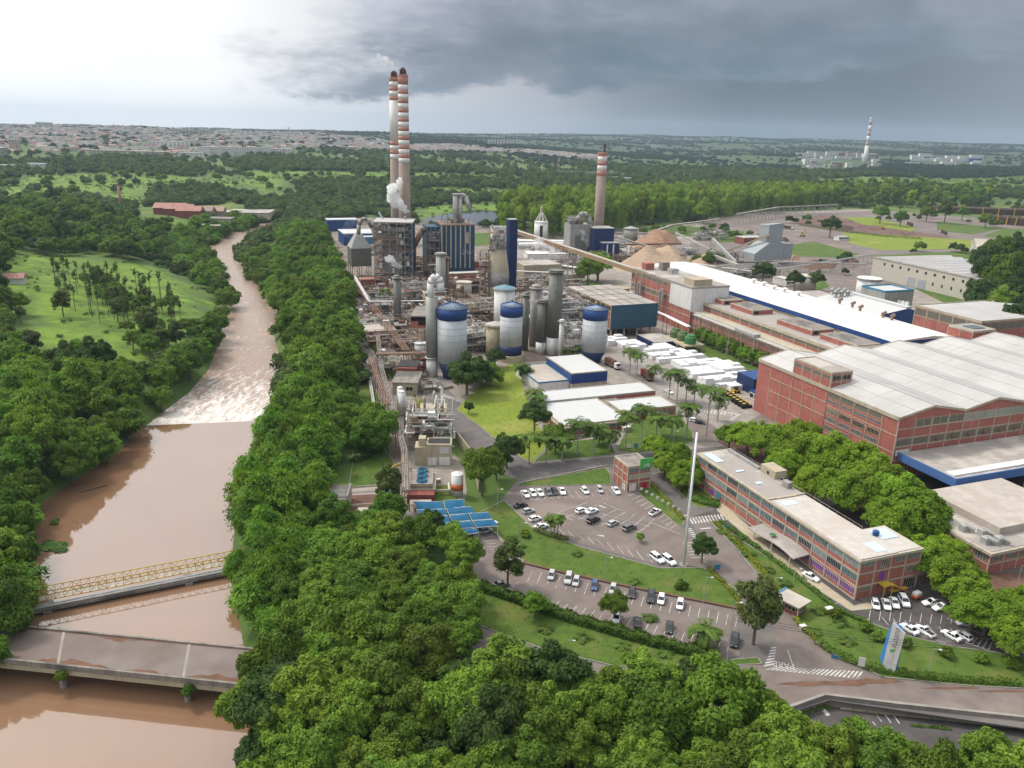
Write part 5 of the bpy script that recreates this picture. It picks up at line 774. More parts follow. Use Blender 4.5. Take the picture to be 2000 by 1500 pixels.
# ---- tanks and columns
def vessel(name, label, px, py, w_, h, m, top='dome', cat='tank', legs=0, base=None, group=None, extra=None):
    x, y = G(px, py); r = wpx(px, py, w_); e = thing(name, label, cat, (x, y, 0), 0, group); z0 = legs; pr = [(r, z0 if not base else base[0]), (r, h)]
    if base: MB().lathe([(r*1.02, -.2), (r*1.02, base[0])], n=28).build('base', base[1], e, True)
    sh_ = MB().lathe(pr, n=28).build('shell', m, e, True); t_ = MB()
    if top == 'dome': t_.lathe([(r, h), (r*.8, h+r*.3), (r*.4, h+r*.45), (.02, h+r*.5)], n=28)
    elif top == 'cone': t_.lathe([(r*1.03, h), (.1, h+r*.3)], n=28)
    else: t_.lathe([(r*1.06, h), (r*1.06, h+.3), (.1, h+.35)], n=28)
    t_.build('top', (extra or {}).get('top') or m, e, top == 'dome')
    if legs:
        b = MB(); [b.bar((r*.8*math.cos(a), r*.8*math.sin(a), -.1), (r*.8*math.cos(a), r*.8*math.sin(a), legs), .18) for a in (.6, 2.2, 3.8, 5.4)]; b.build('legs', 'steel', e)
    if h > 12: ladder(sh_, r*.3, -r-.15, 0, h); b = MB(); b.lathe([(r+.9, h-.6), (r+.9, h-.45), (r, h-.45)], n=24); [b.bar(((r+.85)*math.cos(i*.52), (r+.85)*math.sin(i*.52), h-.5), ((r+.85)*math.cos(i*.52), (r+.85)*math.sin(i*.52), h+.6), .04) for i in range(12)]; b.build('gallery', 'steel', sh_)
    return e
for a in (('digester', 'tallest dark green digester tower right of the middle silo', 1080, 692, 27, 42, 'dkgreen_m', 'flat', 'tower', 0, (9, 'white')), ('digester', 'second digester tower with ringed platforms', 1056, 690, 20, 27, 'dkgreen_m', 'flat', 'tower', 0, (6, 'white')), ('digester', 'slim dark digester tower beside the middle silo', 1024, 684, 14, 29, 'dkgreen_m', 'dome', 'tower'), ('digester', 'rust-streaked digester behind the slim tower', 1044, 676, 22, 31, 'steel', 'dome', 'tower'),
    ('vent_pipe', 'white vertical pipe in front of the tallest digester', 1094, 704, 9, 20, 'white', 'flat', 'stack'), ('scrubber_column', 'dark green column beside the steel stair tower', 777, 642, 15, 29, 'dkgreen_m', 'dome', 'tower'), ('storage_cylinder', 'tall pale cylinder in front of the recovery boiler', 861, 602, 19, 34, 'cladding', 'flat', 'tower'), ('side_cylinder', 'thin stained cylinder clinging to the tall pale one', 873, 600, 8, 31, 'rustpipe', 'flat', 'tower'),
    ('teal_top_tank', 'white tank with teal top and diagonal teal stripe', 984, 645, 40, 24, 'white', 'cone', 'tank', 0, None, None, {'top': 'teal_top'}), ('beige_tank', 'squat beige panelled tank left of the middle silo', 967, 692, 36, 15.5, 'beige', 'cone', 'tank', 0, None, None, {'top': 'roof_beige'}), ('ribbed_tank', 'pinkish ribbed tank in the middle of the pipework', 906, 580, 30, 10, 'corr', 'flat'),
    ('small_white_tank', 'small white domed tank among the pipes', 922, 608, 9, 6, 'white', 'dome'), ('grey_tank', 'grey tank under the brick block on stilts', 821, 706, 22, 9, 'tank', 'flat'), ('striped_drum', 'small white drum with red band in the left yard', 747, 708, 12, 6, 'white', 'flat'),
    ('white_storage_tank', 'big white storage tank with pink band near the ribbed warehouse', 1692, 585, 41, 15, 'white', 'flat'), ('ribbed_steel_tank', 'brown ribbed tank between two bushes', 1571, 566, 36, 10.5, 'corr', 'flat'), ('low_tank', 'low round tank at the foot of the white storage tank', 1678, 596, 26, 4.5, 'roof_beige', 'flat'), ('yellow_tank', 'pale yellow tank behind the teal block', 1210, 598, 33, 12, 'beige', 'flat'),
    ('steel_tank', 'stainless tank left of its twin beside the brick end block', 1233, 606, 17, 11, 'steel_lt', 'dome'), ('steel_tank', 'stainless tank right of its twin beside the brick end block', 1251, 609, 17, 11, 'steel_lt', 'dome'), ('round_shed_tank', 'grey tank with conical roof behind the chip pile', 1231, 470, 26, 13, 'cladding', 'cone'),
    ('gas_vessel', 'white vertical pressure vessel, rear one of the pair', 782, 800, 12, 9, 'white', 'dome', 'tank', 1), ('gas_vessel', 'white vertical pressure vessel, front one of the pair', 786, 812, 14, 9.6, 'white', 'dome', 'tank', 1), ('blue_drum', 'blue drum tank with white lid beside the pipe rack', 755, 972, 13, 3.6, 'skyblue', 'flat')): vessel(*a)
e = vessel('banded_tank', 'white tank with a broad orange band beside the big tree', 893, 968, 23, 7.2, 'white', 'cone'); r = wpx(893, 968, 23); MB().lathe([(r*1.015, 2.2), (r*1.015, 4.2)], n=28).build('orange_band', 'orange', e, True)
for i in range(4): vessel('twin_silo', f'corrugated grey silo, {ordn(i)} from the left in the row of four', 1889+i*15.5, 655-i*3, 17, 15.5, 'cladding', 'flat', 'silo', 0, None, 'row of corrugated silos')
for i in range(6): vessel('gas_cylinder', f'slim upright steel cylinder, {ordn(i)} from left in the cluster by the blue shed', 1621+i*6, 602+(i % 2)*5, 7, 13, 'steel_lt', 'dome', 'tank', 1, None, 'cluster of slim cylinders')
for i in range(3): vessel('white_cylinder', f'short white cylinder, {ordn(i)} from left beside the grey service block', 1752+i*8, 612+i*1.5, 7, 8, 'white', 'dome', 'tank', 1, None, 'three white cylinders')
for i in range(3): vessel('yard_tank', f'small yellowish tank, {ordn(i)} from left behind the corrugated silos', 1845+i*16, 640+i*3, 15, 4.5+i, 'roof_beige', 'flat', 'tank', 0, None, 'yellowish yard tanks')
# ---- open steel structures
def steel(name, label, o, lx, ly, h, nx, ny, nz, rz=AX, m='steel', dm='rustpipe', seed=1, fill=1., roof=None, brace=True, cat='steel structure', vm=('steel_lt', 'white', 'steel', 'rustpipe', 'dkgreen_m'), t=.2, z0=0):
    r_ = random.Random(seed); e = thing(name, label, cat, (o[0], o[1], z0), rz); b = MB(); dk = MB(); pp = MB(); rl = MB()
    X = [lx*i/nx for i in range(nx+1)]; Y = [ly*i/ny for i in range(ny+1)]; Z = [h*i/nz for i in range(nz+1)]
    for x in X:
        for y in Y: b.bar((x, y, -.2), (x, y, h), t)
    for k_, z in enumerate(Z[1:]):
        for x in X: b.bar((x, 0, z), (x, ly, z), t*.8)
        for y in Y: b.bar((0, y, z), (lx, y, z), t*.8)
        if brace:
            for i in range(nx):
                if r_.random() < .5: b.bar((X[i], 0, Z[k_]), (X[i+1], 0, z), t*.5)
            for i in range(ny):
                if r_.random() < .5: b.bar((0, Y[i], z), (0, Y[i+1], Z[k_]), t*.5)
        if r_.random() < .85 and k_ < nz-1 or not roof and k_ < nz-1:
            a, c = sorted(r_.sample(range(nx+1), 2)) if nx > 1 and r_.random() < .5 else (0, nx); dk.box(X[a], X[c], .1, ly*r_.uniform(.6, 1)-.1, z+.02, z+.16)
            rl.tube([(0, 0, z+1.1), (lx, 0, z+1.1)], .06); rl.tube([(0, 0, z+1.1), (0, ly, z+1.1)], .06)
    b.build('frame', m, e); 
    if dk.v: dk.build('decks', dm, e)
    if rl.v: rl.build('railings', 'yellow' if seed % 3 == 0 else 'steel', e)
    for j in range(int(nx*ny*nz*.55*fill)):
        x, y, k_ = r_.uniform(.1, .9)*lx, r_.uniform(.05, .9)*ly, r_.randrange(nz); z = Z[k_]+.1; hh = h/nz*r_.uniform(.4, .95); rr = min(r_.uniform(.5, 1.6), lx*.2); v = MB(); q = r_.random()
        if q < .45: v.lathe([(rr, z), (rr, z+hh*.85), (rr*.5, z+hh)], x, y, 12)
        elif q < .7: v.bar((x-rr*1.5, y, z+rr), (x+rr*1.5, y, z+rr), rr*.8, n=12)
        else: v.box(x-rr, x+rr, y-rr, y+rr, z, z+hh*.8)
        v.build('vessel', r_.choice(vm), e)
    for j in range(int((nx+ny)*nz*.9*fill)):
        z = r_.choice(Z[:-1])+r_.uniform(.5, h/nz); x, y = r_.uniform(0, lx), r_.uniform(-.5, ly*.5); pts = [(x, y, z)]
        for _ in range(r_.randint(2, 4)):
            d_ = r_.randrange(3); q = list(pts[-1]); q[d_] += r_.uniform(-1, 1)*(lx, ly*.7, h/nz)[d_]; q[0] = min(max(q[0], -.8), lx+.8); q[1] = min(max(q[1], -.8), ly); q[2] = min(max(q[2], .3), h+1); pts.append(tuple(q))
        pp.tube(pts, r_.choice((.12, .18, .25, .4)), n=6)
    if pp.v: pp.build('pipes', r_.choice(('steel_lt', 'white', 'steel_lt', 'rustpipe')), e)
    if roof: MB().box(-.6, lx+.6, -.6, ly+.6, h+.1, h+.8).build('roof', roof, e)
    return e
e = steel('boiler_house', 'tall open steel boiler house with flat roof in front of the twin chimneys', G(733, 560), 26, 24, 44, 5, 4, 9, AX-R(18), 'steel', 'rustpipe', 5, 1.1, 'roof_hall', True, 'boiler house', t=.36)
MB().box(22, 25.8, 2, 23, 0, 43.8).build('blue_side', 'teal', e); MB().box(25.85, 26.3, .2, 23.8, 0, 43.9).build('side_cladding', 'navy', e); MB().box(6, 19, 4, 22, 3, 38).build('furnace', 'steel', e); b = MB(); [b.bar((7+i*1.9, 3.2, 6), (7+i*1.9, 3.2, 36), .28) for i in range(7)]; b.build('risers', 'steel_lt', e); MB().box(3, 21, 2.2, 22, 38, 41).build('drum_housing', 'steel_lt', e); MB().tube([(4, 20, 44.8), (1, 22, 49)], .8, n=8).lathe([(1, 44.9), (1, 47)], 20, 18, 10).build('roof_vents', 'steel_lt', e)
O = G(862, 545); e = thing('recovery_boiler', 'square dark blue recovery boiler building with cream vertical strips', 'boiler building', (*O, 0), AX-R(5)); MB().box(0, 25, 0, 26, -.2, 39).build('wall', mat('teal2', (.025, .075, .13), .5, .2, .3, stripe=[(0, 1.2, (.018, .055, .095), .1), (1, 1.2, (.018, .055, .095), .1)]), e); b = MB()
for i in range(1, 7): b.box(25*i/7-.5+(i == 1)*.4, 25*i/7+.5, -.25, .02, 8, 39)
b.box(-.2, .9, -.2, .9, 0, 39.2).build('cream_strips', 'cream', e); MB().box(-9.5, -.05, 7, 26, 0, 37.5).build('side_bay', 'teal', e); bb_ = MB(); [bb_.bar((x, 6.8, 0), (x, 6.8, 37.6), .35) for x in (-9.5, -6.5, -3.2)]; [bb_.bar((-9.6, 6.8, z), (0, 6.8, z), .25) for z in (8, 16, 24, 32)]; bb_.build('side_frame', 'steel', e); MB().box(-.3, 25.3, -.3, 26.3, 39.01, 39.8).build('roof', 'rustpipe', e); MB().box(17.5, 20.5, -.6, -.3, 26, 34).build('vent_panel', 'cream', e)
b = MB(); [b.tube([(x, y, 39), (x, y, 41+((x*7+y*3) % 5))], .5, n=8) for x, y in ((3, 4), (6, 9), (11, 5), (14, 12), (18, 4), (22, 8), (20, 14), (8, 16), (4, 20))]; b.build('roof_stacks', 'steel_lt', e); b = MB(); [b.box(x, x+5, y, y+5, 39.8, 43) for x, y in ((9, 8), (15, 14))]; b.build('roof_house', 'steel', e)
b = MB().tube([(16, 10, 39), (16, 10, 58), (17.5, 10, 60), (20, 10, 59), (24, 10, 48)], 1.6, n=12).tube([(12.5, 10, 39), (12.5, 10, 60)], 1.9, n=12).tube([(14.2, 13, 39), (14.2, 13, 57)], 1.5, n=12); b.build('vent_tower', 'steel_lt', e, True); MB().box(10.6, 18, 8, 14, 60, 61).build('tower_platform', 'steel_lt', e)
b = MB(); [b.tube([(-.8, y, 4), (-.8, y, 36)], .4, n=8) for y in (3, 10, 18)]; b.build('side_pipes', 'steel', e)
steel('stair_tower', 'open steel frame with pipes on the left side of the recovery boiler', LW(O, -9, -1), 7, 18, 34, 2, 3, 6, AX-R(5), 'steel', seed=8, fill=.6, t=.3)
du = thing('flue_duct', 'fat brown flue duct slanting between the boiler house and the blue boiler', 'duct', (*G(818, 545), 0)); MB().tube([(4, 10, 36), (1.5, 10, 34), (-5, 10, 22), (-5, 10, 6)], 2.1, n=14).build('tube', 'rustpipe', du, True)
e = steel('boiler_annex', 'dark rusty block between the two boiler buildings', G(812, 552), 14, 12, 17, 3, 2, 4, AX, 'rust', 'rust', 9, 1.2, t=.3)
# hopper (ash silo) house left of the boiler
O = G(688, 545); e = thing('ash_hopper', 'grey-green hopper house with tapered roof on steel legs', 'hopper', (*O, 0), AX); b = MB(); [b.bar((x, y, -.2), (x, y, 9), .3) for x in (.5, 7, 14) for y in (.5, 9, 17)]; [b.bar((x, .5, 9), (x+6.5, .5, 1), .2) for x in (.5, 7)]; b.build('frame', 'steel', e)
MB().box(0, 14.5, 0, 17.5, 9, 22).build('hopper_body', 'dkgreen_m', e); b = MB(); b.add([(0, 0, 22.01), (14.5, 0, 22.01), (14.5, 17.5, 22.01), (0, 17.5, 22.01), (4.5, 5, 31), (9.5, 5, 31), (9.5, 12, 31), (4.5, 12, 31)], [(0, 1, 5, 4), (1, 2, 6, 5), (2, 3, 7, 6), (3, 0, 4, 7), (4, 5, 6, 7)]); b.build('tapered_roof', 'cladding', e); MB().tube([(7, 8, 30.8), (7.5, 8, 38), (10, 8, 42), (13.5, 8, 42), (17, 8, 36), (24, 8, 16)], 1.5, n=12).build('duct', 'steel', e, True)
# tapered digester tower and navy tower
x, y = G(972, 612); e = thing('blow_tower', 'bottle-shaped beige tower with pipework around its head', 'tower', (x, y, 0)); b = MB().lathe([(6.2, -.2), (6.2, 25), (6.0, 27), (4.2, 39)], n=32); b.build('shell', 'beige', e, True); MB().lathe([(4.3, 39), (4.3, 47)], n=24).build('head', 'steel_lt', e, True); MB().lathe([(6.26, 17), (6.26, 25.5)], n=32).build('grey_skirt', 'steel', e, True)
steel('tower_platforms', 'crowded steel platforms around the head of the beige tower', (x-5.5, y-5), 9, 9, 14, 2, 2, 4, 0, 'steel', seed=12, fill=1.4, z0=38); steel('tower_stairs', 'steel stair frame climbing the left side of the beige tower', (x-11, y-5), 5, 9, 38, 1, 2, 9, 0, 'steel', seed=13, fill=1.2)
e = thing('navy_tower', 'narrow square navy blue tower beside the bottle-shaped tower', 'tower', (*G(992, 600), 0), AX); MB().box(0, 5.2, 0, 6, -.2, 54).build('shaft', mat('navy2', (.010, .024, .095), .45, .2, .5), e); MB().box(-.1, 5.3, -.1, 6.1, 54.01, 54.4).build('cap', 'steel_lt', e)
e = thing('cable_mast', 'tall pair of steel poles with a crossbar by the yellow block', 'mast', (*G(1043, 640), 0), AX); MB().bar((0, 0, 0), (0, 0, 31), .35, n=8).bar((4, 0, 0), (4, 0, 31), .35, n=8).build('poles', 'steel_lt', e); MB().bar((-1, 0, 27), (5, 0, 27), .3).build('crossbar', 'steel_lt', e)
# lime kiln, electrostatic precipitator, navy block at the single chimney
x, y = G(1056, 470); e = thing('lime_silo', 'white round silo topped by a tripod frame', 'silo', (x, y, 0)); MB().lathe([(7, -.2), (7, 19)], n=28).lathe([(7.3, 18.5), (7.3, 19.3)], n=28).build('shell', 'white', e, True); b = MB(); [b.bar((6.5*math.cos(a), 6.5*math.sin(a), 19), (0, 0, 30), .6) for a in (0.3, 1.9, 3.4, 5)]; b.build('tripod', 'white', e); MB().lathe([(1.5, 29), (1.5, 33), (.2, 35)], n=10).build('head', 'beige', e); MB().box(-1.5, 1.5, -7.2, -6.9, 4, 16).build('door_slot', 'dark', e)
e = bld('lime_kiln_shed', 'long dusty white kiln shed beside the round white silo', 'shed', G(1004, 485), 80, 12, 7, 'white', 'white', .2, rz=AX-R(16)); MB().bar((4, -5, 4), (78, -5, 6), 2.1, n=16).build('kiln_tube', 'white', e, True)
e = bld('dusty_workshop', 'low white workshop under the yellow conveyor', 'shed', G(1030, 508), 44, 18, 5, 'white', 'white', .3, rz=AX-R(10))
O = G(1112, 510); e = thing('precipitator', 'grey precipitator box on legs with a huge bent duct on top', 'filter building', (*O, 0), AX-R(8)); b = MB(); [b.bar((x, y, 0), (x, y, 12), .5) for x in (0, 9, 18) for y in (0, 9, 18)]; b.build('legs', 'dark', e); MB().box(-.5, 18.5, -.5, 18.5, 12, 31).build('casing', 'cladding', e); MB().box(4, 14, -.8, -.5, 6, 22).build('dark_hopper', 'dkgreen_m', e)
MB().tube([(8, 6, 31), (9, 6, 38), (13, 6, 40), (17, 6, 37), (20, 6, 28), (20, 6, 14)], 2.3, n=14).build('duct', 'steel', e, True); steel('precipitator_walkways', 'jumble of pipes and walkways on top of the precipitator', LW(O, 0, 2), 12, 14, 6, 3, 3, 2, AX-R(8), 'steel_lt', seed=20, fill=1.5, z0=31)
O = G(1160, 515); e = thing('navy_block', 'stepped navy blue block at the foot of the single chimney', 'building', (*O, 0), AX-R(8)); MB().box(0, 18, 4, 22, -.2, 29).build('upper_block', 'navy', e); MB().box(5, 19.5, -6, 3.98, 2, 18).build('lower_block', 'navy', e); b = MB(); b.box(8.5, 9.6, -6.15, -6, 4, 17).box(14, 15.1, -6.15, -6, 4, 17); b.build('white_strip', 'white', e); MB().box(-.2, 18.2, 3.9, 22.2, 29.01, 29.5).box(4.9, 19.6, -6.1, 3.9, 18.01, 18.3).build('roof', 'steel_lt', e)
# ---- clusters of pipework filling the yard
CLs = [(700,585,22,12,8,'rust'),(745,600,24,10,9,'rustpipe'),(790,600,20,14,14,'steel'),(832,612,16,14,12,'rustpipe'),(815,575,26,12,9,'rustpipe'),(885,640,20,16,12,'steel'),(922,640,18,16,13,'rustpipe'),(905,690,15,18,11,'steel_lt'),(930,608,18,12,8,'rust'),(948,598,14,12,10,'rust'),(745,655,14,12,9,'steel_lt'),(770,690,14,16,9,'rust'),(812,722,12,14,9,'rust'),(740,735,10,14,7,'steel'),(1010,640,16,14,16,'steel_lt'),(1030,610,22,14,13,'rust'),(1068,655,16,14,22,'steel_lt'),(1112,690,20,14,13,'steel_lt'),(1120,650,14,16,16,'steel'),(1060,610,18,12,13,'steel_lt'),(1000,570,24,12,9,'rustpipe'),(1035,560,24,12,7,'steel_lt'),(1060,535,30,12,9,'steel_lt'),(1095,530,26,14,9,'steel'),(1010,530,26,14,8,'steel_lt'),(940,560,22,14,10,'steel_lt'),(880,575,24,10,11,'rust'),(1205,520,30,12,9,'steel'),(1240,505,36,10,8,'rust'),(1300,500,34,12,8,'steel'),(1395,515,30,14,9,'steel'),(1440,545,40,12,9,'steel_lt'),(1360,470,40,12,9,'steel'),(665,620,18,10,8,'steel'),(680,650,20,10,6,'steel_lt'),(708,640,12,14,8,'rust'),(1150,520,22,14,10,'steel'),(960,530,20,14,12,'steel_lt'),(690,500,30,12,8,'steel'),(755,575,26,8,10,'rustpipe'),(725,615,16,12,10,'steel'),(770,640,12,10,12,'rustpipe'),(850,640,12,12,15,'rust'),(870,665,16,12,10,'steel'),(900,660,16,14,8,'rustpipe'),(940,640,14,12,14,'steel'),(955,610,12,12,16,'rustpipe'),(860,605,16,8,14,'rustpipe'),(935,690,12,14,7,'rust'),(1060,630,16,12,18,'steel'),(1040,650,14,12,15,'rust'),(1085,620,18,12,12,'steel_lt'),(1075,585,24,12,11,'rust'),(1085,560,22,12,9,'steel_lt'),(1120,600,14,16,10,'rustpipe'),(1130,640,10,16,17,'steel_lt'),(820,640,12,10,10,'steel'),(770,560,18,10,8,'steel_lt'),(840,555,12,8,14,'steel'),(940,530,16,10,12,'steel'),(1030,500,26,10,8,'white'),(1075,505,26,10,8,'steel_lt'),(1180,505,22,10,14,'steel'),(780,745,10,8,6,'rust'),(800,770,12,6,4,'steel_lt'),(720,680,12,12,6,'rustpipe')]
for i, (px, py, lx, ly, h, m) in enumerate(CLs):
    steel('process_structure', f'open steel frame packed with pipes and vessels, {ordn(i)} in the pipework yard', G(px, py), lx, ly, h*1.05, max(2, int(lx/5)), max(2, int(ly/6)), max(2, int(h/3.6)), AX, m, m, 30+i, 2.0, t=.15, vm=('steel_lt', 'white', 'steel', 'rustpipe', 'beige', 'steel_lt', 'rust'))
# roofs of the brick sheds between the boiler and the silos
for i, (px, py, lx, ly, h, rf_) in enumerate(((868,560,40,7,9,'white'),(866,572,42,7,7,'white'),(705,560,26,8,5,'brick'),(868,545,42,9,12,'beige'),(760,590,22,7,6,'brick'),(900,620,20,12,8,'roof_old'),(700,640,16,14,4,'roof_grey'),(692,668,22,16,5,'roof_beige'))):
    bld('process_shed', ('white-roofed brick shed nearest the recovery boiler front', 'second white-roofed brick shed before the recovery boiler', 'low brick shed by the ash hopper', 'beige-topped shed against the recovery boiler', 'low brick shed under the steel frame', 'dark-roofed shed behind the widest silo', 'flat grey shed by the left pipe racks', 'pale flat-roofed pump house by the riverside trees')[i], 'shed', G(px, py), lx, ly, h, 'brick_dk', rf_, .2)
# ---- pipe racks
def rack(label, px, z, w_=2.4, n=4, r=.22, m='steel_lt', fm='rust', step=9, zs=None, name='pipe_rack', post=.16):
    pts = [Vector((*G(a, b, z if zs is None else zs[i]), z if zs is None else zs[i])) for i, (a, b) in enumerate(px)]; o = pts[0].copy(); e = thing(name, label, 'pipe rack', (o.x, o.y, 0)); f = MB(); pp = MB()
    for a, b in zip(pts, pts[1:]):
        d = b-a; L_ = d.length; u = d.normalized(); q = Vector((-u.y, u.x, 0)).normalized(); off = Vector((o.x, o.y, 0)); k_ = max(1, int(L_/step))
        for i in range(k_+1):
            p = a+d*i/k_-off
            for s in (-w_/2, w_/2): f.bar((p.x+q.x*s, p.y+q.y*s, -.1), (p.x+q.x*s, p.y+q.y*s, p.z), post)
            f.bar(p-q*w_/2, p+q*w_/2, post*.8)
            if i % 2: f.bar(p-q*w_/2+Vector((0, 0, -2)), p+q*w_/2+Vector((0, 0, -2)), post*.7)
        for s in (-w_/2, w_/2): f.bar(a-off+q*s, b-off+q*s, post)
        for j in range(n): s = -w_/2+w_*(j+.5)/n; pp.bar(a-off+q*s+Vector((0, 0, r+.1)), b-off+q*s+Vector((0, 0, r+.1)), r*(1 if j % 2 else .7), n=8)
    f.build('frame', fm, e); pp.build('pipes', m, e); return e
rack('main pipe rack running down the left yard from the boiler', [(712,575),(745,620),(795,685)], 7, 3.6, 5, .17, 'rustpipe'); rack('white pipes on rusty rack around the ash hopper', [(692,540),(722,590),(862,588)], 8, 2.2, 3, .3, 'white'); rack('long pipe bridge running towards the camera past the beige hut', [(738,655),(745,720),(768,800),(790,880),(792,960)], 6.5, 2.0, 4, .14, 'steel'); rack('rusty truss pipe bridge beside the long pipe bridge', [(725,700),(757,790)], 7, 2, 3, .2, 'rustpipe')
rack('pipe rack crossing to the riverside tanks', [(655,640),(735,632)], 5, 2, 3, .25); rack('pipe rack crossing in front of the brick block', [(735,692),(840,690)], 8, 3, 5, .3, 'rustpipe'); rack('pair of white pipes beside the riverside trees', [(688,668),(722,740),(735,820),(752,855)], 1.2, 1.2, 2, .22, 'white', 'concrete'); rack('pipe rack behind the widest silo', [(860,662),(945,648)], 9, 3, 5, .28, 'steel_lt'); rack('pipe rack to the teal block', [(1000,600),(1100,655)], 11, 3, 5, .3)
rack('thin white pipes crossing before the conveyor', [(1000,515),(1100,520),(1150,528)], 9, 3, 4, .45, 'steel_lt', 'steel'); rack('second line of pipes past the yellow block', [(1000,530),(1110,535)], 8, 3, 3, .4, 'white', 'steel'); rack('brown rack from the pink tank', [(915,575),(965,612)], 9, 3, 5, .3, 'rustpipe'); rack('rack of pipes by the end block', [(1255,600),(1300,618),(1345,640)], 11, 2.4, 4, .4, 'white')
rack('lattice pipe bridge across the dirt yard', [(1330,512),(1480,532),(1560,520),(1700,498)], 7, 3.5, 3, .3, 'steel_lt', 'steel_lt', 8); rack('second lattice pipe bridge below the screening house', [(1400,520),(1540,512),(1690,516)], 8, 3, 3, .3, 'steel_lt', 'steel', 8); rack('pipe line along the riverside lawn', [(655,955),(745,948),(770,950)], 1.5, .5, 1, .2, 'cream', 'beige', 8); rack('pipe line in front of the riverside lawn', [(625,990),(740,985)], 1.6, .5, 1, .2, 'cream', 'beige', 8); rack('pipe from the blower room to the banded tank', [(790,962),(878,958),(876,945)], 1.5, .5, 1, .22, 'white', 'beige', 8)
rack('slanting pipe on the lawn by the long bridge', [(752,920),(785,905),(790,890)], 4, .6, 2, .2, 'yellow', 'beige', 6)
# ---- conveyors
def conveyor(label, px, zs, w_=3., h=2.6, m='conv', step=0, post=.5, fm='steel_lt', name='conveyor', rm=None):
    pts = [Vector((*G(a, b, z), z)) for (a, b), z in zip(px, zs)]; o = pts[0]; off = Vector((o.x, o.y, 0)); e = thing(name, label, 'conveyor', off); g = MB(); f = MB(); rf_ = MB()
    for a, b in zip(pts, pts[1:]):
        d = b-a; q = Vector((-d.y, d.x, 0)).normalized()*w_/2; A_, B_ = a-off, b-off; v = Vector((0, 0, h/2))
        for bb, k_ in ((g, 1), (rf_, 0)):
            if k_: lo_, hi_ = -v, v
            else: lo_, hi_ = v*1.02, v*1.14
            bb.add([A_-q+lo_, B_-q+lo_, B_+q+lo_, A_+q+lo_, A_-q+hi_, B_-q+hi_, B_+q+hi_, A_+q+hi_], [(3, 2, 1, 0), (4, 5, 6, 7), (0, 1, 5, 4), (1, 2, 6, 5), (2, 3, 7, 6), (3, 0, 4, 7)])
        k_ = max(1, int(d.length/(step or 45)))
        for i in range(k_+1):
            p = a+d*i/k_-off; [f.bar((p.x+q.x*s*1.5, p.y+q.y*s*1.5, -.1), (p.x+q.x*s, p.y+q.y*s, p.z-h/2), post*.5) for s in (-1, 1)]; [f.bar(p-q*1.3-Vector((0, 0, z)), p+q*1.3-Vector((0, 0, z)), post*.35) for z in (p.z*.3, p.z*.6)]
    g.build('gallery', m, e); rf_.build('roof', rm or 'roof_grey', e); f.build('trestle', fm, e); return e
conveyor('long yellow-brown inclined conveyor gallery crossing above the pipework', [(1006,452),(1247,531)], (34, 24), 3.4, 2.6, 'conv', 62, 1.1, rm='roof_beige'); conveyor('elevated log conveyor on many posts behind the chip piles', [(1205,456),(1268,455),(1312,440),(1405,428)], (5, 5, 9, 9), 3, 1.2, 'steel', 12, .6); conveyor('far stretch of the elevated log conveyor beside the plantation', [(1440,418),(1520,405),(1636,400)], (13, 13, 13), 3, 1.2, 'steel', 13, .7)
conveyor('covered belt from the navy block to the dirt yard', [(1200,462),(1300,492),(1340,500)], (16, 9, 6), 2.2, 1.6, 'steel', 30, .5, rm='steel'); conveyor('thin pale belt ending at the screening house pit', [(1320,455),(1412,500)], (16, 5), 2., 1.6, 'steel_lt', 40, .5); conveyor('fat grey tube conveyor rising to the left', [(1392,468),(1437,514)], (19, 3), 3., 2.6, 'steel_lt', 40, .6, rm='steel_lt'); conveyor('brown belt rising to the screening tower', [(1408,496),(1505,458)], (5, 26), 2.4, 2., 'beige', 40, .6); conveyor('belt entering the foot of the screening house', [(1395,500),(1440,518)], (7, 7), 2.6, 2, 'cladding', 40, .6)
conveyor('rusty belt along the chip pile', [(1200,478),(1330,476)], (9, 9), 2.4, 1.2, 'rust', 16, .5, 'rust', rm='rust')
# ---- chip heaps
def heap(name, label, px, z, m, peaks, n=40, seed=3):
    P0 = [G(*p) for p in px]; xs, ys = [p[0] for p in P0], [p[1] for p in P0]; X, Y = np.meshgrid(np.linspace(min(xs), max(xs), n), np.linspace(min(ys), max(ys), n)); d, i_ = segdist(X, Y, P0); Z = np.where(i_, 1, 0)*0.
    for (ax, ay, hh, sl) in peaks: cx_, cy_ = G(ax, ay); Z = np.maximum(Z, hh-np.hypot(X-cx_, (Y-cy_)*.8)*sl)
    Z = np.minimum(Z, d*.75)*i_+(.6*np.sin(X*.31+Y*.2)*np.sin(Y*.27)+.35*np.sin(X*.9)*np.sin(Y*.7))*i_; Z = np.where(i_, Z, -.3); o = (float(np.mean(xs)), float(np.mean(ys))); b = MB(); b.v = [(float(x-o[0]), float(y-o[1]), float(z_)) for x, y, z_ in zip(X.ravel(), Y.ravel(), Z.ravel())]
    b.f = [(j*n+i, j*n+i+1, (j+1)*n+i+1, (j+1)*n+i) for j in range(n-1) for i in range(n-1)]; b.m = [0]*len(b.f); return tag(b.build(name, m, None, True, (*o, .12)), label, 'heap')
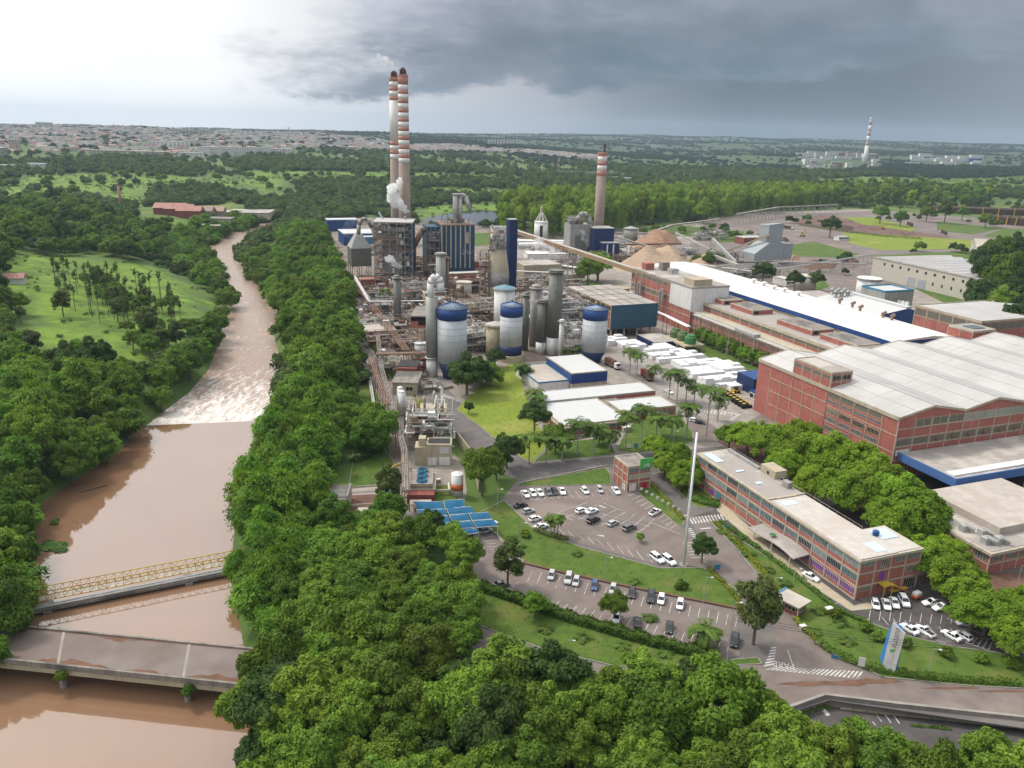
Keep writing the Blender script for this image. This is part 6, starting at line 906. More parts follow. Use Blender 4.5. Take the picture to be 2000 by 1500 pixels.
heap('wood_chip_pile', 'largest pale wood chip heap in front of the long factory', [(1196,525),(1235,498),(1300,492),(1345,503),(1350,522),(1290,536),(1225,535)], 0, 'chips', ((1243,512,18,.45),(1262,514,15,.5),(1305,512,15,.43),(1285,509,12,.5),(1322,515,10,.5),(1225,520,9,.5))); heap('wood_chip_pile', 'reddish wood chip heap behind the pale one', [(1232,478),(1255,464),(1310,462),(1332,474),(1310,486),(1250,488)], 0, 'chips_red', ((1270,474,15,.3),(1300,473,13,.3))); heap('wood_chip_pile', 'small chip heap under the belt conveyors', [(1345,518),(1365,500),(1395,502),(1400,520),(1370,526)], 0, 'chips', ((1372,512,8,.4),))
for i_, (hx, hy, hs, hm) in enumerate(((1585,438,26,'redearth'),(1640,432,30,'redearth'),(1700,446,34,'redearth'),(1760,456,28,'redearth'),(1650,446,20,'log'),(1500,478,14,'mud'),(1530,470,12,'log'),(1660,512,20,'mud'),(1550,505,14,'chips_red'))): heap('earth_mound', f'low dark mound on the log yard, {ordn(i_)} from the list of mounds'.replace(' from the list of mounds', ' of the yard mounds'), [(hx-hs, hy), (hx-hs*.4, hy-5), (hx+hs*.6, hy-4), (hx+hs, hy+1), (hx+hs*.3, hy+5), (hx-hs*.6, hy+4)], 0, hm, ((hx-hs*.3, hy, 4.5, .22), (hx+hs*.3, hy, 3.5, .2)), 22)
heap('bark_heap', 'low brown bark heap in the dirt yard', [(1560,520),(1600,508),(1640,512),(1630,524),(1580,528)], 0, 'mud', ((1590,518,5,.25),(1615,516,4,.25)))
# ---- near-left equipment: white/yellow block, container, chillers
O = G(798, 905); EZ = thing('filter_plant', 'three-level cream steel plant block with tanks on its roof', 'process block', (*G(806, 860), 0), R(4)); b = MB()
for z in (5.2, 9.8): b.box(0, 12, 0, 11, z, z+.5)
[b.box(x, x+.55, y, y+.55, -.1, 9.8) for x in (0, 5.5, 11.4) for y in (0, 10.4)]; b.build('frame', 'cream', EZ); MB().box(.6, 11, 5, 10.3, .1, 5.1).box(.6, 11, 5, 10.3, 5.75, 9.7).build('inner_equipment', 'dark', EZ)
r_ = random.Random(5)
for j in range(16): MB().lathe([(.5, 0), (.5, 2+r_.random()*2.5), (.25, 5)], n=10).build('vessel', r_.choice(('white', 'steel_lt', 'steel', 'yellow')), EZ, True, (r_.uniform(1, 11), r_.uniform(.8, 10), 10.3 if j % 2 else r_.choice((.2, 5.7))))
b = MB(); [b.tube([(0, 0, 11.4), (12, 0, 11.4), (12, 11, 11.4), (0, 11, 11.4), (0, 0, 11.4)], .07)]; [b.bar((x, 0, 10.3), (x, 0, 11.4), .06) for x in range(0, 13, 2)]; b.build('railing', 'yellow', EZ)
steel('filter_plant_piping', 'maze of pipes and ladders wrapped around the cream plant block', G(797, 880), 15, 16, 13.5, 3, 3, 4, R(4), 'steel_lt', seed=71, fill=1.6, t=.12, brace=True)
steel('pump_structure', 'low steel pump structure beside the long pipe bridge', G(792, 830), 12, 9, 7, 3, 2, 2, R(4), 'steel', seed=72, fill=1.6, t=.12)
MB().tube([(10.2, 9, 10.3), (10.2, 9, 16), (9.4, 9, 17)], .5, n=10).build('vent_pipe', 'white', EZ); b = MB(); [b.bar((-2.5+i*1.1, -1.5+(i % 2), 0), (-2.5+i*1.1, -1.5+(i % 2), 11+(i*5 % 4)), .33, n=8) for i in range(4)]; b.build('tall_pipes', 'dkgreen_m', EZ)
O = G(833, 910); e = thing('beige_equipment_box', 'beige two-storey machine enclosure with dark roof opening', 'equipment housing', (*O, 0), R(3)); MB().box(0, 8.2, 0, 6, 0, 7.6).build('casing', 'beige', e); MB().box(.6, 7.6, .8, 5.2, 7.61, 7.75).build('roof_opening', 'dark', e); MB().box(-3.8, -.02, .5, 6, 0, 6.3).build('side_casing', 'beige', e); MB().box(-2.6, -.3, 1.5, 4.5, 6.3, 9).build('stack_box', 'beige', e); MB().box(4.4, 7.3, -.08, .02, 4.4, 6.6).build('pale_panel', 'roof_white', e); b = MB().box(.5, 3.3, -.1, .02, .3, 3.0).box(4.2, 7.6, -.1, .02, .3, 3.2); b.build('door', 'white', e)
O = G(795, 985); e = thing('cooling_fan_unit', 'long cooling unit with three big round roof fans on a red base', 'cooling unit', (*O, 0), R(4)); MB().box(0, 8, 0, 15, -.2, 3).build('base_wall', 'brick_dk', e); MB().box(-.3, 8.3, 3, 15.3, 3, 3.4).build('deck', 'cream', e); MB().box(.8, 7.4, 3.5, 14.6, 3.4, 4.9).build('casing', 'steel', e)
for i in range(3): MB().lathe([(1.7, 4.9), (1.55, 5.7), (1.4, 5.7), (1.4, 5.1)], 4.1, 5.6+3.5*i, 20).build('fan_ring', 'skyblue', e); b = MB(); [b.box(4.1-1.3, 4.1+1.3, 5.5+3.5*i, 5.7+3.5*i, 5.3, 5.36)]; b.bar((4.1, 5.6+3.5*i, 5), (4.1, 5.6+3.5*i, 5.5), .35, n=8); b.build('fan_blades', 'dark', e)
b = MB(); b.tube([(-.2, 3.1, 4.6), (8.2, 3.1, 4.6), (8.2, 15.2, 4.6), (-.2, 15.2, 4.6), (-.2, 3.1, 4.6)], .06); b.build('railing', 'yellow', e); MB().box(1, 7.2, -4.5, -1.2, 1.9, 2.1).build('porch_roof', 'roof_beige', e)
def wallseg(name, label, px, h, t=.35, m='beige', z=0):
    pts = [Vector((*G(*p), 0)) for p in px]; b = MB()
    for a, c in zip(pts, pts[1:]): d = c-a; q = Vector((-d.y, d.x, 0)).normalized()*t/2; b.prism([(a-q)[:2], (c-q)[:2], (c+q)[:2], (a+q)[:2]], z-.3, h)
    return tag(b.build(name, m), label, 'wall')
wallseg('yard_wall', 'curved beige retaining wall between the plant road and the filter plant', [(862,805),(880,845),(925,905),(935,960)], 3.6); wallseg('kerb_wall', 'low beige wall at the foot of the widest silo', [(772,690),(805,745),(828,768),(885,758)], 1.2)
e = bld('louvre_house', 'small riverside building with slatted dark roof frames', 'building', G(628, 1002), 7.5, 9, 4.2, 'cream', 'roof_old', .2, rz=R(4)); b = MB(); [b.box(.3, 7.2, .5+i*.9, .9+i*.9, 4.6, 5.0) for i in range(9)]; b.box(0, .3, 0, 9, 4.4, 5.2).box(7.2, 7.5, 0, 9, 4.4, 5.2); b.build('louvres', 'steel', e); win(e, 'F', 3.6, 6.8, .6, 3.4, n=3, m='glass_open', fm='steel_lt')
e = bld('flat_roof_shelter', 'small shelter with plain beige flat roof near the river', 'shelter', G(697, 1030), 6.2, 5.6, 3.2, 'cream', 'roof_beige', .05, rz=R(6)); e = bld('river_kiosk', 'tiny cream kiosk at the edge of the bamboo', 'kiosk', G(586, 955), 2.6, 3, 5, 'cream', 'roof_beige', .1, rz=R(2)); win(e, 'F', .5, 2.1, 1, 3, n=2, m='glass_open')
sheet('red_pavement', [(645,970),(735,966),(740,985),(735,1035),(650,1040)], .13, 'soil')
# green cooling tank at the river side
e = thing('green_tank_deck', 'raised yellow deck with a green cooling tank at the riverside', 'cooling tower', (*G(655, 640), 0), AX); b = MB().box(0, 14, 0, 12, 3.6, 4.3); [b.bar((x, y, 0), (x, y, 3.6), .3) for x in (.5, 7, 13.5) for y in (.5, 11)]; b.build('deck', 'beige', e); MB().box(2, 11, 2, 10, 4.3, 9).build('tank', 'green', e)
# ---- white pulp bales stacked in the yard
BY = [G(*p) for p in ((1262,690),(1290,680),(1365,697),(1412,712),(1462,738),(1456,765),(1372,757),(1335,726),(1295,712),(1262,700))]; BY2 = [G(*p) for p in ((1180,670),(1200,662),(1262,676),(1255,692),(1230,688))]; r_ = random.Random(9); nb = 0
for reg in (BY, BY2):
    o_ = LW(HO, -80, 0)
    for j in range(46):
        for i in range(26):
            x, y = LW(HO, -70+i*4.36+.6*math.sin(j//9*2.1), 36+j*3.34)
            if not inside(np.array([x]), np.array([y]), reg)[0] or (j % 9 == 4) or r_.random() < .03: continue
            nb += 1; h = (2.6, 1.8, 3.4, 2.2)[(i//5+(j//4)*3) % 4]+(.8 if r_.random() < .08 else 0); b = MB().box(-2.15, 2.15, -1.65, 1.65, 0, h*.5).box(-2.12+r_.uniform(0, .15), 2.15-r_.uniform(0, .2), -1.62, 1.65-r_.uniform(0, .12), h*.5+.01, h)
            tag(b.build('bale_stack', 'bale', None, False, (x, y, .12), AX+r_.uniform(-.01, .01)), f'stack of white pulp bales, {ordn(i)} across and {ordn(j)} deep in the yard' if nb < 900 else '', 'bale stack', 'stacks of white pulp bales')
# ---- steam
def steam(label, pts, rad, dens, seed):
    """a drift of small overlapping vapour puffs, thinning towards its edge and its end"""
    rg_ = np.random.default_rng(seed); b = MB(); o = Vector(pts[0]); n_ = 8
    def puff(c, r):
        ph = rg_.uniform(0, 6.28, 4); base = len(b.v)
        for i in range(1, n_):
            th = math.pi*i/n_
            for k_ in range(n_+2): a = 2*math.pi*k_/(n_+2); rr = r*(1+.22*math.sin(3*a+ph[0]+2*th)+.18*math.sin(5*th+ph[1]+a)); b.v.append((c.x+rr*math.sin(th)*math.cos(a), c.y+rr*math.sin(th)*math.sin(a), c.z+rr*math.cos(th)))
        t0 = len(b.v); b.v += [(c.x, c.y, c.z+r), (c.x, c.y, c.z-r)]; m_ = n_+2
        for i in range(n_-2):
            for k_ in range(m_): b.f.append((base+i*m_+k_, base+(i+1)*m_+k_, base+(i+1)*m_+(k_+1) % m_, base+i*m_+(k_+1) % m_)); b.m.append(0)
        for k_ in range(m_): b.f += [(t0, base+k_, base+(k_+1) % m_), (t0+1, base+(n_-2)*m_+(k_+1) % m_, base+(n_-2)*m_+k_)]; b.m += [0, 0]
    for j in range(len(pts)-1):
        for i in range(9): t = (i+.5)/9; p = Vector(pts[j]).lerp(Vector(pts[j+1]), t)-o; r = rad[j]+(rad[j+1]-rad[j])*t; d = Vector(rg_.normal(size=3)).normalized()*r*.62*rg_.random(); puff(p+d, r*rg_.uniform(.28, .55))
    m = bpy.data.materials.new('steam'); m.use_nodes = True; t = m.node_tree; n, l = t.nodes, t.links; n.remove(n['Principled BSDF']); v = n.new('ShaderNodeVolumePrincipled'); v.inputs['Color'].default_value = (1, 1, 1, 1); v.inputs['Anisotropy'].default_value = 0; l.new(v.outputs[0], n['Material Output'].inputs['Volume'])
    v.inputs['Density'].default_value = dens*.24; ob = b.build('steam', m, None, False, tuple(o)); return tag(ob, label, kind='stuff')
def pz(px, py, z): return (*G(px, py, z), z)
bx, by = G(793, 540)
def at_y(px, py, y):                  # point on the pixel ray at world depth y
    d = ray(px, py); t = y/d[1]; return (d[0]*t, y, HC+d[2]*t)
Y0 = G(775, 545)[1]
steam('white steam rising from the boiler house roof', [at_y(797, 416, Y0), at_y(786, 403, Y0), at_y(770, 393, Y0), at_y(766, 380, Y0), at_y(777, 366, Y0), at_y(782, 350, Y0)], (2, 4.5, 7, 7.5, 6, 3.5), 2.5, 1); steam('wisp of steam drifting left from the left chimney', [at_y(773, 138, by+10), at_y(764, 128, by+10), at_y(750, 117, by+10), at_y(738, 108, by+10)], (1.8, 4, 5, 3.5), .8, 2)
steam('thin smoke above the tallest chimney', [at_y(792, 134, by), at_y(790, 110, by), at_y(786, 85, by)], (2.5, 4, 5), .04, 3); steam('steam jet above the pipes left of the boilers', [at_y(785, 523, 500), at_y(772, 515, 500), at_y(755, 506, 500)], (1.2, 3.6, 4), 1.2, 4); y_ = G(1092, 640)[1]; steam('steam plume blowing left from the pipes by the digesters', [at_y(1092, 503, y_), at_y(1078, 492, y_), at_y(1060, 483, y_), at_y(1048, 468, y_)], (1.2, 3.2, 4.6, 4.6), 1.0, 5)
y_ = G(1300, 625)[1]; steam('steam hanging against the brick end block', [at_y(1345, 585, y_), at_y(1343, 570, y_), at_y(1338, 552, y_), at_y(1330, 535, y_)], (3, 6, 7, 5), .14, 6); y_ = G(1130, 512)[1]-6; steam('steam falling beside the precipitator', [at_y(1146, 480, y_), at_y(1142, 465, y_), at_y(1136, 448, y_)], (1.5, 3.5, 3), .4, 7); y_ = G(920, 545)[1]; steam('small steam wisp before the recovery boiler', [at_y(928, 490, y_), at_y(918, 493, y_), at_y(905, 492, y_)], (1, 2.5, 2.5), .3, 8)
y_ = G(680, 490)[1]; steam('faint steam over the blue sheds', [at_y(690, 470, y_), at_y(682, 450, y_), at_y(690, 430, y_)], (5, 9, 8), .05, 9)
# ================================================================ vehicles
def loft(b, secs, m=0):
    o = len(b.v); n = 6
    for x, w_, z0, z1, in_ in secs: zm = z0+(z1-z0)*.62; b.v += [(x, -w_*.93, z0), (x, -w_, zm), (x, -w_*in_, z1), (x, w_*in_, z1), (x, w_, zm), (x, w_*.93, z0)]
    for k_ in range(len(secs)-1):
        for i in range(n): b.f.append((o+k_*n+i, o+(k_+1)*n+i, o+(k_+1)*n+(i+1) % n, o+k_*n+(i+1) % n)); b.m.append(m)
    b.f += [tuple(o+i for i in range(n)), tuple(o+(len(secs)-1)*n+i for i in range(n-1, -1, -1))]; b.m += [m, m]
def cabin(b, xb0, xt0, xt1, xb1, zb, zt, wb, wt, m=0):
    b.add([(xb0, -wb, zb), (xb1, -wb, zb), (xb1, wb, zb), (xb0, wb, zb), (xt0, -wt, zt), (xt1, -wt, zt), (xt1, wt, zt), (xt0, wt, zt)], [(4, 5, 6, 7), (0, 1, 5, 4), (1, 2, 6, 5), (2, 3, 7, 6), (3, 0, 4, 7)], m)
CARG = {}
def carmesh(kind):
    if kind in CARG: return CARG[kind]
    L_, W, Hh = {'hatch': (3.95, .84, 1.48), 'sedan': (4.45, .86, 1.46), 'suv': (4.6, .92, 1.72), 'pickup': (4.9, .88, 1.62)}[kind]; h = L_/2; zb = .92 if kind != 'suv' else 1.05; b = MB()
    S = [(-h, W*.86, .38, zb-.12, .82), (-h+.12, W*.97, .25, zb-.02, .88), (-h+.9, W, .22, zb, .92), (h-1.3, W, .22, zb, .92), (h-.45, W*.98, .24, zb-.14, .86), (h-.08, W*.9, .3, zb-.3, .8), (h, W*.8, .36, zb-.4, .8)]
    if kind == 'pickup': S = S[:3]+[(-h+1.9, W, .22, zb, .92)]+S[3:]
    loft(b, S); rf = MB(); gl = MB()
    a = {'hatch': (-h+.12, -h+.5, .25, 1.0), 'sedan': (-h+.75, -h+1.35, .15, .95), 'suv': (-h+.1, -h+.35, .35, 1.1), 'pickup': (-h+2.0, -h+2.2, .35, 1.05)}[kind]
    cabin(gl, a[0], a[1], a[2], a[3], zb-.02, Hh-.07, W*.9, W*.72); cabin(rf, a[1]-.03, a[1]+.03, a[2]-.05, a[2]+.03, Hh-.075, Hh, W*.74, W*.66)
    for s in (-1, 1): rf.bar((a[0]+.02, s*W*.9, zb-.02), (a[1], s*W*.73, Hh-.06), .05); rf.bar((a[3], s*W*.9, zb-.02), (a[2], s*W*.73, Hh-.06), .045); rf.bar(((a[1]+a[2])/2, s*W*.91, zb-.02), ((a[1]+a[2])/2, s*W*.735, Hh-.06), .045)
    o = len(b.v); b.v += rf.v; b.f += [tuple(i+o for i in f) for f in rf.f]; b.m += rf.m
    if kind == 'pickup': b.box(-h+.2, -h+1.85, -W*.75, W*.75, zb+.005, zb+.02, 1)
    wh = MB().bar((0, -.11, 0), (0, .11, 0), .33, 0, 14); CARG['rim'] = MB().bar((0, -.118, 0), (0, .118, 0), .19, 0, 10).mesh('rim', 'steel_lt') if 'rim' not in CARG else CARG['rim']; lt = MB().box(-.05, .03, -.17, .17, -.08, .08)
    CARG[kind] = (b, gl.mesh('car_windows', 'carglass'), wh.mesh('wheel', ('tyre', 'steel_lt')), lt, h, W, zb); return CARG[kind]
CB = {}
def car(kind, colr, px, py, dx, dy, label, group='parked cars', z=.13):
    b, gm_, wm_, lt, h, W, zb = carmesh(kind)
    if (kind, colr) not in CB: CB[kind, colr] = (b.mesh('car_body', ('car_'+colr, 'dark')), lt.mesh('headlight', 'white'), lt.mesh('tail_light', 'red'))
    bm, hl, tl = CB[kind, colr]; x, y = G(px, py+3); x2, y2 = G(px+dx, py+3+dy); rz = math.atan2(y2-y, x2-x); e = thing('parked_car' if kind != 'pickup' else 'pickup_truck', label, 'car' if kind != 'pickup' else 'pickup truck', (x, y, z), rz, group)
    obj('body', bm, e); obj('windows', gm_, e)
    for sx in (-h+.78, h-.8):
        for sy in (-W+.1, W-.1): obj('rim', CARG['rim'], obj('wheel', wm_, e, (sx, sy, .33)))
    for s in (-1, 1): obj('headlight', hl, e, (h-.06, s*W*.6, zb-.36)); obj('tail_light', tl, e, (-h+.04, s*W*.66, zb-.26))
    return e
TOP = 'in the top row of the upper car park'
for a in (('sedan','white',1026,966,11,13,'white car at the left end of the top row of the upper car park'),('hatch','white',1040,964,11,13,'second white car from the left in the top row of the upper car park'),('sedan','white',1054,963,11,13,'white car left of the grey one in the top row'),('hatch','grey',1071,962,9,13,'grey car left of the black one in the top row'),('hatch','black',1083,961,9,13,'black car between grey and white ones in the top row'),('sedan','white',1098,960,6,13,'white car right of the black one in the top row'),
    ('hatch','white',1142,959,11,12,'lone white car in the middle of the top row'),('hatch','silver',1171,957,8,12,'silver car near the gatehouse end of the top row'),('sedan','white',1203,959,10,12,'white car right beside the gatehouse'),('sedan','black',1017,988,20,-5,'black car at the top of the left column of the upper car park'),('hatch','silver',1032,999,20,-5,'silver car second down the left column'),('hatch','white',1045,1014,20,-6,'white car third down the left column'),('sedan','white',1057,1029,20,-6,'lowest white car of the left column'),
    ('hatch','white',1135,998,20,-7,'left one of two white cars side by side mid car park'),('sedan','white',1156,999,20,-7,'right one of two white cars side by side mid car park'),('suv','black',1159,1017,20,-9,'dark boxy car in the middle bays'),('hatch','silver',1197,1023,20,-9,'silver car in the middle bays right of the dark boxy one'),('suv','grey',1229,1032,20,-9,'dark grey car at the right of the middle bays'),('pickup','white',1279,1001,16,-9,'small white pickup in the slanted bays by the green strip'),
    ('suv','white',1283,1092,18,13,'left white estate car near the foot of the white mast'),('suv','white',1306,1096,18,13,'right white estate car near the foot of the white mast'),('hatch','silver',1077,1125,-6,18,'silver car leftmost in the lower car park'),('suv','silver',1110,1132,-5,18,'left one of the silver pair in the lower car park'),('hatch','silver',1125,1137,-5,18,'right one of the silver pair in the lower car park'),('hatch','blue',1161,1145,-3,18,'blue car in the lower car park'),
    ('hatch','silver',1197,1152,-4,18,'silver car right of the blue one'),('hatch','black',1234,1160,-2,18,'black hatchback in the lower car park'),('suv','black',1271,1168,-2,18,'black estate car beside the white one in the lower car park'),('hatch','white',1291,1172,-3,18,'white car beside the black estate in the lower car park'),('hatch','white',1328,1182,-3,18,'rightmost white car in the upper row of the lower car park'),('sedan','black',1245,1217,-1,-18,'black car in the bottom row beside the small tree'),('hatch','black',1307,1228,-2,18,'dark car alone in the bottom row of the lower car park'),
    ('suv','black',1434,1254,-3,18,'black car half under the tall olive-green tree'),('hatch','white',1203,1208,-3,18,'white car hidden under the small tree'),('sedan','grey',978,1143,18,-4,'dark car under the sparse tree by the car park entrance'),('sedan','white',1583,1128,16,8,'white car alone by the office pavement'),('hatch','white',1709,1182,7,20,'leftmost of four white cars at the office corner'),('sedan','white',1730,1182,8,20,'second of four white cars at the office corner'),
    ('sedan','white',1746,1179,9,19,'third of four white cars at the office corner'),('suv','white',1765,1176,10,18,'rightmost of four white cars at the office corner'),('pickup','white',1820,1179,-20,1,'upper white pickup facing left by the big tree'),('pickup','white',1839,1188,-20,3,'lower white pickup facing left by the big tree'),('hatch','silver',1885,1220,-19,-2,'silver hatchback at the right of the visitor car park'),('sedan','white',1775,1230,-17,-11,'white car just right of the tall sign'),
    ('pickup','white',1805,1234,-17,-11,'white pickup with black bed near the tall sign'),('sedan','white',1857,1243,-17,-10,'left white car of the nearest pair in the visitor car park'),('hatch','white',1880,1243,-17,-10,'right white car of the nearest pair in the visitor car park'),('sedan','white',1307,765,17,8,'white car on the palm avenue'),('hatch','white',1356,821,16,2,'white car parked beneath the tallest palm'),('hatch','black',1367,825,16,2,'black car parked beneath the tallest palm'),('sedan','silver',1342,944,17,8,'silver car half hidden under the bright trees')): car(*a)
for a in (('sedan','white',958,1024,14,-4,'white car in front of the blue canopies'),('hatch','silver',948,1037,14,-4,'silver car peeking from under the blue canopies')): car(*a)
tr = thing('utility_trailer', 'small white and orange utility trailer by the office corner', 'trailer', (*G(1789, 1170), .13), .5); MB().box(-1.2, 1.2, -.7, .7, .5, 1.1).build('body', 'orange', tr); MB().box(-1., 1., -.6, .6, 1.11, 1.8).build('load', 'white', tr); MB().bar((0, -.85, .3), (0, -.65, .3), .3, n=12).bar((0, .65, .3), (0, .85, .3), .3, n=12).build('wheels', 'tyre', tr); MB().bar((1.2, 0, .6), (2.2, 0, .4), .06).build('tow_bar', 'steel', tr)
def truck(label, px, py, p2, cab='white', load='log', n=2, z=.12):
    x, y = G(px, py); x2, y2 = G(*p2); e = thing('lorry', label, 'lorry', (x, y, z), math.atan2(y2-y, x2-x), 'lorries'); MB().box(-1., 1.2, -1.2, 1.2, .8, 3.2).box(1.2, 1.5, -1.15, 1.15, .8, 1.9).build('cab', cab, e); MB().box(1.18, 1.23, -1., 1., 2., 2.9).build('windscreen', 'carglass', e)
    w_ = MB()
    for i in range(n):
        x0 = -2-i*8.4; MB().box(x0-7.6, x0, -1.15, 1.15, 1.0, 1.3).build('trailer_bed', 'steel', e); MB().box(x0-7.4, x0-3.9, -1.15, 1.15, 1.31, 3.6).box(x0-3.6, x0-.2, -1.15, 1.15, 1.31, 3.5).build('load', load, e) if load else None; [w_.bar((x0-q, -1.2, .5), (x0-q, 1.2, .5), .5, n=12) for q in (1.5, 5.6, 6.8)]
    w_.bar((.3, -1.2, .5), (.3, 1.2, .5), .5, n=12); w_.build('wheels', 'tyre', e); return e
truck('log lorry with white cab nearest the trees on the log yard road', 1771, 438, (1766, 436), n=3); truck('second log lorry with white cab before the depot', 1838, 454, (1834, 452), n=3); truck('log lorry waiting behind the grey screening house', 1548, 449, (1554, 450), n=3); truck('white and red lorry beside the middle silo yard', 1205, 722, (1209, 724), load='rust', n=1); truck('red crane lorry beside the first palms', 1257, 734, (1250, 728), cab='red', load='rust', n=1); truck('white tanker lorry with red cab below the brick block', 822, 726, (824, 732), cab='red', load='white', n=1); truck('red-cabbed tanker by the corrugated silos', 1866, 628, (1860, 626), cab='red', load='steel_lt', n=1)
# tow tractors lined up
fk = thing('tow_tractor', 'yellow and black tow tractor, first in the parked double line', 'tow tractor', (0, 0, 0), 0, 'tow tractors parked in a double line'); MB().box(-1.1, 1.1, -.6, .6, .25, .95).box(-1.1, -.2, -.6, .6, .95, 1.3).build('body', 'black', fk); MB().box(-.6, .7, -.6, .6, 2., 2.1).build('overhead_guard', 'yellow', fk); b = MB(); [b.bar((x, y, .9), (x, y, 2.), .05) for x in (-.55, .65) for y in (-.5, .5)]; b.build('posts', 'black', fk); b = MB(); [b.bar((x, -.62, .3), (x, .62, .3), .3, n=10) for x in (-.7, .75)]; b.build('wheels', 'tyre', fk)
q0 = Vector(G(1408, 770)); q1 = Vector(G(1452, 798))
for i in range(16):
    o = fk if i == 0 else copy_tree(fk); p = q0.lerp(q1, (i//2)/7); o.location = (p.x+(i % 2)*2.6, p.y+(i % 2)*1., .14); o.rotation_euler = (0, 0, AX); o['label'] = f'yellow and black tow tractor, {ordn(i//2)} from the far end in the {("left", "right")[i % 2]} file'
e = thing('wheel_loader', 'yellow forklift loader standing behind the line of tow tractors', 'loader', (*G(1437, 768), .13), AX); MB().box(-1.6, 1.2, -.8, .8, .5, 1.5).build('body', 'yellow', e); MB().box(-.8, .6, -.7, .7, 1.5, 2.8).build('cab', 'carglass', e); b = MB(); [b.bar((x, -1, .6), (x, 1, .6), .6, n=12) for x in (-1, 1)]; b.build('wheels', 'tyre', e); MB().box(1.3, 1.5, -.7, .7, .2, 3).build('mast', 'steel', e)
for lb, px, py in (('yellow excavator working on the red earth', 1722, 448), ('orange log grab crane on the log yard', 1567, 462)):
    e = thing('excavator', lb, 'excavator', (*G(px, py), .2), 1); MB().box(-3, 3, -2.4, -1.2, 0, 1.2).box(-3, 3, 1.2, 2.4, 0, 1.2).build('tracks', 'tyre', e); MB().box(-3, 2, -1.5, 1.5, 1.3, 3.2).build('body', 'yellow', e); MB().box(0, 1.8, .2, 1.5, 3.2, 4.6).build('cab', 'carglass', e); MB().tube([(1.5, -.5, 2.5), (5, -.5, 8), (9, -.5, 6.5), (9.5, -.5, 2)], .45).build('boom', 'yellow', e)
# ================================================================ palms and garden trees
PAL = [(1229.5,730,688),(1243,737,697),(1277,746,723),(1306,780,731),(1321,789,733),(1339,785,748),(1355,790,760),(1379,853,764),(1401,822,782),(1340,857,799),(1251,872,799),(1221,876,814),(1281,852,820),(1311,856,822),(1127,890,830),(1158,886,838),(1190,880,849),(1033,906,857),(1066,905,860),(1097,900,862),(1019,747,720),(1024,744,728),(1041,799,770),(1046,806,780),(1107,705,690),(1131,703,688),(1047,815,795),(1170,868,845)]
tpm = MB().bar((0, 0, -.3), (0, 0, .35), .030, 0, 8, .026).bar((0, 0, .35), (0, 0, .92), .026, 0, 8, .017).mesh('palm_trunk', 'trunk_lt'); tgm = MB().bar((0, 0, .90), (0, 0, 1.0), .022, 0, 8, .014).mesh('crownshaft', 'leaf_palm')
WHERE = ['by the bale yard','beside the silo lane','by the long white roof','on the avenue past the annex','on the avenue before the bales','in the avenue line','near the avenue crossing','tallest, by the office corner','broad, by the crossing','on the lawn corner by the avenue','tall, behind the gatehouse','left of the tall one behind the gatehouse','small, on the round lawn','right one on the round lawn','before the canteen corner','before the canteen wall','by the canteen steps','leftmost on the front lawn','second on the front lawn','third on the front lawn','by the beige annex','twin, by the beige annex','by the white roof corner','twin, by the white roof corner','behind the blue store','right one behind the blue store','at the canteen rear corner','between canteen and gatehouse']
for (px, py, pt), wh_ in zip(PAL, WHERE):
    h = HT(px, py, pt-7); x, y = G(px, py); e = thing('palm_tree', f'royal palm {wh_}', 'palm tree', (x, y, .1), 0, 'royal palms'); s = 4.0+.08*h; obj('trunk', tpm, e, (0, 0, 0), 0, (9, 9, h)); obj('crownshaft', tgm, e, (0, 0, 0), 0, (9, 9, h)); obj('fronds', CR['palm', rnd.randrange(3)], e, (0, 0, h*.97), rnd.random()*6, s)
for i, (px, py, pt) in enumerate(((1075,1046,1008),(1082,1050,1012),(1089,1048,1006))): h = HT(px, py, pt+3); e = thing('palm_tree', f'short bushy palm, {ordn(i)} from left in the trio at the car park edge', 'palm tree', (*G(px, py), .1), 0, 'trio of bushy palms'); obj('trunk', tpm, e, (0, 0, 0), 0, (7, 7, h)); obj('fronds', CR['palm', i], e, (0, 0, h), i, 2.5)
e = thing('palm_tree', 'wide short palm at the bottom of the lower car park', 'palm tree', (*G(1374, 1262), .1)); obj('trunk', tpm, e, (0, 0, 0), 0, (12, 12, 4.5)); obj('fronds', CR['palm', 1], e, (0, 0, 4.4), 1, 4.4)
for i, (px, py) in enumerate(((930,1178),(1065,1232),(1140,1250),(1215,1265),(1300,1277),(1010,1120),(1015,1068),(1128,1085),(1242,1140),(1437,1056),(1462,1084),(1500,1116),(1530,1142),(1600,1196),(1645,1222),(1412,1040),(1655,1255),(1590,1236),(1447,1145),(1270,1210))):
    r = 2.2 if i < 5 or i > 8 else 1.7; e = thing('cycad_shrub', f'spiky low palm shrub on the grass, {ordn(i)} of the garden plants', 'shrub', (*G(px, py), .15), 0, 'spiky low palm shrubs'); obj('fronds', CR['cycad', i % 2], e, (0, 0, .5), i, r); obj('trunk', tpm, e, (0, 0, 0), 0, (14, 14, .6))
def T(kind, px, py, r, zc, label, name='garden_tree', th=None, hz=None, tm='trunk', vi=None, cat='tree', group=None):
    x, y = G(px, py, zc); return tree(kind, name, x, y, r, label, cat, group, th, hz, tm, True, vi, max(0, TZ(x, y)))
RT = [(1462,852,7.5),(1500,862,8.5),(1552,885,9.5),(1562,850,8),(1604,895,10.5),(1655,905,10.5),(1690,925,9.5),(1640,955,8.5),(1690,968,9),(1742,978,10),(1792,1008,9.5),(1745,1012,8),(1427,842,5.5),(1530,905,7),(1590,940,7.5),(1725,940,8)]
for i, (px, py, r) in enumerate(sorted(RT)): T('rain', px, py, r, 7.5, f'broad flat-topped rain tree, {ordn(i)} from the left behind the office', 'rain_tree', 3.6, 1.15, group='rain trees behind the office')
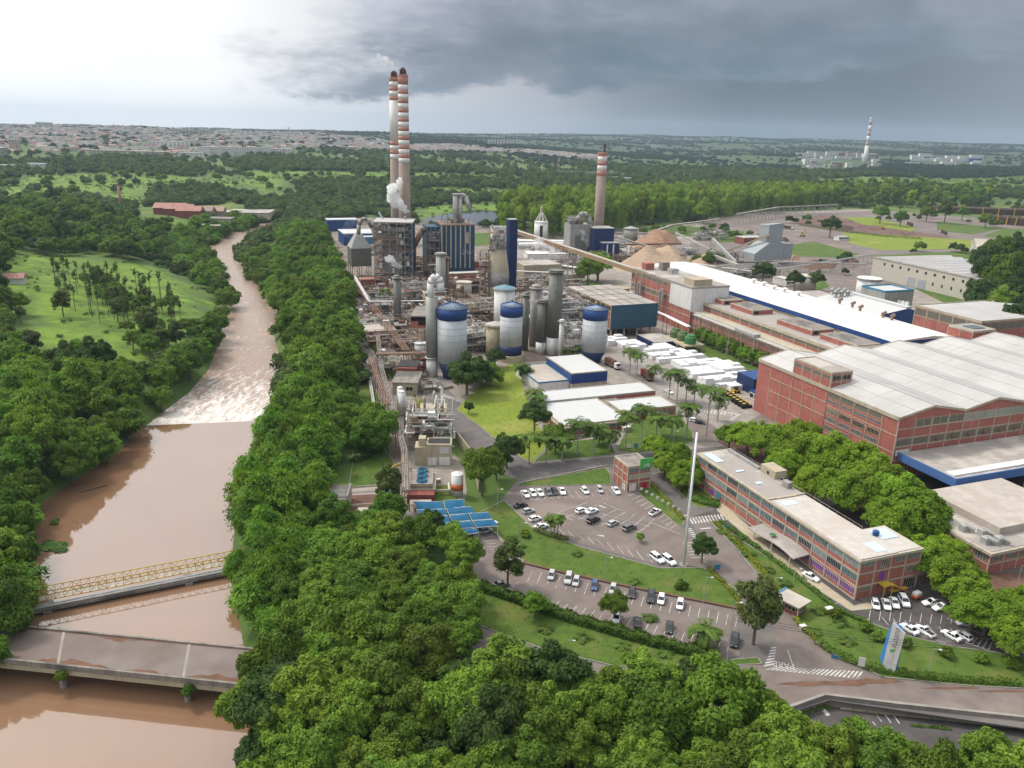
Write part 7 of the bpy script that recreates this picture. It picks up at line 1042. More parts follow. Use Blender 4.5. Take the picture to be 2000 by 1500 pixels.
for i, (px, py, r) in enumerate(sorted([(1822,1082,8.2),(1862,1110,8.5),(1895,1150,7.5),(1932,1190,7.5),(1975,1205,7.5),(1990,1235,6.5),(1850,1062,6),(1905,1185,6),(2015,1180,8)])): T('rain', px, py, r*.9, 7, f'bright spreading rain tree, {ordn(i)} from the left beside the corner office', 'rain_tree', 3.2, 1.05, group='rain trees beside the corner office')
for i, (px, py, r) in enumerate(((1283,872,5.2),(1318,892,5.8),(1300,905,5),(1348,922,5.6),(1330,930,4.5))): T('rain', px, py, r, 5, f'bright green tree, {ordn(i)} from the gate between gatehouse and office', 'garden_tree', 2.6, 1.15, group='bright trees by the gatehouse')
for a in (('rain',940,730,9.5,5,'flat-topped light green half of the tree cluster by the widest silo',2.),('dark',912,758,9.5,3,'dark half of the tree cluster by the widest silo',1.6),('dark',967,710,5,2,'small round dark tree beside the concrete drum',.8),('dark',915,802,2.2,1.5,'small round dark bush at the road bend'),('dark',990,888,5.6,5,'tall dark tree at the roadside above the car park'),('broad',942,945,6.6,4,'big leafy tree left of the upper car park'),('dark',970,915,5,4,'dark tree behind the big leafy one'),('dark',1044,832,6.2,4,'dark tree at the canteen rear'),('broad',1085,865,4.6,4,'loose tree under the palms'),
    ('broad',880,1068,5,5,'rounded tree at the corner of the blue canopies'),('mango',905,1100,4.6,4,'round tree left of the car park entrance'),('olive',992,1118,4.8,4,'sparse crooked tree at the car park entrance'),('broad',1200,1192,3.4,3,'small bushy tree in the bottom bays'),('broad',1045,1192,3.2,2,'small tree in the hedge'),('olive',1475,1228,5.6,4,'tall olive-green tree where the roads meet'),('dark',1372,1080,3.6,3,'dark fleshy tree beside the white mast'),('broad',1250,1052,1.3,1,'tiny bush on the green bank'),
    ('rain',1168,534,14,6,'wide tree under the yellow conveyor'),('broad',1148,548,10,5,'rounder tree left of the wide one under the conveyor'),('broad',752,585,5,4,'tree between the pipe racks'),('dark',1490,545,9,5,'dark bushy tree below the screening house'),('dark',1552,560,7,4,'bush left of the ribbed tank'),('dark',1592,558,7,4,'bush right of the ribbed tank'),('dark',1622,450,11,8,'round dark tree on the log yard'),('rain',1375,424,16,8,'wide dark tree at the plantation edge'),('broad',1720,425,11,8,'round tree by the red earth'),('broad',1760,430,10,8,'second round tree by the red earth'),('olive',1846,425,13,8,'bushy tree before the log stacks'),('broad',1810,425,10,6,'loose tree left of the bushy one'),('broad',1880,420,9,8,'tree right of the bushy one'),('broad',1925,438,9,5,'low tree by the grey shed'),('olive',762,985,5,3,'tree hanging over the filter plant lawn'),('dark',838,1040,4,3,'shrub below the blue canopies')): T(*a[:6], th=a[6] if len(a) > 6 else None)
for i, (px, py, r) in enumerate(((1915,520,13),(1945,505,15),(1975,500,14),(1935,550,16),(1968,560,17),(1990,590,14),(1925,590,13),(1955,615,13),(1990,640,12),(1910,575,10),(2010,540,15),(2010,620,14))): T(('dark', 'broad', 'dark')[i % 3], px, py, r*.9, 14, f'large dark tree, {ordn(i)} in the clump right of the ribbed warehouse', 'large_tree', 6, 1.3, group='clump right of the ribbed warehouse')
for i, (px, py) in enumerate(((1368,668),(1380,674),(1395,681),(1410,687),(1424,690),(1437,697),(1452,707),(1470,713),(1489,720),(1503,727))): x, y = G(px, py); e = thing('clipped_tree', f'round clipped tree, {ordn(i)} from the left in the row by the brick wing', 'tree', (x, y, .1), 0, 'row of round clipped trees'); obj('crown', CR['clip', 0], e, (0, 0, .6), i, 4.4); obj('trunk', tpm, e, (0, 0, 0), 0, (9, 9, 3))
for i, (px, py) in enumerate(((1715,1250),(1765,1262),(1848,1283),(1915,1293),(1975,1303),(1690,1232),(1632,1208),(1025,1048),(1000,1060),(1330,1150))): x, y = G(px, py); e = obj('flowering_shrub', CR['mango', i % 4], None, (x, y, -.2), i, (1.7, 1.7, 1.5)); tag(e, f'loose reddish-based shrub, {ordn(i)} on the sloping lawns', 'shrub', 'shrubs on the sloping lawns')
for i, (px, py) in enumerate([(rnd.uniform(a, b), rnd.uniform(c, d)) for a, b, c, d, n_ in ((1240,1400,444,462,9),(1400,1500,452,470,6),(1700,1860,424,436,9),(1860,2000,425,445,8),(1520,1600,428,440,5),(1600,1700,500,540,5),(1780,1990,490,500,5),(1340,1400,505,530,4)) for _ in range(n_)]): x, y = G(px, py); r = rnd.uniform(3, 6.5); tag(obj('yard_tree', CR[rnd.choice(('broad', 'dark', 'leftwood')), rnd.randrange(2)], None, (x, y, r*.1), i, (r, r, r)), f'small leafy tree around the log and chip yards, {ordn(i)} of its group', 'tree', 'trees around the log and chip yards')
# ---- hedges and low planting
def hedge(label, px, w_, h, m, dens=60, name='hedge', z=.1):
    rg = np.random.default_rng(len(px)+int(px[0][0])); P_, N_ = [], []
    for a, b in zip(px, px[1:]):
        a, b = np.array(G(*a)), np.array(G(*b)); L_ = np.hypot(*(b-a)); k = int(L_*dens*(w_+h)/2.2)+2; t_ = rg.random(k); q = np.array([-(b-a)[1], (b-a)[0]])/max(L_, .1); s = rg.uniform(-1, 1, k); u = rg.random(k); top_ = u < .5
        hh = h*(1+.22*np.sin(t_*L_*1.3)+.12*rg.normal(size=k)); xy = a+(b-a)*t_[:, None]+q*(np.where(top_, s, np.sign(s)*(1+.12*rg.normal(size=k)))*w_/2)[:, None]; zz = np.where(top_, hh, hh*rg.random(k)); P_.append(np.column_stack([xy, zz])); N_.append(np.column_stack([q[0]*s, q[1]*s, np.where(top_, 1., .3)])+rg.normal(size=(k, 3))*.4)
    P_ = np.concatenate(P_); o = P_[0].copy(); o[2] = 0; me = quads_mesh(name, P_-o, np.concatenate(N_), rg.uniform(.6, 1.3, len(P_))*(.2+.08*h), m, rg); ob = obj(name, me, None, (o[0], o[1], z)); return tag(ob, label, 'hedge')
hedge('thick dark hedge below the bottom bays of the lower car park', [(935,1150),(1000,1172),(1100,1208),(1200,1238),(1300,1266),(1400,1288)], 2.2, 1.7, 'leaf_hedge', 70); hedge('yellow-green hedge on the office side of the median', [(1395,1022),(1440,1062),(1500,1128),(1545,1188)], .9, .7, 'leaf_yhedge'); hedge('yellow-green hedge along the driveway below the guard hut', [(1552,1210),(1572,1235),(1592,1250)], .9, .8, 'leaf_yhedge'); hedge('low hedge along the visitor road', [(1404,1020),(1450,1050),(1560,1132),(1640,1197),(1700,1220)], 1.1, .8, 'leaf_hedge')
hedge('yellow-topped hedge beside the gatehouse road', [(1264,938),(1300,976),(1334,1016)], 1.0, .8, 'leaf_yhedge'); hedge('ragged hedge around the sloping lawn by the street', [(1592,1254),(1640,1285),(1700,1308),(1800,1325),(1990,1338)], 1.6, 1., 'leaf_hedge', 40); hedge('reddish planting under the bushy palms', [(1045,1036),(1075,1048),(1110,1056)], 1.5, .9, 'leaf_olive'); hedge('planting bed by the office tree corner', [(1355,975),(1385,985),(1404,988)], 3.5, 1., 'leaf_hedge'); hedge('hedge round the canteen', [(1062,835),(1088,858),(1100,862),(1200,845)], .9, .8, 'leaf_hedge'); hedge('hedge at the driveway edge of the green bank', [(1384,1112),(1440,1170),(1446,1200)], 1., .7, 'leaf_yhedge'); hedge('weedy strip at the foot of the retaining wall', [(1780,1402),(1860,1409)], .7, .3, 'leaf_tuft', 60, 'weeds', -1.8); hedge('bushes along the riverside lawn', [(690,905),(745,880)], 2, 1.4, 'leaf_hedge'); hedge('bright bushes before the boiler house', [(790,570),(830,572)], 5, 3.5, 'leaf_yhedge', 18); hedge('overgrown edge of the red earth', [(1560,440),(1640,452),(1720,462),(1800,468)], 4, 2, 'leaf_hedge', 10); hedge('wild growth along the plant edge', [(690,600),(712,640),(745,700),(765,745)], 3, 1.8, 'leaf_tuft', 20)
# grass tufts in the lawns and weedy ground between trees: nobody could count them
gt = []; rg = np.random.default_rng(4)
for _, px in LAWNS:
    poly = [G(*p) for p in px]; ar = abs(sum(poly[i][0]*poly[(i+1) % len(poly)][1]-poly[(i+1) % len(poly)][0]*poly[i][1] for i in range(len(poly))))/2
    for x, y in poisson(poly, max(1.3, math.sqrt(ar)/24), 900, seed=int(ar) % 97): gt.append((x, y, .2))
P_ = np.array(gt); k_ = 5; P_ = np.repeat(P_, k_, 0)+rg.normal(size=(len(gt)*k_, 3))*np.array([.35, .35, .02]); P_[:, 2] = .24; me = quads_mesh('grass_tufts', P_, rg.normal(size=P_.shape)*.8+np.array([0, -.4, 1.]), rg.uniform(.1, .26, len(P_)), 'leaf_tuft', rg); tag(obj('grass_tufts', me), 'uneven grass tufts in the lawns', kind='stuff')
# ================================================================ street furniture
def lamp(px, py, pt, label, arm=1, nm='street_lamp'):
    h = HT(px, py, pt); e = thing(nm, label, 'street lamp', (*G(px, py), .1), 0, 'street lamps'); MB().bar((0, 0, -.2), (0, 0, h), .10, 0, 8, .06).build('post', 'steel_lt', e); MB().bar((0, 0, h-.1), (arm*1.2, -.3, h), .05).build('arm', 'steel_lt', e); MB().box(arm*1.1-.1, arm*1.1+.5, -.45, -.15, h-.1, h+.08).build('lantern', 'white', e)
for a in ((971,1003,955,'lamp post left of the upper car park'),(1016,1070,1021,'lamp post at the lower left corner of the upper car park'),(1181,1136,1088,'lamp post on the bank between the car parks'),(1374,1178,1127,'lamp post on the bank near the white mast'),(1313,880,842,'lamp post on the round lawn'),(1370,755,712,'lamp post in the bale yard'),(1416,703,668,'tall lamp post by the clipped trees'),(1347,668,632,'lamp post beside the mossy tanks'),(1550,1136,1110,'short lamp post on the office pavement'),(1510,1162,1128,'lamp post on the median'),(1108,1275,1250,'lamp post in the bottom lawn'),(1985,1150,1105,'lamp post under the rain trees'),(1812,1320,1268,'street lamp with raised arm behind the tall sign'),(1418,1306,1176,'tall pole at the wood edge')): lamp(*a[:3], a[3])
x, y = G(1335, 1103); HM = HT(1335, 1103, 845); e = thing('white_mast', 'very tall thick white mast standing at the car park corner', 'mast', (x, y, 0)); MB().bar((0, 0, -.3), (0, 0, HM), .42, 0, 14, .24).build('mast', 'car_white', e, True); MB().bar((-.75, -.1, 8), (-.52, -.1, HM-.6), .05, 0, 6).build('cable', 'steel_lt', e); b = MB(); [b.bar((-.75, -.1, z), (0, 0, z), .05) for z in (8, 18, 28, HM-.8)]; b.lathe([(1.1, -.2), (1.1, .15)], n=14); b.build('brackets', 'concrete', e)
# tall company sign: white slab with blue wedge side
x, y = G(1722, 1308); HS = HT(1722, 1308, 1213); x2, y2 = G(1742, 1316); an_ = math.atan2(y2-y, x2-x); e = thing('totem_sign', 'tall leaning white totem sign with company lettering and blue side', 'sign', (x, y, -.1), an_); W_ = 2.7
MB().add([(0, 0, 1.0), (W_-.3, 0, 0), (W_+.2, 0, HS-1.6), (.35, 0, HS), (0, .35, 1.0), (W_-.3, .35, 0), (W_+.2, .35, HS-1.6), (.35, .35, HS)], [(0, 1, 2, 3), (7, 6, 5, 4), (0, 4, 5, 1), (1, 5, 6, 2), (2, 6, 7, 3), (3, 7, 4, 0)]) ; b = MB(); b.add([(0, 0, 1.0), (W_-.3, 0, 0), (W_+.2, 0, HS-1.6), (.35, 0, HS), (0, .35, 1.0), (W_-.3, .35, 0), (W_+.2, .35, HS-1.6), (.35, .35, HS)], [(0, 1, 2, 3), (7, 6, 5, 4), (0, 4, 5, 1), (1, 5, 6, 2), (2, 6, 7, 3), (3, 7, 4, 0)]); slb = b.build('slab', 'white', e)
b = MB(); b.add([(-.02, .36, .9), (-1.0, 1.6, 1.6), (-.5, 1.6, HS-4), (.33, .36, HS-.05), (W_, .36, .3), (W_+.1, .36, HS-1.7), (1.8, 1.6, HS-1.0)], [(0, 3, 2, 1), (3, 5, 6, 2), (0, 1, 4), (4, 1, 2, 6, 5), (0, 4, 5, 3)]); b.build('side_wedge', mat('sign_blue', (.04, .19, .48), .5, .1), e)
lettering('suzano', 1.75, 'steel', slb, (1.75, -.03, HS*.52), (R(90), R(-88), 0))
b = MB(); b.add([(.95, -.03, HS*.40), (1.35, -.03, HS*.47), (1.15, -.03, HS*.50), (.8, -.03, HS*.44)], [(0, 1, 2, 3)]); b.add([(1.35, -.03, HS*.41), (1.8, -.03, HS*.48), (1.6, -.03, HS*.51), (1.25, -.03, HS*.455)], [(0, 1, 2, 3)]); b.build('emblem', 'sign_green', slb); MB().box(.1, 2.45, -.03, 0, HS*.2, HS*.2+.05).build('trim', 'steel', e)
def board(label, px, py, w_, h, hp, m, rz=0, name='sign_board'):
    e = thing(name, label, 'sign', (*G(px, py), .1), rz); MB().bar((0, .05, -.1), (0, .05, hp), .05).build('post', 'steel', e); MB().box(-w_/2, w_/2, -.04, .04, hp-h, hp).build('panel', m, e)
for i in range(8): board(f'small white notice board, {ordn(i)} from the gatehouse on the grass strip', *lerp((1252,962), (1325,1003), i/7), .9, .8, 1.6, 'white', R(10)); 
board('white diamond-shaped panel on the street corner lawn', 1681, 1306, 1.3, 2.1, 2.6, 'white', R(-20)); board('blue panel beside the driveway hedge', 1630, 1290, 1.5, .9, 1.2, 'skyblue', R(-20)); board('blue directory board on the green bank by the driveway', 1400, 1118, 1.6, 1.5, 2.2, 'skyblue', R(10)); board('blue notice board on the lawn behind the gatehouse', 1242, 876, 1.3, 1.6, 1.8, 'skyblue'); board('white machine cabinet on the lawn behind the gatehouse', 1228, 876, 1.4, 1.2, 1.4, 'white'); board('small blue sign at the median tip', 1419, 1037, .8, .8, 1.6, 'skyblue'); board('white warning sign in the visitor car park', 1694, 1222, .6, .7, 1.7, 'white'); board('blue sign by the parking hedge', 1874, 1190, .8, .6, 1.5, 'skyblue')
for lb, px, py, s in (('white valve box on the lawn beside the guard hut', 1618, 1196, .8), ('small concrete gate pillar by the driveway', 1567, 1230, .7), ('white container beside the canteen door', 1222, 843, 1.4), ('concrete block on the filter plant lawn', 856, 942, .7)): e = thing('utility_box', lb, 'box', (*G(px, py), .15), .4); MB().box(-s, s, -s*.6, s*.6, 0, s*1.3).build('body', 'cream', e); MB().box(-s*1.1, s*1.1, -s*.7, s*.7, s*1.3, s*1.3+.12).build('lid', 'white', e)
wr = MB(); wa_, wb_ = Vector((*G(1418, 1306), 13)), Vector((*G(2060, 1335), 9)); [wr.tube([(wa_.lerp(wb_, t/12)+Vector((0, dz*.3, dz-2.2*math.sin(math.pi*t/12)))) for t in range(13)], .035, n=4) for dz in (0, -.5, -1.)]; tag(wr.build('overhead_cable', 'dark'), 'black overhead cables strung across the entrance road', 'cable')
rk = random.Random(2)
for i in range(9): x, y = G(292+i*4.5, 812-i*6, WL); b = MB().lathe([(.9, -1.), (1.3, .2), (.8, .9), (.1, 1.1)], n=7); b.v = [(v[0]*(1+.3*math.sin(v[1]*3+i)), v[1]*(1+.25*math.cos(v[0]*4+i)), v[2]) for v in b.v]; tag(b.build('rock', 'soil', None, False, (x, y, WL)), f'reddish rock on the far bank at the weir, {ordn(i)} upstream', 'rock', 'rocks at the weir')
fn = MB(); pf = [(1018,940),(1090,925),(1192,905)]
for a, b_ in zip(pf, pf[1:]):
    a, b_ = Vector((*G(*a), 0)), Vector((*G(*b_), 0)); k_ = int((b_-a).length/2.4); [fn.bar(a.lerp(b_, i/k_), a.lerp(b_, i/k_)+Vector((0, 0, 2)), .06) for i in range(k_+1)]; [fn.bar(a+Vector((0, 0, z)), b_+Vector((0, 0, z)), .02) for z in (.6, 1.3, 1.95)]
tag(fn.build('wire_fence', 'steel'), 'wire fence with dark posts between the road and the upper car park', 'fence'); wallseg('garden_wall', 'low concrete edge wall under the wire fence', [(1012,946),(1090,930),(1188,910)], .5, .4, 'concrete'); wallseg('bank_wall', 'dark stone drain wall down the bank beside the blue canopies', [(968,1042),(985,1065),(1022,1100)], .5, .8, 'roof_old'); wallseg('stone_kerb_wall', 'rough brown stone edging above the lower car park', [(1022,1101),(1100,1120),(1250,1152),(1440,1190)], .45, .6, 'mud'); wallseg('steps', 'paved garden steps between hedges near the canteen', [(1195,868),(1205,885)], .35, 1.4, 'concrete')
# parking shades
SH = [((808,980),(862,980),(866,995),(814,996)),((866,978),(904,976),(908,990),(870,995)),((815,997),(868,994),(873,1007),(821,1009)),((872,993),(920,990),(926,1003),(877,1006)),((823,1010),(874,1008),(880,1021),(832,1023)),((878,1007),(911,1004),(918,1017),(884,1020)),((915,1003),(952,1001),(960,1014),(922,1017)),((838,1025),(881,1022),(887,1034),(850,1038)),((885,1021),(919,1018),(927,1031),(891,1034)),((923,1018),(962,1015),(972,1028),(931,1031)),((852,1040),(888,1036),(894,1048),(870,1062)),((892,1036),(928,1033),(935,1041),(896,1047))]
for i, q in enumerate(SH):
    P4 = [Vector((*G(*p, 3.1), 3.1)) for p in q]; o = P4[0].copy(); o.z = 0; P4 = [p-o for p in P4]; e = thing('shade_sail', f'blue fabric parking shade, {ordn(i)} from the far left of the group', 'parking shade', (o.x, o.y, .1), 0, 'blue parking shades'); b = MB(); n_ = 6
    for j in range(n_+1):
        for k_ in range(n_+1): s, t_ = j/n_, k_/n_; p = P4[0].lerp(P4[1], s).lerp(P4[3].lerp(P4[2], s), t_); b.v.append((p.x, p.y, p.z+.75*math.sin(t_*math.pi)*(.55+.45*math.sin(s*math.pi))-.1*math.sin(s*3*math.pi)**2))
    b.f = [(j*(n_+1)+k_, (j+1)*(n_+1)+k_, (j+1)*(n_+1)+k_+1, j*(n_+1)+k_+1) for j in range(n_) for k_ in range(n_)]; b.m = [0]*len(b.f); b.build('fabric', 'canvas', e, True); f = MB(); [f.bar((p.x, p.y, -.1), p, .09, n=6) for p in P4]; f.build('posts', 'white', e); f = MB(); [f.bar(P4[k_], P4[(k_+1) % 4], .06) for k_ in range(4)]; f.build('edge_frame', 'white', e)
# ================================================================ bridges
A1, B1, A2, B2 = G(-260, 1196), G(640, 1284), G(-260, 1258), G(640, 1354); e = thing('road_bridge', 'plain concrete road bridge with mud-stained deck over the brown river', 'bridge'); Q = lambda s, t_: tuple(A1[i]+(B1[i]-A1[i])*s+(A2[i]+(B2[i]-A2[i])*s-A1[i]-(B1[i]-A1[i])*s)*t_ for i in (0, 1))
MB().prism([Q(0, 0), Q(1, 0), Q(1, 1), Q(0, 1)], -.5, -.02).build('deck', mat('bridge_deck', (.165, .130, .114), .8, .18, .12, col2=(.135, .102, .086), big=(.19, .16, .147)), e); b = MB()
for t0, t1 in ((-.045, .0), (1., 1.045)): b.prism([Q(0, t0), Q(1, t0), Q(1, t1), Q(0, t1)], -.9, .32)
b.build('parapet', 'roof_old', e); MB().prism([Q(0, .06), Q(1, .06), Q(1, .2), Q(0, .2)], -2.1, -.51).prism([Q(0, .42), Q(1, .42), Q(1, .56), Q(0, .56)], -2.1, -.51).prism([Q(0, .9), Q(1, .9), Q(1, 1.02), Q(0, 1.02)], -2.2, -.91).build('girders', 'beige', e)
b = MB(); [b.prism([Q(s, .01), Q(s+.006, .01), Q(s+.006-.012, .99), Q(s-.012, .99)], -.02, .0) for s in (.44, .71)]; b.build('expansion_joint', 'concrete', e)
def stain(s0, s1, t_, w0, seed):
    r_ = random.Random(seed); n_ = 16; return [Q(s0+(s1-s0)*i/n_, t_) for i in range(n_+1)]+[Q(s0+(s1-s0)*i/n_, t_-w0*math.sin(math.pi*i/n_)*(.5+.7*r_.random())) for i in range(n_-1, 0, -1)]
b = MB(); [b.prism(stain(*a), -.02, -.004) for a in ((.36,.56,.995,.2,1),(.56,.68,.995,.12,2),(.68,.98,.995,.22,3),(.1,.3,.995,.1,6))]; b.prism(stain(.5, .62, .005, -.14, 4), -.02, -.004); b.prism(stain(.0, .99, .004, -.035, 5), -.02, -.006); b.build('mud_stain', 'mud', e)
for s in (.44, .71): p0, p1 = Q(s, .1), Q(s-.004, .98); b = MB(); [b.bar((p[0], p[1], -11), (p[0], p[1], -2.2), .7, n=10) for p in (p0, p1)]; b.bar((*p0, -2.6), (*Q(s-.005, 1.08), -2.6), .8); b.build('pier', 'concrete', e)
for i, s in enumerate((.435, .71)): p = Q(s, 1.1); ob = obj('bridge_shrub', CR['broad', i], None, (p[0], p[1], -3.2), i, (1.5, 1.3, 1.6)); tag(ob, ('shrub sprouting from the left bridge pier', 'shrub sprouting from the right bridge pier')[i], 'shrub')
sheet('street', [(600,1281),(1200,1332),(1240,1372),(600,1352)], -.0, 'asphalt_mid')
A_, B_ = Vector((*G(20, 1186, -3.2), -3.2)), Vector((*G(500, 1092, -3.2), -3.2)); d = (B_-A_); Lb = d.length; an_ = math.atan2(d.y, d.x); e = thing('pipe_footbridge', 'yellow lattice footbridge carrying pipes across the river', 'footbridge', A_, an_)
def truss(yy, h=2.3, n_=30):
    b = MB(); b.bar((0, yy, 0), (Lb, yy, 0), .12); b.bar((0, yy, h), (Lb, yy, h), .12)
    for i in range(n_+1): x = Lb*i/n_; b.bar((x, yy, 0), (x, yy, h), .07); (b.bar((x, yy, 0), (x+Lb/n_, yy, h), .06), b.bar((x, yy, h), (x+Lb/n_, yy, 0), .06) if i % 3 == 1 else None) if i < n_ else None
    return b
truss(2.6).build('truss', 'yellow', e); truss(0).build('truss', 'yellow', e); b = MB(); [b.bar((Lb*i/30, 0, 2.3), (Lb*i/30, 2.6, 2.3), .06) for i in range(0, 31, 5)]; b.build('cross_ties', 'yellow', e); MB().box(0, Lb, .2, 2.4, -.25, -.05).build('walkway', 'roof_beige', e); MB().tube([(0, -1.1, -.5), (Lb, -1.1, -.5)], .28, n=8).tube([(0, -1.8, -.7), (Lb, -1.8, -.7)], .32, n=8).build('pipe', 'steel_lt', e); MB().box(0, Lb, -2.4, .1, -1.7, -1.0).build('girder', 'roof_old', e); MB().box(Lb*.68, Lb*.68+1.8, -2.6, 2.6, -8, -1.7).box(Lb*.12, Lb*.12+1.8, -2.6, 2.6, -8, -1.7).build('pier', 'concrete', e)

# floating weed mats, drift log
x, y = G(90, 1070, WL); tag(obj('water_weeds', CR['tuft', 0], None, (x, y, WL), 0, (5.5, 3.8, .9)), 'green mat of water weeds against the far bank', 'water weeds'); x, y = G(108, 1022, WL); tag(obj('water_weeds', CR['tuft', 0], None, (x, y, WL), 2, (2.2, 1.4, .9)), 'small clump of water weeds upstream of the mat', 'water weeds'); a, b_ = G(158, 962, WL), G(210, 948, WL); lg = MB().bar((0, 0, -.1), (b_[0]-a[0], b_[1]-a[1], .15), .35, 0, 7, .12); tag(lg.build('driftwood', 'dark', None, False, (*a, WL)), 'drifting log near the far bank', 'log')
# ================================================================ far country: woods, town, factories, pylons
def px_poly(px, lift=0): return [GT(*p) for p in px]
PLANT = [G(*p) for p in YARD]; TOWN = [px_poly(p) for p in ([(-40,300),(-40,243),(120,245),(300,249),(480,256),(560,259),(640,262),(720,270),(780,277),(780,292),(700,300),(640,290),(560,294),(560,305),(400,303),(200,305),(120,298)], [(800,285),(870,282),(960,290),(1110,300),(1190,306),(1180,312),(1090,308),(1000,300),(880,296),(800,296)])]
FACT = [px_poly(p) for p in ([(1560,318),(1570,300),(1640,296),(1720,306),(1715,322),(1640,334),(1560,334)], [(1770,318),(1780,305),(1900,304),(1920,318),(1850,326)])]
BLK = FACT+[POND, RIVER]; LEFTF = px_poly([(270,462),(262,405),(480,398),(490,430),(420,452),(340,470)])
rg = np.random.default_rng(77)
def scatter(n, r0, r1, keep):
    r = np.exp(rg.uniform(np.log(r0), np.log(r1), n*1))*1.; a = np.radians(rg.uniform(-40, 41, n)); x, y = r*np.sin(a), r*np.cos(a); ok = np.ones(n, bool)
    for p in [PLANT, RIVER, POND, LEFTF]+FACT: ok &= ~inside(x, y, p)
    for p in MEADOW: ok &= ~(inside(x, y, p) & (rg.random(n) > .05))
    for p in TOWN: ok &= ~(inside(x, y, p) & (rg.random(n) > .10))
    f = np.sin(x*.006+1.3)*np.cos(y*.0043)+np.sin(x*.0021-y*.0031+.5)+.6*np.sin(x*.017+y*.009); f += .5*np.sin(y*.0075+1)*np.cos(x*.0012); ok &= (f > -.10-keep) | (rg.random(n) < .12)
    return x[ok], y[ok], r[ok]
X1, Y1, R1 = scatter(52000, 330, 2600, .25); ok = ~((X1 > -420) & (Y1 < 560) & (X1 > -60)) & (Y1 > 300); X1, Y1, R1 = X1[ok], Y1[ok], R1[ok]
okc = ~inside(X1, Y1, LW_)&~inside(X1, Y1, EU)&~inside(X1, Y1, BK2)&~inside(X1, Y1, LB2)&~inside(X1, Y1, MEADOW[3]); X1, Y1, R1 = X1[okc], Y1[okc], R1[okc]
X2, Y2, R2 = scatter(56000, 2400, 13500, .1)
def instancer(name, label, X, Y, S, crowns, flat=1.):
    me = bpy.data.meshes.new(name); n_ = len(X); me.vertices.add(n_); me.vertices.foreach_set('co', np.stack([X, Y, terr(X, Y)], -1).ravel())
    for nm_, v in (('scl', S), ('rot', rg.uniform(0, 6.28, n_))): a = me.attributes.new(nm_, 'FLOAT', 'POINT'); a.data.foreach_set('value', np.asarray(v, np.float32))
    o = bpy.data.objects.new(name, me); C.objects.link(o); tag(o, label, kind='stuff'); ng = bpy.data.node_groups.new(name, 'GeometryNodeTree'); ng.interface.new_socket('Geometry', in_out='INPUT', socket_type='NodeSocketGeometry'); ng.interface.new_socket('Geometry', in_out='OUTPUT', socket_type='NodeSocketGeometry')
    nn, ll = ng.nodes, ng.links; gi = nn.new('NodeGroupInput'); go_ = nn.new('NodeGroupOutput'); ip = nn.new('GeometryNodeInstanceOnPoints'); jn = nn.new('GeometryNodeJoinGeometry')
    for c in crowns:
        so = bpy.data.objects.new('source', c); oi = nn.new('GeometryNodeObjectInfo'); oi.inputs['Object'].default_value = so; oi.inputs['As Instance'].default_value = True; ll.new(oi.outputs['Geometry'], jn.inputs[0])
    s_ = nn.new('GeometryNodeInputNamedAttribute'); s_.data_type = 'FLOAT'; s_.inputs[0].default_value = 'scl'; r_ = nn.new('GeometryNodeInputNamedAttribute'); r_.data_type = 'FLOAT'; r_.inputs[0].default_value = 'rot'
    cx = nn.new('ShaderNodeCombineXYZ'); ll.new(r_.outputs[0], cx.inputs[2]); cs = nn.new('ShaderNodeCombineXYZ'); ll.new(s_.outputs[0], cs.inputs[0]); ll.new(s_.outputs[0], cs.inputs[1]); mm = nn.new('ShaderNodeMath'); mm.operation = 'MULTIPLY'; mm.inputs[1].default_value = flat; ll.new(s_.outputs[0], mm.inputs[0]); ll.new(mm.outputs[0], cs.inputs[2])
    ip.inputs['Pick Instance'].default_value = True; ll.new(gi.outputs[0], ip.inputs['Points']); ll.new(jn.outputs[0], ip.inputs['Instance']); ll.new(cx.outputs[0], ip.inputs['Rotation']); ll.new(cs.outputs[0], ip.inputs['Scale']); ll.new(ip.outputs[0], go_.inputs[0]); md_ = o.modifiers.new('trees', 'NODES'); md_.node_group = ng
instancer('distant_woods', 'green woods and thickets over the plain beyond the plant', X1, Y1, rg.uniform(3.2, 6.8, len(X1))*np.interp(R1, [300, 2600], [.9, 1.4]), [CR['far', i] for i in range(4)], 1.15)
XM, YM = [], []
for mi_, m in enumerate(MEADOW):
    xs = [p[0] for p in m]; ys = [p[1] for p in m]; n_ = min(9000 if mi_ != 3 else 4500, int((max(xs)-min(xs))*(max(ys)-min(ys))/130)); X = rg.uniform(min(xs), max(xs), n_); Y = rg.uniform(min(ys), max(ys), n_); k_ = inside(X, Y, m) & (np.sin(X*.03+1)*np.sin(Y*.021)+.5*np.sin(X*.011-Y*.017) > .05+.9*(rg.random(n_)-.5)); XM += list(X[k_]); YM += list(Y[k_])
instancer('meadow_scrub', 'low scrub and bushes over the far meadows', np.array(XM), np.array(YM), rg.uniform(.6, 2.2, len(XM))*np.interp(np.hypot(XM, YM), [600, 900], [.75, 1.1]), [CR['scrub', 0]], .8)
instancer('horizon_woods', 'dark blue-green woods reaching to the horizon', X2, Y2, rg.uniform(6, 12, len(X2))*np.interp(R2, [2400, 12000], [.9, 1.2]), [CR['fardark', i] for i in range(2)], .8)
if EU_REST: ea = np.array(EU_REST); instancer('plantation_interior', 'rear part of the eucalyptus plantation', ea[:, 0], ea[:, 1], rg.uniform(6.5, 8.8, len(ea)), [CR['eucal', i] for i in range(3)], 1.7)
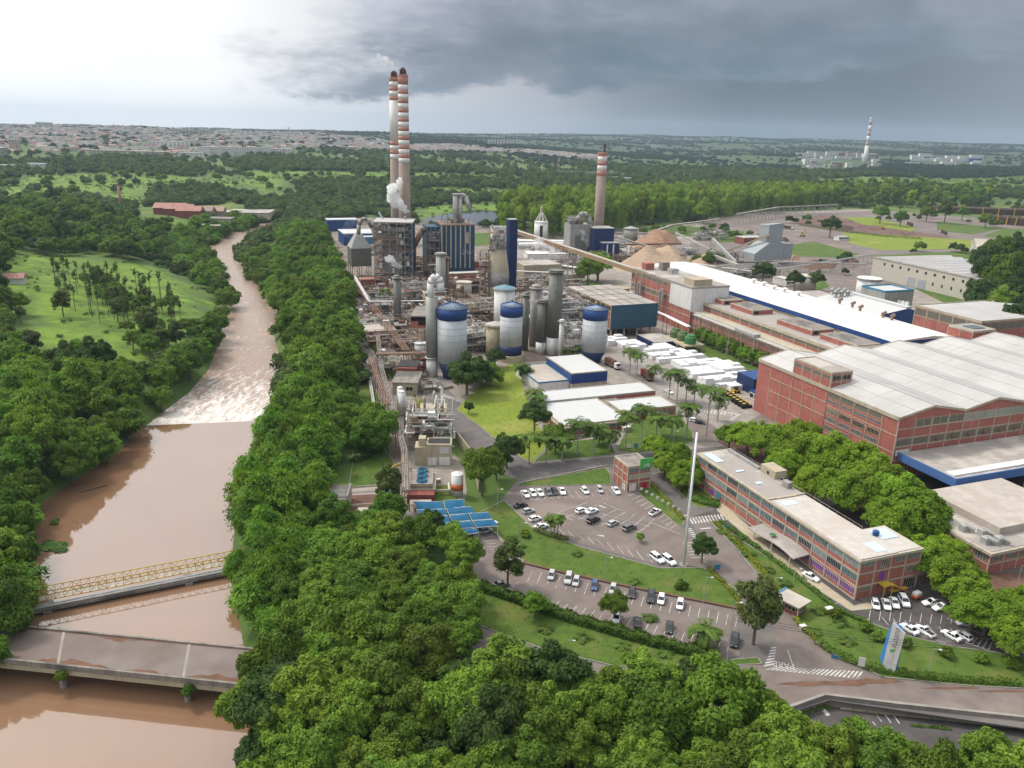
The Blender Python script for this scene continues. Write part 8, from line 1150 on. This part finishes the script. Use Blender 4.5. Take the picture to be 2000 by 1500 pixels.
# trees one can tell apart in the left meadow and by the farm
mt = []
for m in (0, 7, 10): mt += poisson(MEADOW[m], 60, 300, seed=20+m)
for i, (x, y) in enumerate(sorted(mt, key=lambda p: p[0]/p[1])[:60]): r = rnd.uniform(5, 9); tag(obj('meadow_tree', CR['leftwood', i % 3], None, (x, y, TZ(x, y)), i, (r, r, r)), f'lone dark tree in the far meadows, {ordn(i)} from the left', 'tree', 'lone trees in the far meadows')
# ---- houses of the town
for k_, c in (('wall_a', (.60, .54, .50)), ('wall_b', (.50, .43, .40)), ('wall_c', (.70, .67, .64)), ('tile_a', (.31, .17, .14)), ('tile_b', (.40, .27, .23)), ('tile_c', (.38, .35, .33))): defm(k_, c, .9, .2, .3, rnd_tint=.5)
HS_ = []
for i, (wl_, tl) in enumerate((('wall_a', 'tile_a'), ('wall_b', 'tile_a'), ('wall_c', 'tile_b'), ('wall_a', 'tile_b'), ('wall_c', 'tile_c'))):
    L_, W, H_ = ((12, 8, 3.6), (9, 9, 6.2), (15, 8, 3.4), (10, 7, 3.4), (22, 14, 6))[i]; b = MB().box(-L_/2, L_/2, -W/2, W/2, -1, H_, 0); (b.hip if i % 2 else b.roofx)(-L_/2-.5, L_/2+.5, -W/2-.5, W/2+.5, H_, 2.4, 1) if i < 4 else b.box(-L_/2-.2, L_/2+.2, -W/2-.2, W/2+.2, H_, H_+.4, 1)
    for j in range(3): x = -L_/2+L_*(j+.5)/3; b.box(x-.6, x+.6, -W/2-.05, -W/2, 1, 2.3, 2)
    HS_.append(b.mesh('house', (wl_, tl, 'dark')))
pts = []
for ti, T_ in enumerate(TOWN):
    xs = [p[0] for p in T_]; ys = [p[1] for p in T_]; n_ = (52000, 1500)[ti]; X = rg.uniform(min(xs), max(xs), n_); Y = rg.uniform(min(ys), max(ys), n_); ok = inside(X, Y, T_) & (np.hypot(X, Y) < 6800) & (rg.random(n_) < np.clip(2600/np.hypot(X, Y), .1, 1)**1.6); pts += list(zip(X[ok], Y[ok]))
pts.sort(key=lambda p: math.hypot(*p)); near, rest = pts[:270], pts[270:]; rnd.shuffle(rest); rest = rest[:8500]
for j, (x, y) in enumerate(sorted(near, key=lambda p: p[0]/p[1])): s = rnd.uniform(.9, 1.35); tag(obj('town_house', HS_[rnd.randrange(5)], None, (x, y, TZ(x, y)), rnd.choice((.3, 1.87, .5, .1)), s), f'small tiled house at the near edge of the town, {ordn(j % 90)} from left, part {ONES[j//90]}', 'house', 'houses at the near edge of the town')
b = MB()
for x, y in rest:
    z = TZ(x, y); s = rnd.uniform(1.0, 1.9); L_, W, H_ = rnd.choice(((12, 9, 4), (9, 9, 6.5), (16, 9, 4), (24, 14, 7))); L_ *= s; W *= s; t = rnd.randrange(3)
    b.box(x-L_/2, x+L_/2, y-W/2, y+W/2, z-2, z+H_, rnd.randrange(3)); (b.hip(x-L_/2-.5, x+L_/2+.5, y-W/2-.5, y+W/2+.5, z+H_, 2.6, 3+rnd.choice((0, 0, 1, 2))) if W < 14 else b.box(x-L_/2, x+L_/2, y-W/2, y+W/2, z+H_, z+H_+.4, 5))
tag(b.build('town', ('wall_a', 'wall_b', 'wall_c', 'tile_a', 'tile_b', 'tile_c')), 'mass of tiled houses of the town on the far hillside', kind='stuff')
# ---- apartment blocks and long sheds
def far_block(name, label, px, py, wpx_, hpx, m='white', n=5, cat='apartment block', group=None, dp=14, roofm='roof_white'):
    x, y = GT(px, py); z = TZ(x, y); dist = math.hypot(x, y); k_ = dist/FP*1.02; L_, H_ = wpx_*k_, hpx*k_; e = thing(name, label, cat, (x, y, z-2), 0, group); MB().box(-L_/2, L_/2, 0, dp, 0, H_+2).build('wall', m, e); MB().box(-L_/2-.5, L_/2+.5, -.5, dp+.5, H_+2, H_+2.8).build('roof', roofm, e); b = MB()
    nf = max(1, int(H_/3.2))
    for f in range(nf):
        for i in range(n): xx = -L_/2+L_*(i+.5)/n; b.box(xx-L_/n*.28, xx+L_/n*.28, -.12, 0, 3+f*H_/nf, 3+f*H_/nf+1.3)
    b.build('windows', 'dark', e)
for i, px in enumerate((398,420,443,466,489,515,540,556)): far_block('apartment_block', f'pale apartment block, {ordn(i)} from left in the row below the town', px, 305, 19, 15 if i < 6 else 12, 'chim_w', 5, group='pale apartment row below the town')
for i in range(11): far_block('tower_block', f'slim white tower block, {ordn(i)} from the left in the distant cluster', 954+i*6.1, 285, 4.2, 11, 'white', 3, group='distant white tower blocks')
for a in (('water_tower_block', 'square cream block at the left edge of the town', 28, 296, 13, 18, 'cream', 3, 'building'), ('blue_tower_block', 'blue-grey block at the very left edge', 3, 315, 10, 20, 'cladding', 3, 'building'), ('town_factory', 'long pale factory roof below the town', 250, 302, 130, 6, 'wall_b', 20, 'factory'), ('town_warehouse', 'white warehouse right of the long factory', 372, 308, 42, 8, 'white', 8, 'warehouse'), ('town_mill', 'white mill on the slope below the town', 330, 288, 70, 9, 'white', 10, 'factory'), ('town_hall', 'long beige hall high in the town', 370, 262, 80, 7, 'cream', 14, 'hall'), ('hill_flats', 'cream blocks of flats on the hilltop', 86, 248, 26, 7, 'cream', 6, 'apartment block'), ('villa', 'white villa among red roofs at the left', 70, 330, 26, 8, 'white', 4, 'house'),
    ('river_farmhouse', 'pink-roofed house group at the left edge', 12, 333, 22, 8, 'tile_b', 4, 'house'), ('substation_hall', 'white hall beside the far substation', 1225, 357, 14, 8, 'white', 4, 'building'), ('plain_shed', 'white shed on the plain left of the far factory', 1280, 288, 14, 5, 'white', 4, 'shed'), ('long_white_shed', 'very long low white shed on the plain', 1360, 339, 110, 2, 'white', 18, 'shed')): far_block(a[0], a[1], *a[2:8], cat=a[8])
for i in range(34):
    p = (rnd.uniform(1562, 1715), rnd.uniform(303, 332)); far_block('factory_building', f'small building of the distant right-hand factory, {ordn(i)} of its cluster', p[0], p[1], rnd.uniform(8, 26), rnd.uniform(3, 9), rnd.choice(('wall_c', 'wall_b', 'white', 'cladding', 'rustpipe')), 5, 'factory building', 'buildings of the distant factory', 20)
for i in range(20):
    p = (rnd.uniform(1775, 1915), rnd.uniform(308, 324)); far_block('depot_building', f'white building of the farthest right depot, {ordn(i)} of its cluster', p[0], p[1], rnd.uniform(10, 30), rnd.uniform(3, 7), rnd.choice(('white', 'wall_c', 'white', 'blue' if i % 7 == 0 else 'white')), 5, 'depot building', 'buildings of the farthest depot', 20)
# ---- farm-like brick works across the river
for i, (px, py, L_, W, H_, rf_, lb) in enumerate(((300,418,34,22,7,'terracotta','red-roofed brick hall left of the old works'),(322,420,30,18,7,'terracotta','second red-roofed hall of the old works'),(345,424,26,18,7,'terracotta','third red-roofed hall of the old works'),(372,424,24,18,7,'tile_b','orange-roofed hall of the old works'),(395,424,24,16,7,'tile_b','fifth pitched hall of the old works'),(425,425,60,26,6,'roof_grey','long grey flat-roofed hall of the old works'),(370,438,44,20,6,'roof_old','dark stained low hall of the old works'),(375,448,34,16,4,'roof_beige','nearest low slabs of the old works'),(450,420,50,20,5,'roof_grey','grey roof at the river end of the old works'))):
    x, y = GT(px, py); e = thing('old_works_hall', lb, 'building', (x, y, TZ(x, y)), .1, 'old brick works across the river'); MB().box(0, L_, 0, W, -2, H_).build('wall', 'cream' if i > 2 else 'brick_dk', e); (MB().roofx(-1, L_+1, -1, W+1, H_+.01, 5) if i < 5 else MB().box(-.5, L_+.5, -.5, W+.5, H_+.01, H_+.5)).build('roof', rf_, e)
x, y = GT(237, 412); e = thing('brick_stack', 'thin red brick chimney rising from the trees across the river', 'chimney', (x, y, TZ(x, y))); MB().lathe([(2.6, -1), (1.2, 30)], n=12).build('shaft', 'terracotta', e, True); MB().lathe([(1.5, 29.5), (1.5, 31)], n=12).build('rim', 'brick_dk', e)
e = thing('red_roof_cottage', 'cottage with orange tiled roof at the left edge', 'house', (*G(2, 560, 10), TZ(*G(2, 560, 10))), .3); MB().box(0, 12, 0, 8, -2, 3.2).build('wall', 'white', e); MB().roofx(-.8, 12.8, -.8, 8.8, 3.21, 2.6).build('roof', 'terracotta', e)
# ---- pylons and masts
def pylon(name, label, px, py, hpx, m='steel_lt', w0=.16, arms=True, cat='pylon', group=None):
    x, y = GT(px, py); z = TZ(x, y); h = hpx*math.hypot(x, y)/FP; b = MB(); t_ = h*.011
    for k_ in range(8):
        z0, z1 = h*k_/8, h*(k_+1)/8; a0, a1 = h*w0*.5*(1-k_/8.6), h*w0*.5*(1-(k_+1)/8.6)
        for sx, sy in ((-1, -1), (1, -1), (1, 1), (-1, 1)): b.bar((sx*a0, sy*a0, z0), (sx*a1, sy*a1, z1), t_, 1 if (k_ % 2 and m == 'chim_r') else 0); b.bar((sx*a0, sy*a0, z0), (-sy*a1, sx*a1, z1), t_*.6, 1 if (k_ % 2 and m == 'chim_r') else 0)
    e = tag(b.build(name, (m, 'chim_w'), None, False, (x, y, z)), label, cat, group)
    if arms: q = MB(); [q.bar((-h*.16, 0, h*f), (h*.16, 0, h*f), t_*.9) for f in (.78, .88, .98)]; q.build('crossarms', m, e)
for i, (px, py, hp) in enumerate(((532,280,24),(565,278,26),(756,325,22),(858,310,20),(862,309,18),(947,297,10),(941,322,14),(1012,331,20),(1053,315,14),(1058,315,14),(1032,333,12),(1045,333,12),(1111,333,20),(1125,328,10),(1284,330,11),(1365,330,18),(1216,350,12),(1311,352,14),(1335,352,14),(1347,352,14),(1426,345,12),(1513,302,12),(1541,306,12),(1565,300,10),(1443,305,10),(1668,305,12),(1213,285,6))): pylon('power_pylon', f'grey power pylon on the plain, {ordn(i)} from the left', px, py, hp, group='power pylons on the plain')
pylon('radio_mast', 'tall red and white lattice mast by the substation', 1090, 342, 40, 'chim_r', .1, False, 'mast')
ss = MB(); x, y = GT(1110, 345); z = TZ(x, y); r_ = random.Random(3)
for i in range(60): a = (r_.uniform(-70, 130), r_.uniform(-60, 60)); ss.bar((a[0], a[1], 0), (a[0], a[1], 13), .5); ss.bar((a[0]-9, a[1], 11+r_.random()*2), (a[0]+9, a[1], 11.5), .4) if i % 2 else None
tag(ss.build('substation', 'steel_lt', None, False, (x, y, z)), 'far electrical substation of grey gantries', 'substation')
# ---- log stacks with yellow end frames
for i, (p0, p1, h) in enumerate((((1828,416),(2010,424),10), ((1912,434),(2020,444),12))):
    a, b_ = Vector((*G(*p0), 0)), Vector((*G(*p1), 0)); d = b_-a; rz = math.atan2(d.y, d.x); k_ = 6
    for j in range(k_): e = thing('log_stack', f'dark log stack between yellow frames, {ordn(j)} from left in the {("rear", "front")[i]} line', 'log stack', (*(a+d*j/k_)[:2], TZ(*(a+d*j/k_)[:2])), rz, 'dark log stacks'); L_ = d.length/k_; MB().box(1, L_-.5, 0, 24, 0, h*.85).add([(1, 0, h*.85), (L_-.5, 0, h*.85), (L_-.5, 24, h*.85), (1, 24, h*.85), (3, 4, h), (L_-2, 4, h), (L_-2, 20, h), (3, 20, h)], [(0, 1, 5, 4), (1, 2, 6, 5), (2, 3, 7, 6), (3, 0, 4, 7), (4, 5, 6, 7)]) or None; b = MB().box(1, L_-.5, 0, 24, 0, h*.85); b.add([(1, 0, h*.86), (L_-.5, 0, h*.86), (L_-.5, 24, h*.86), (1, 24, h*.86), (3, 4, h), (L_-2, 4, h), (L_-2, 20, h), (3, 20, h)], [(0, 1, 5, 4), (1, 2, 6, 5), (2, 3, 7, 6), (3, 0, 4, 7), (4, 5, 6, 7)]); b.build('logs', 'log', e); MB().bar((0, -.5, 0), (.6, -.5, h), .8).bar((0, 24, 0), (.6, 24, h), .8).build('end_frame', 'yellow', e)
# far edge of the plant: sparse row trees and the woods just behind the log yard
EDGE = px_poly([(1640,402),(1640,375),(1800,370),(2030,372),(2030,410),(1900,412),(1830,408),(1700,404)])
for j, (x, y) in enumerate(sorted(poisson(EDGE, 21, 2500, seed=31), key=lambda p: p[0]/p[1])[:150]): k_ = rnd.choice(('leftwood', 'eucal', 'broad', 'dark')); r = rnd.uniform(7, 12); tag(obj('edge_tree', [CR[k] for k in CR if k[0] == k_][0], None, (x, y, TZ(x, y)), j, (r, r, r*1.15)), f'tree of the belt behind the log yard, {ordn(j)} from the left', 'tree', 'tree belt behind the log yard')
# ================================================================ haze
hz_ = bpy.data.materials.new('haze'); hz_.use_nodes = True; n = hz_.node_tree.nodes; n.remove(n['Principled BSDF']); v = n.new('ShaderNodeVolumePrincipled')
v.inputs['Color'].default_value = (.50, .62, .78, 1); v.inputs['Density'].default_value = 6.0e-5; v.inputs['Anisotropy'].default_value = .25; hz_.node_tree.links.new(v.outputs[0], n['Material Output'].inputs['Volume'])
hb = MB().box(-15000, 15000, -3000, 14700, -60, 330).build('haze', hz_); tag(hb, kind='stuff')
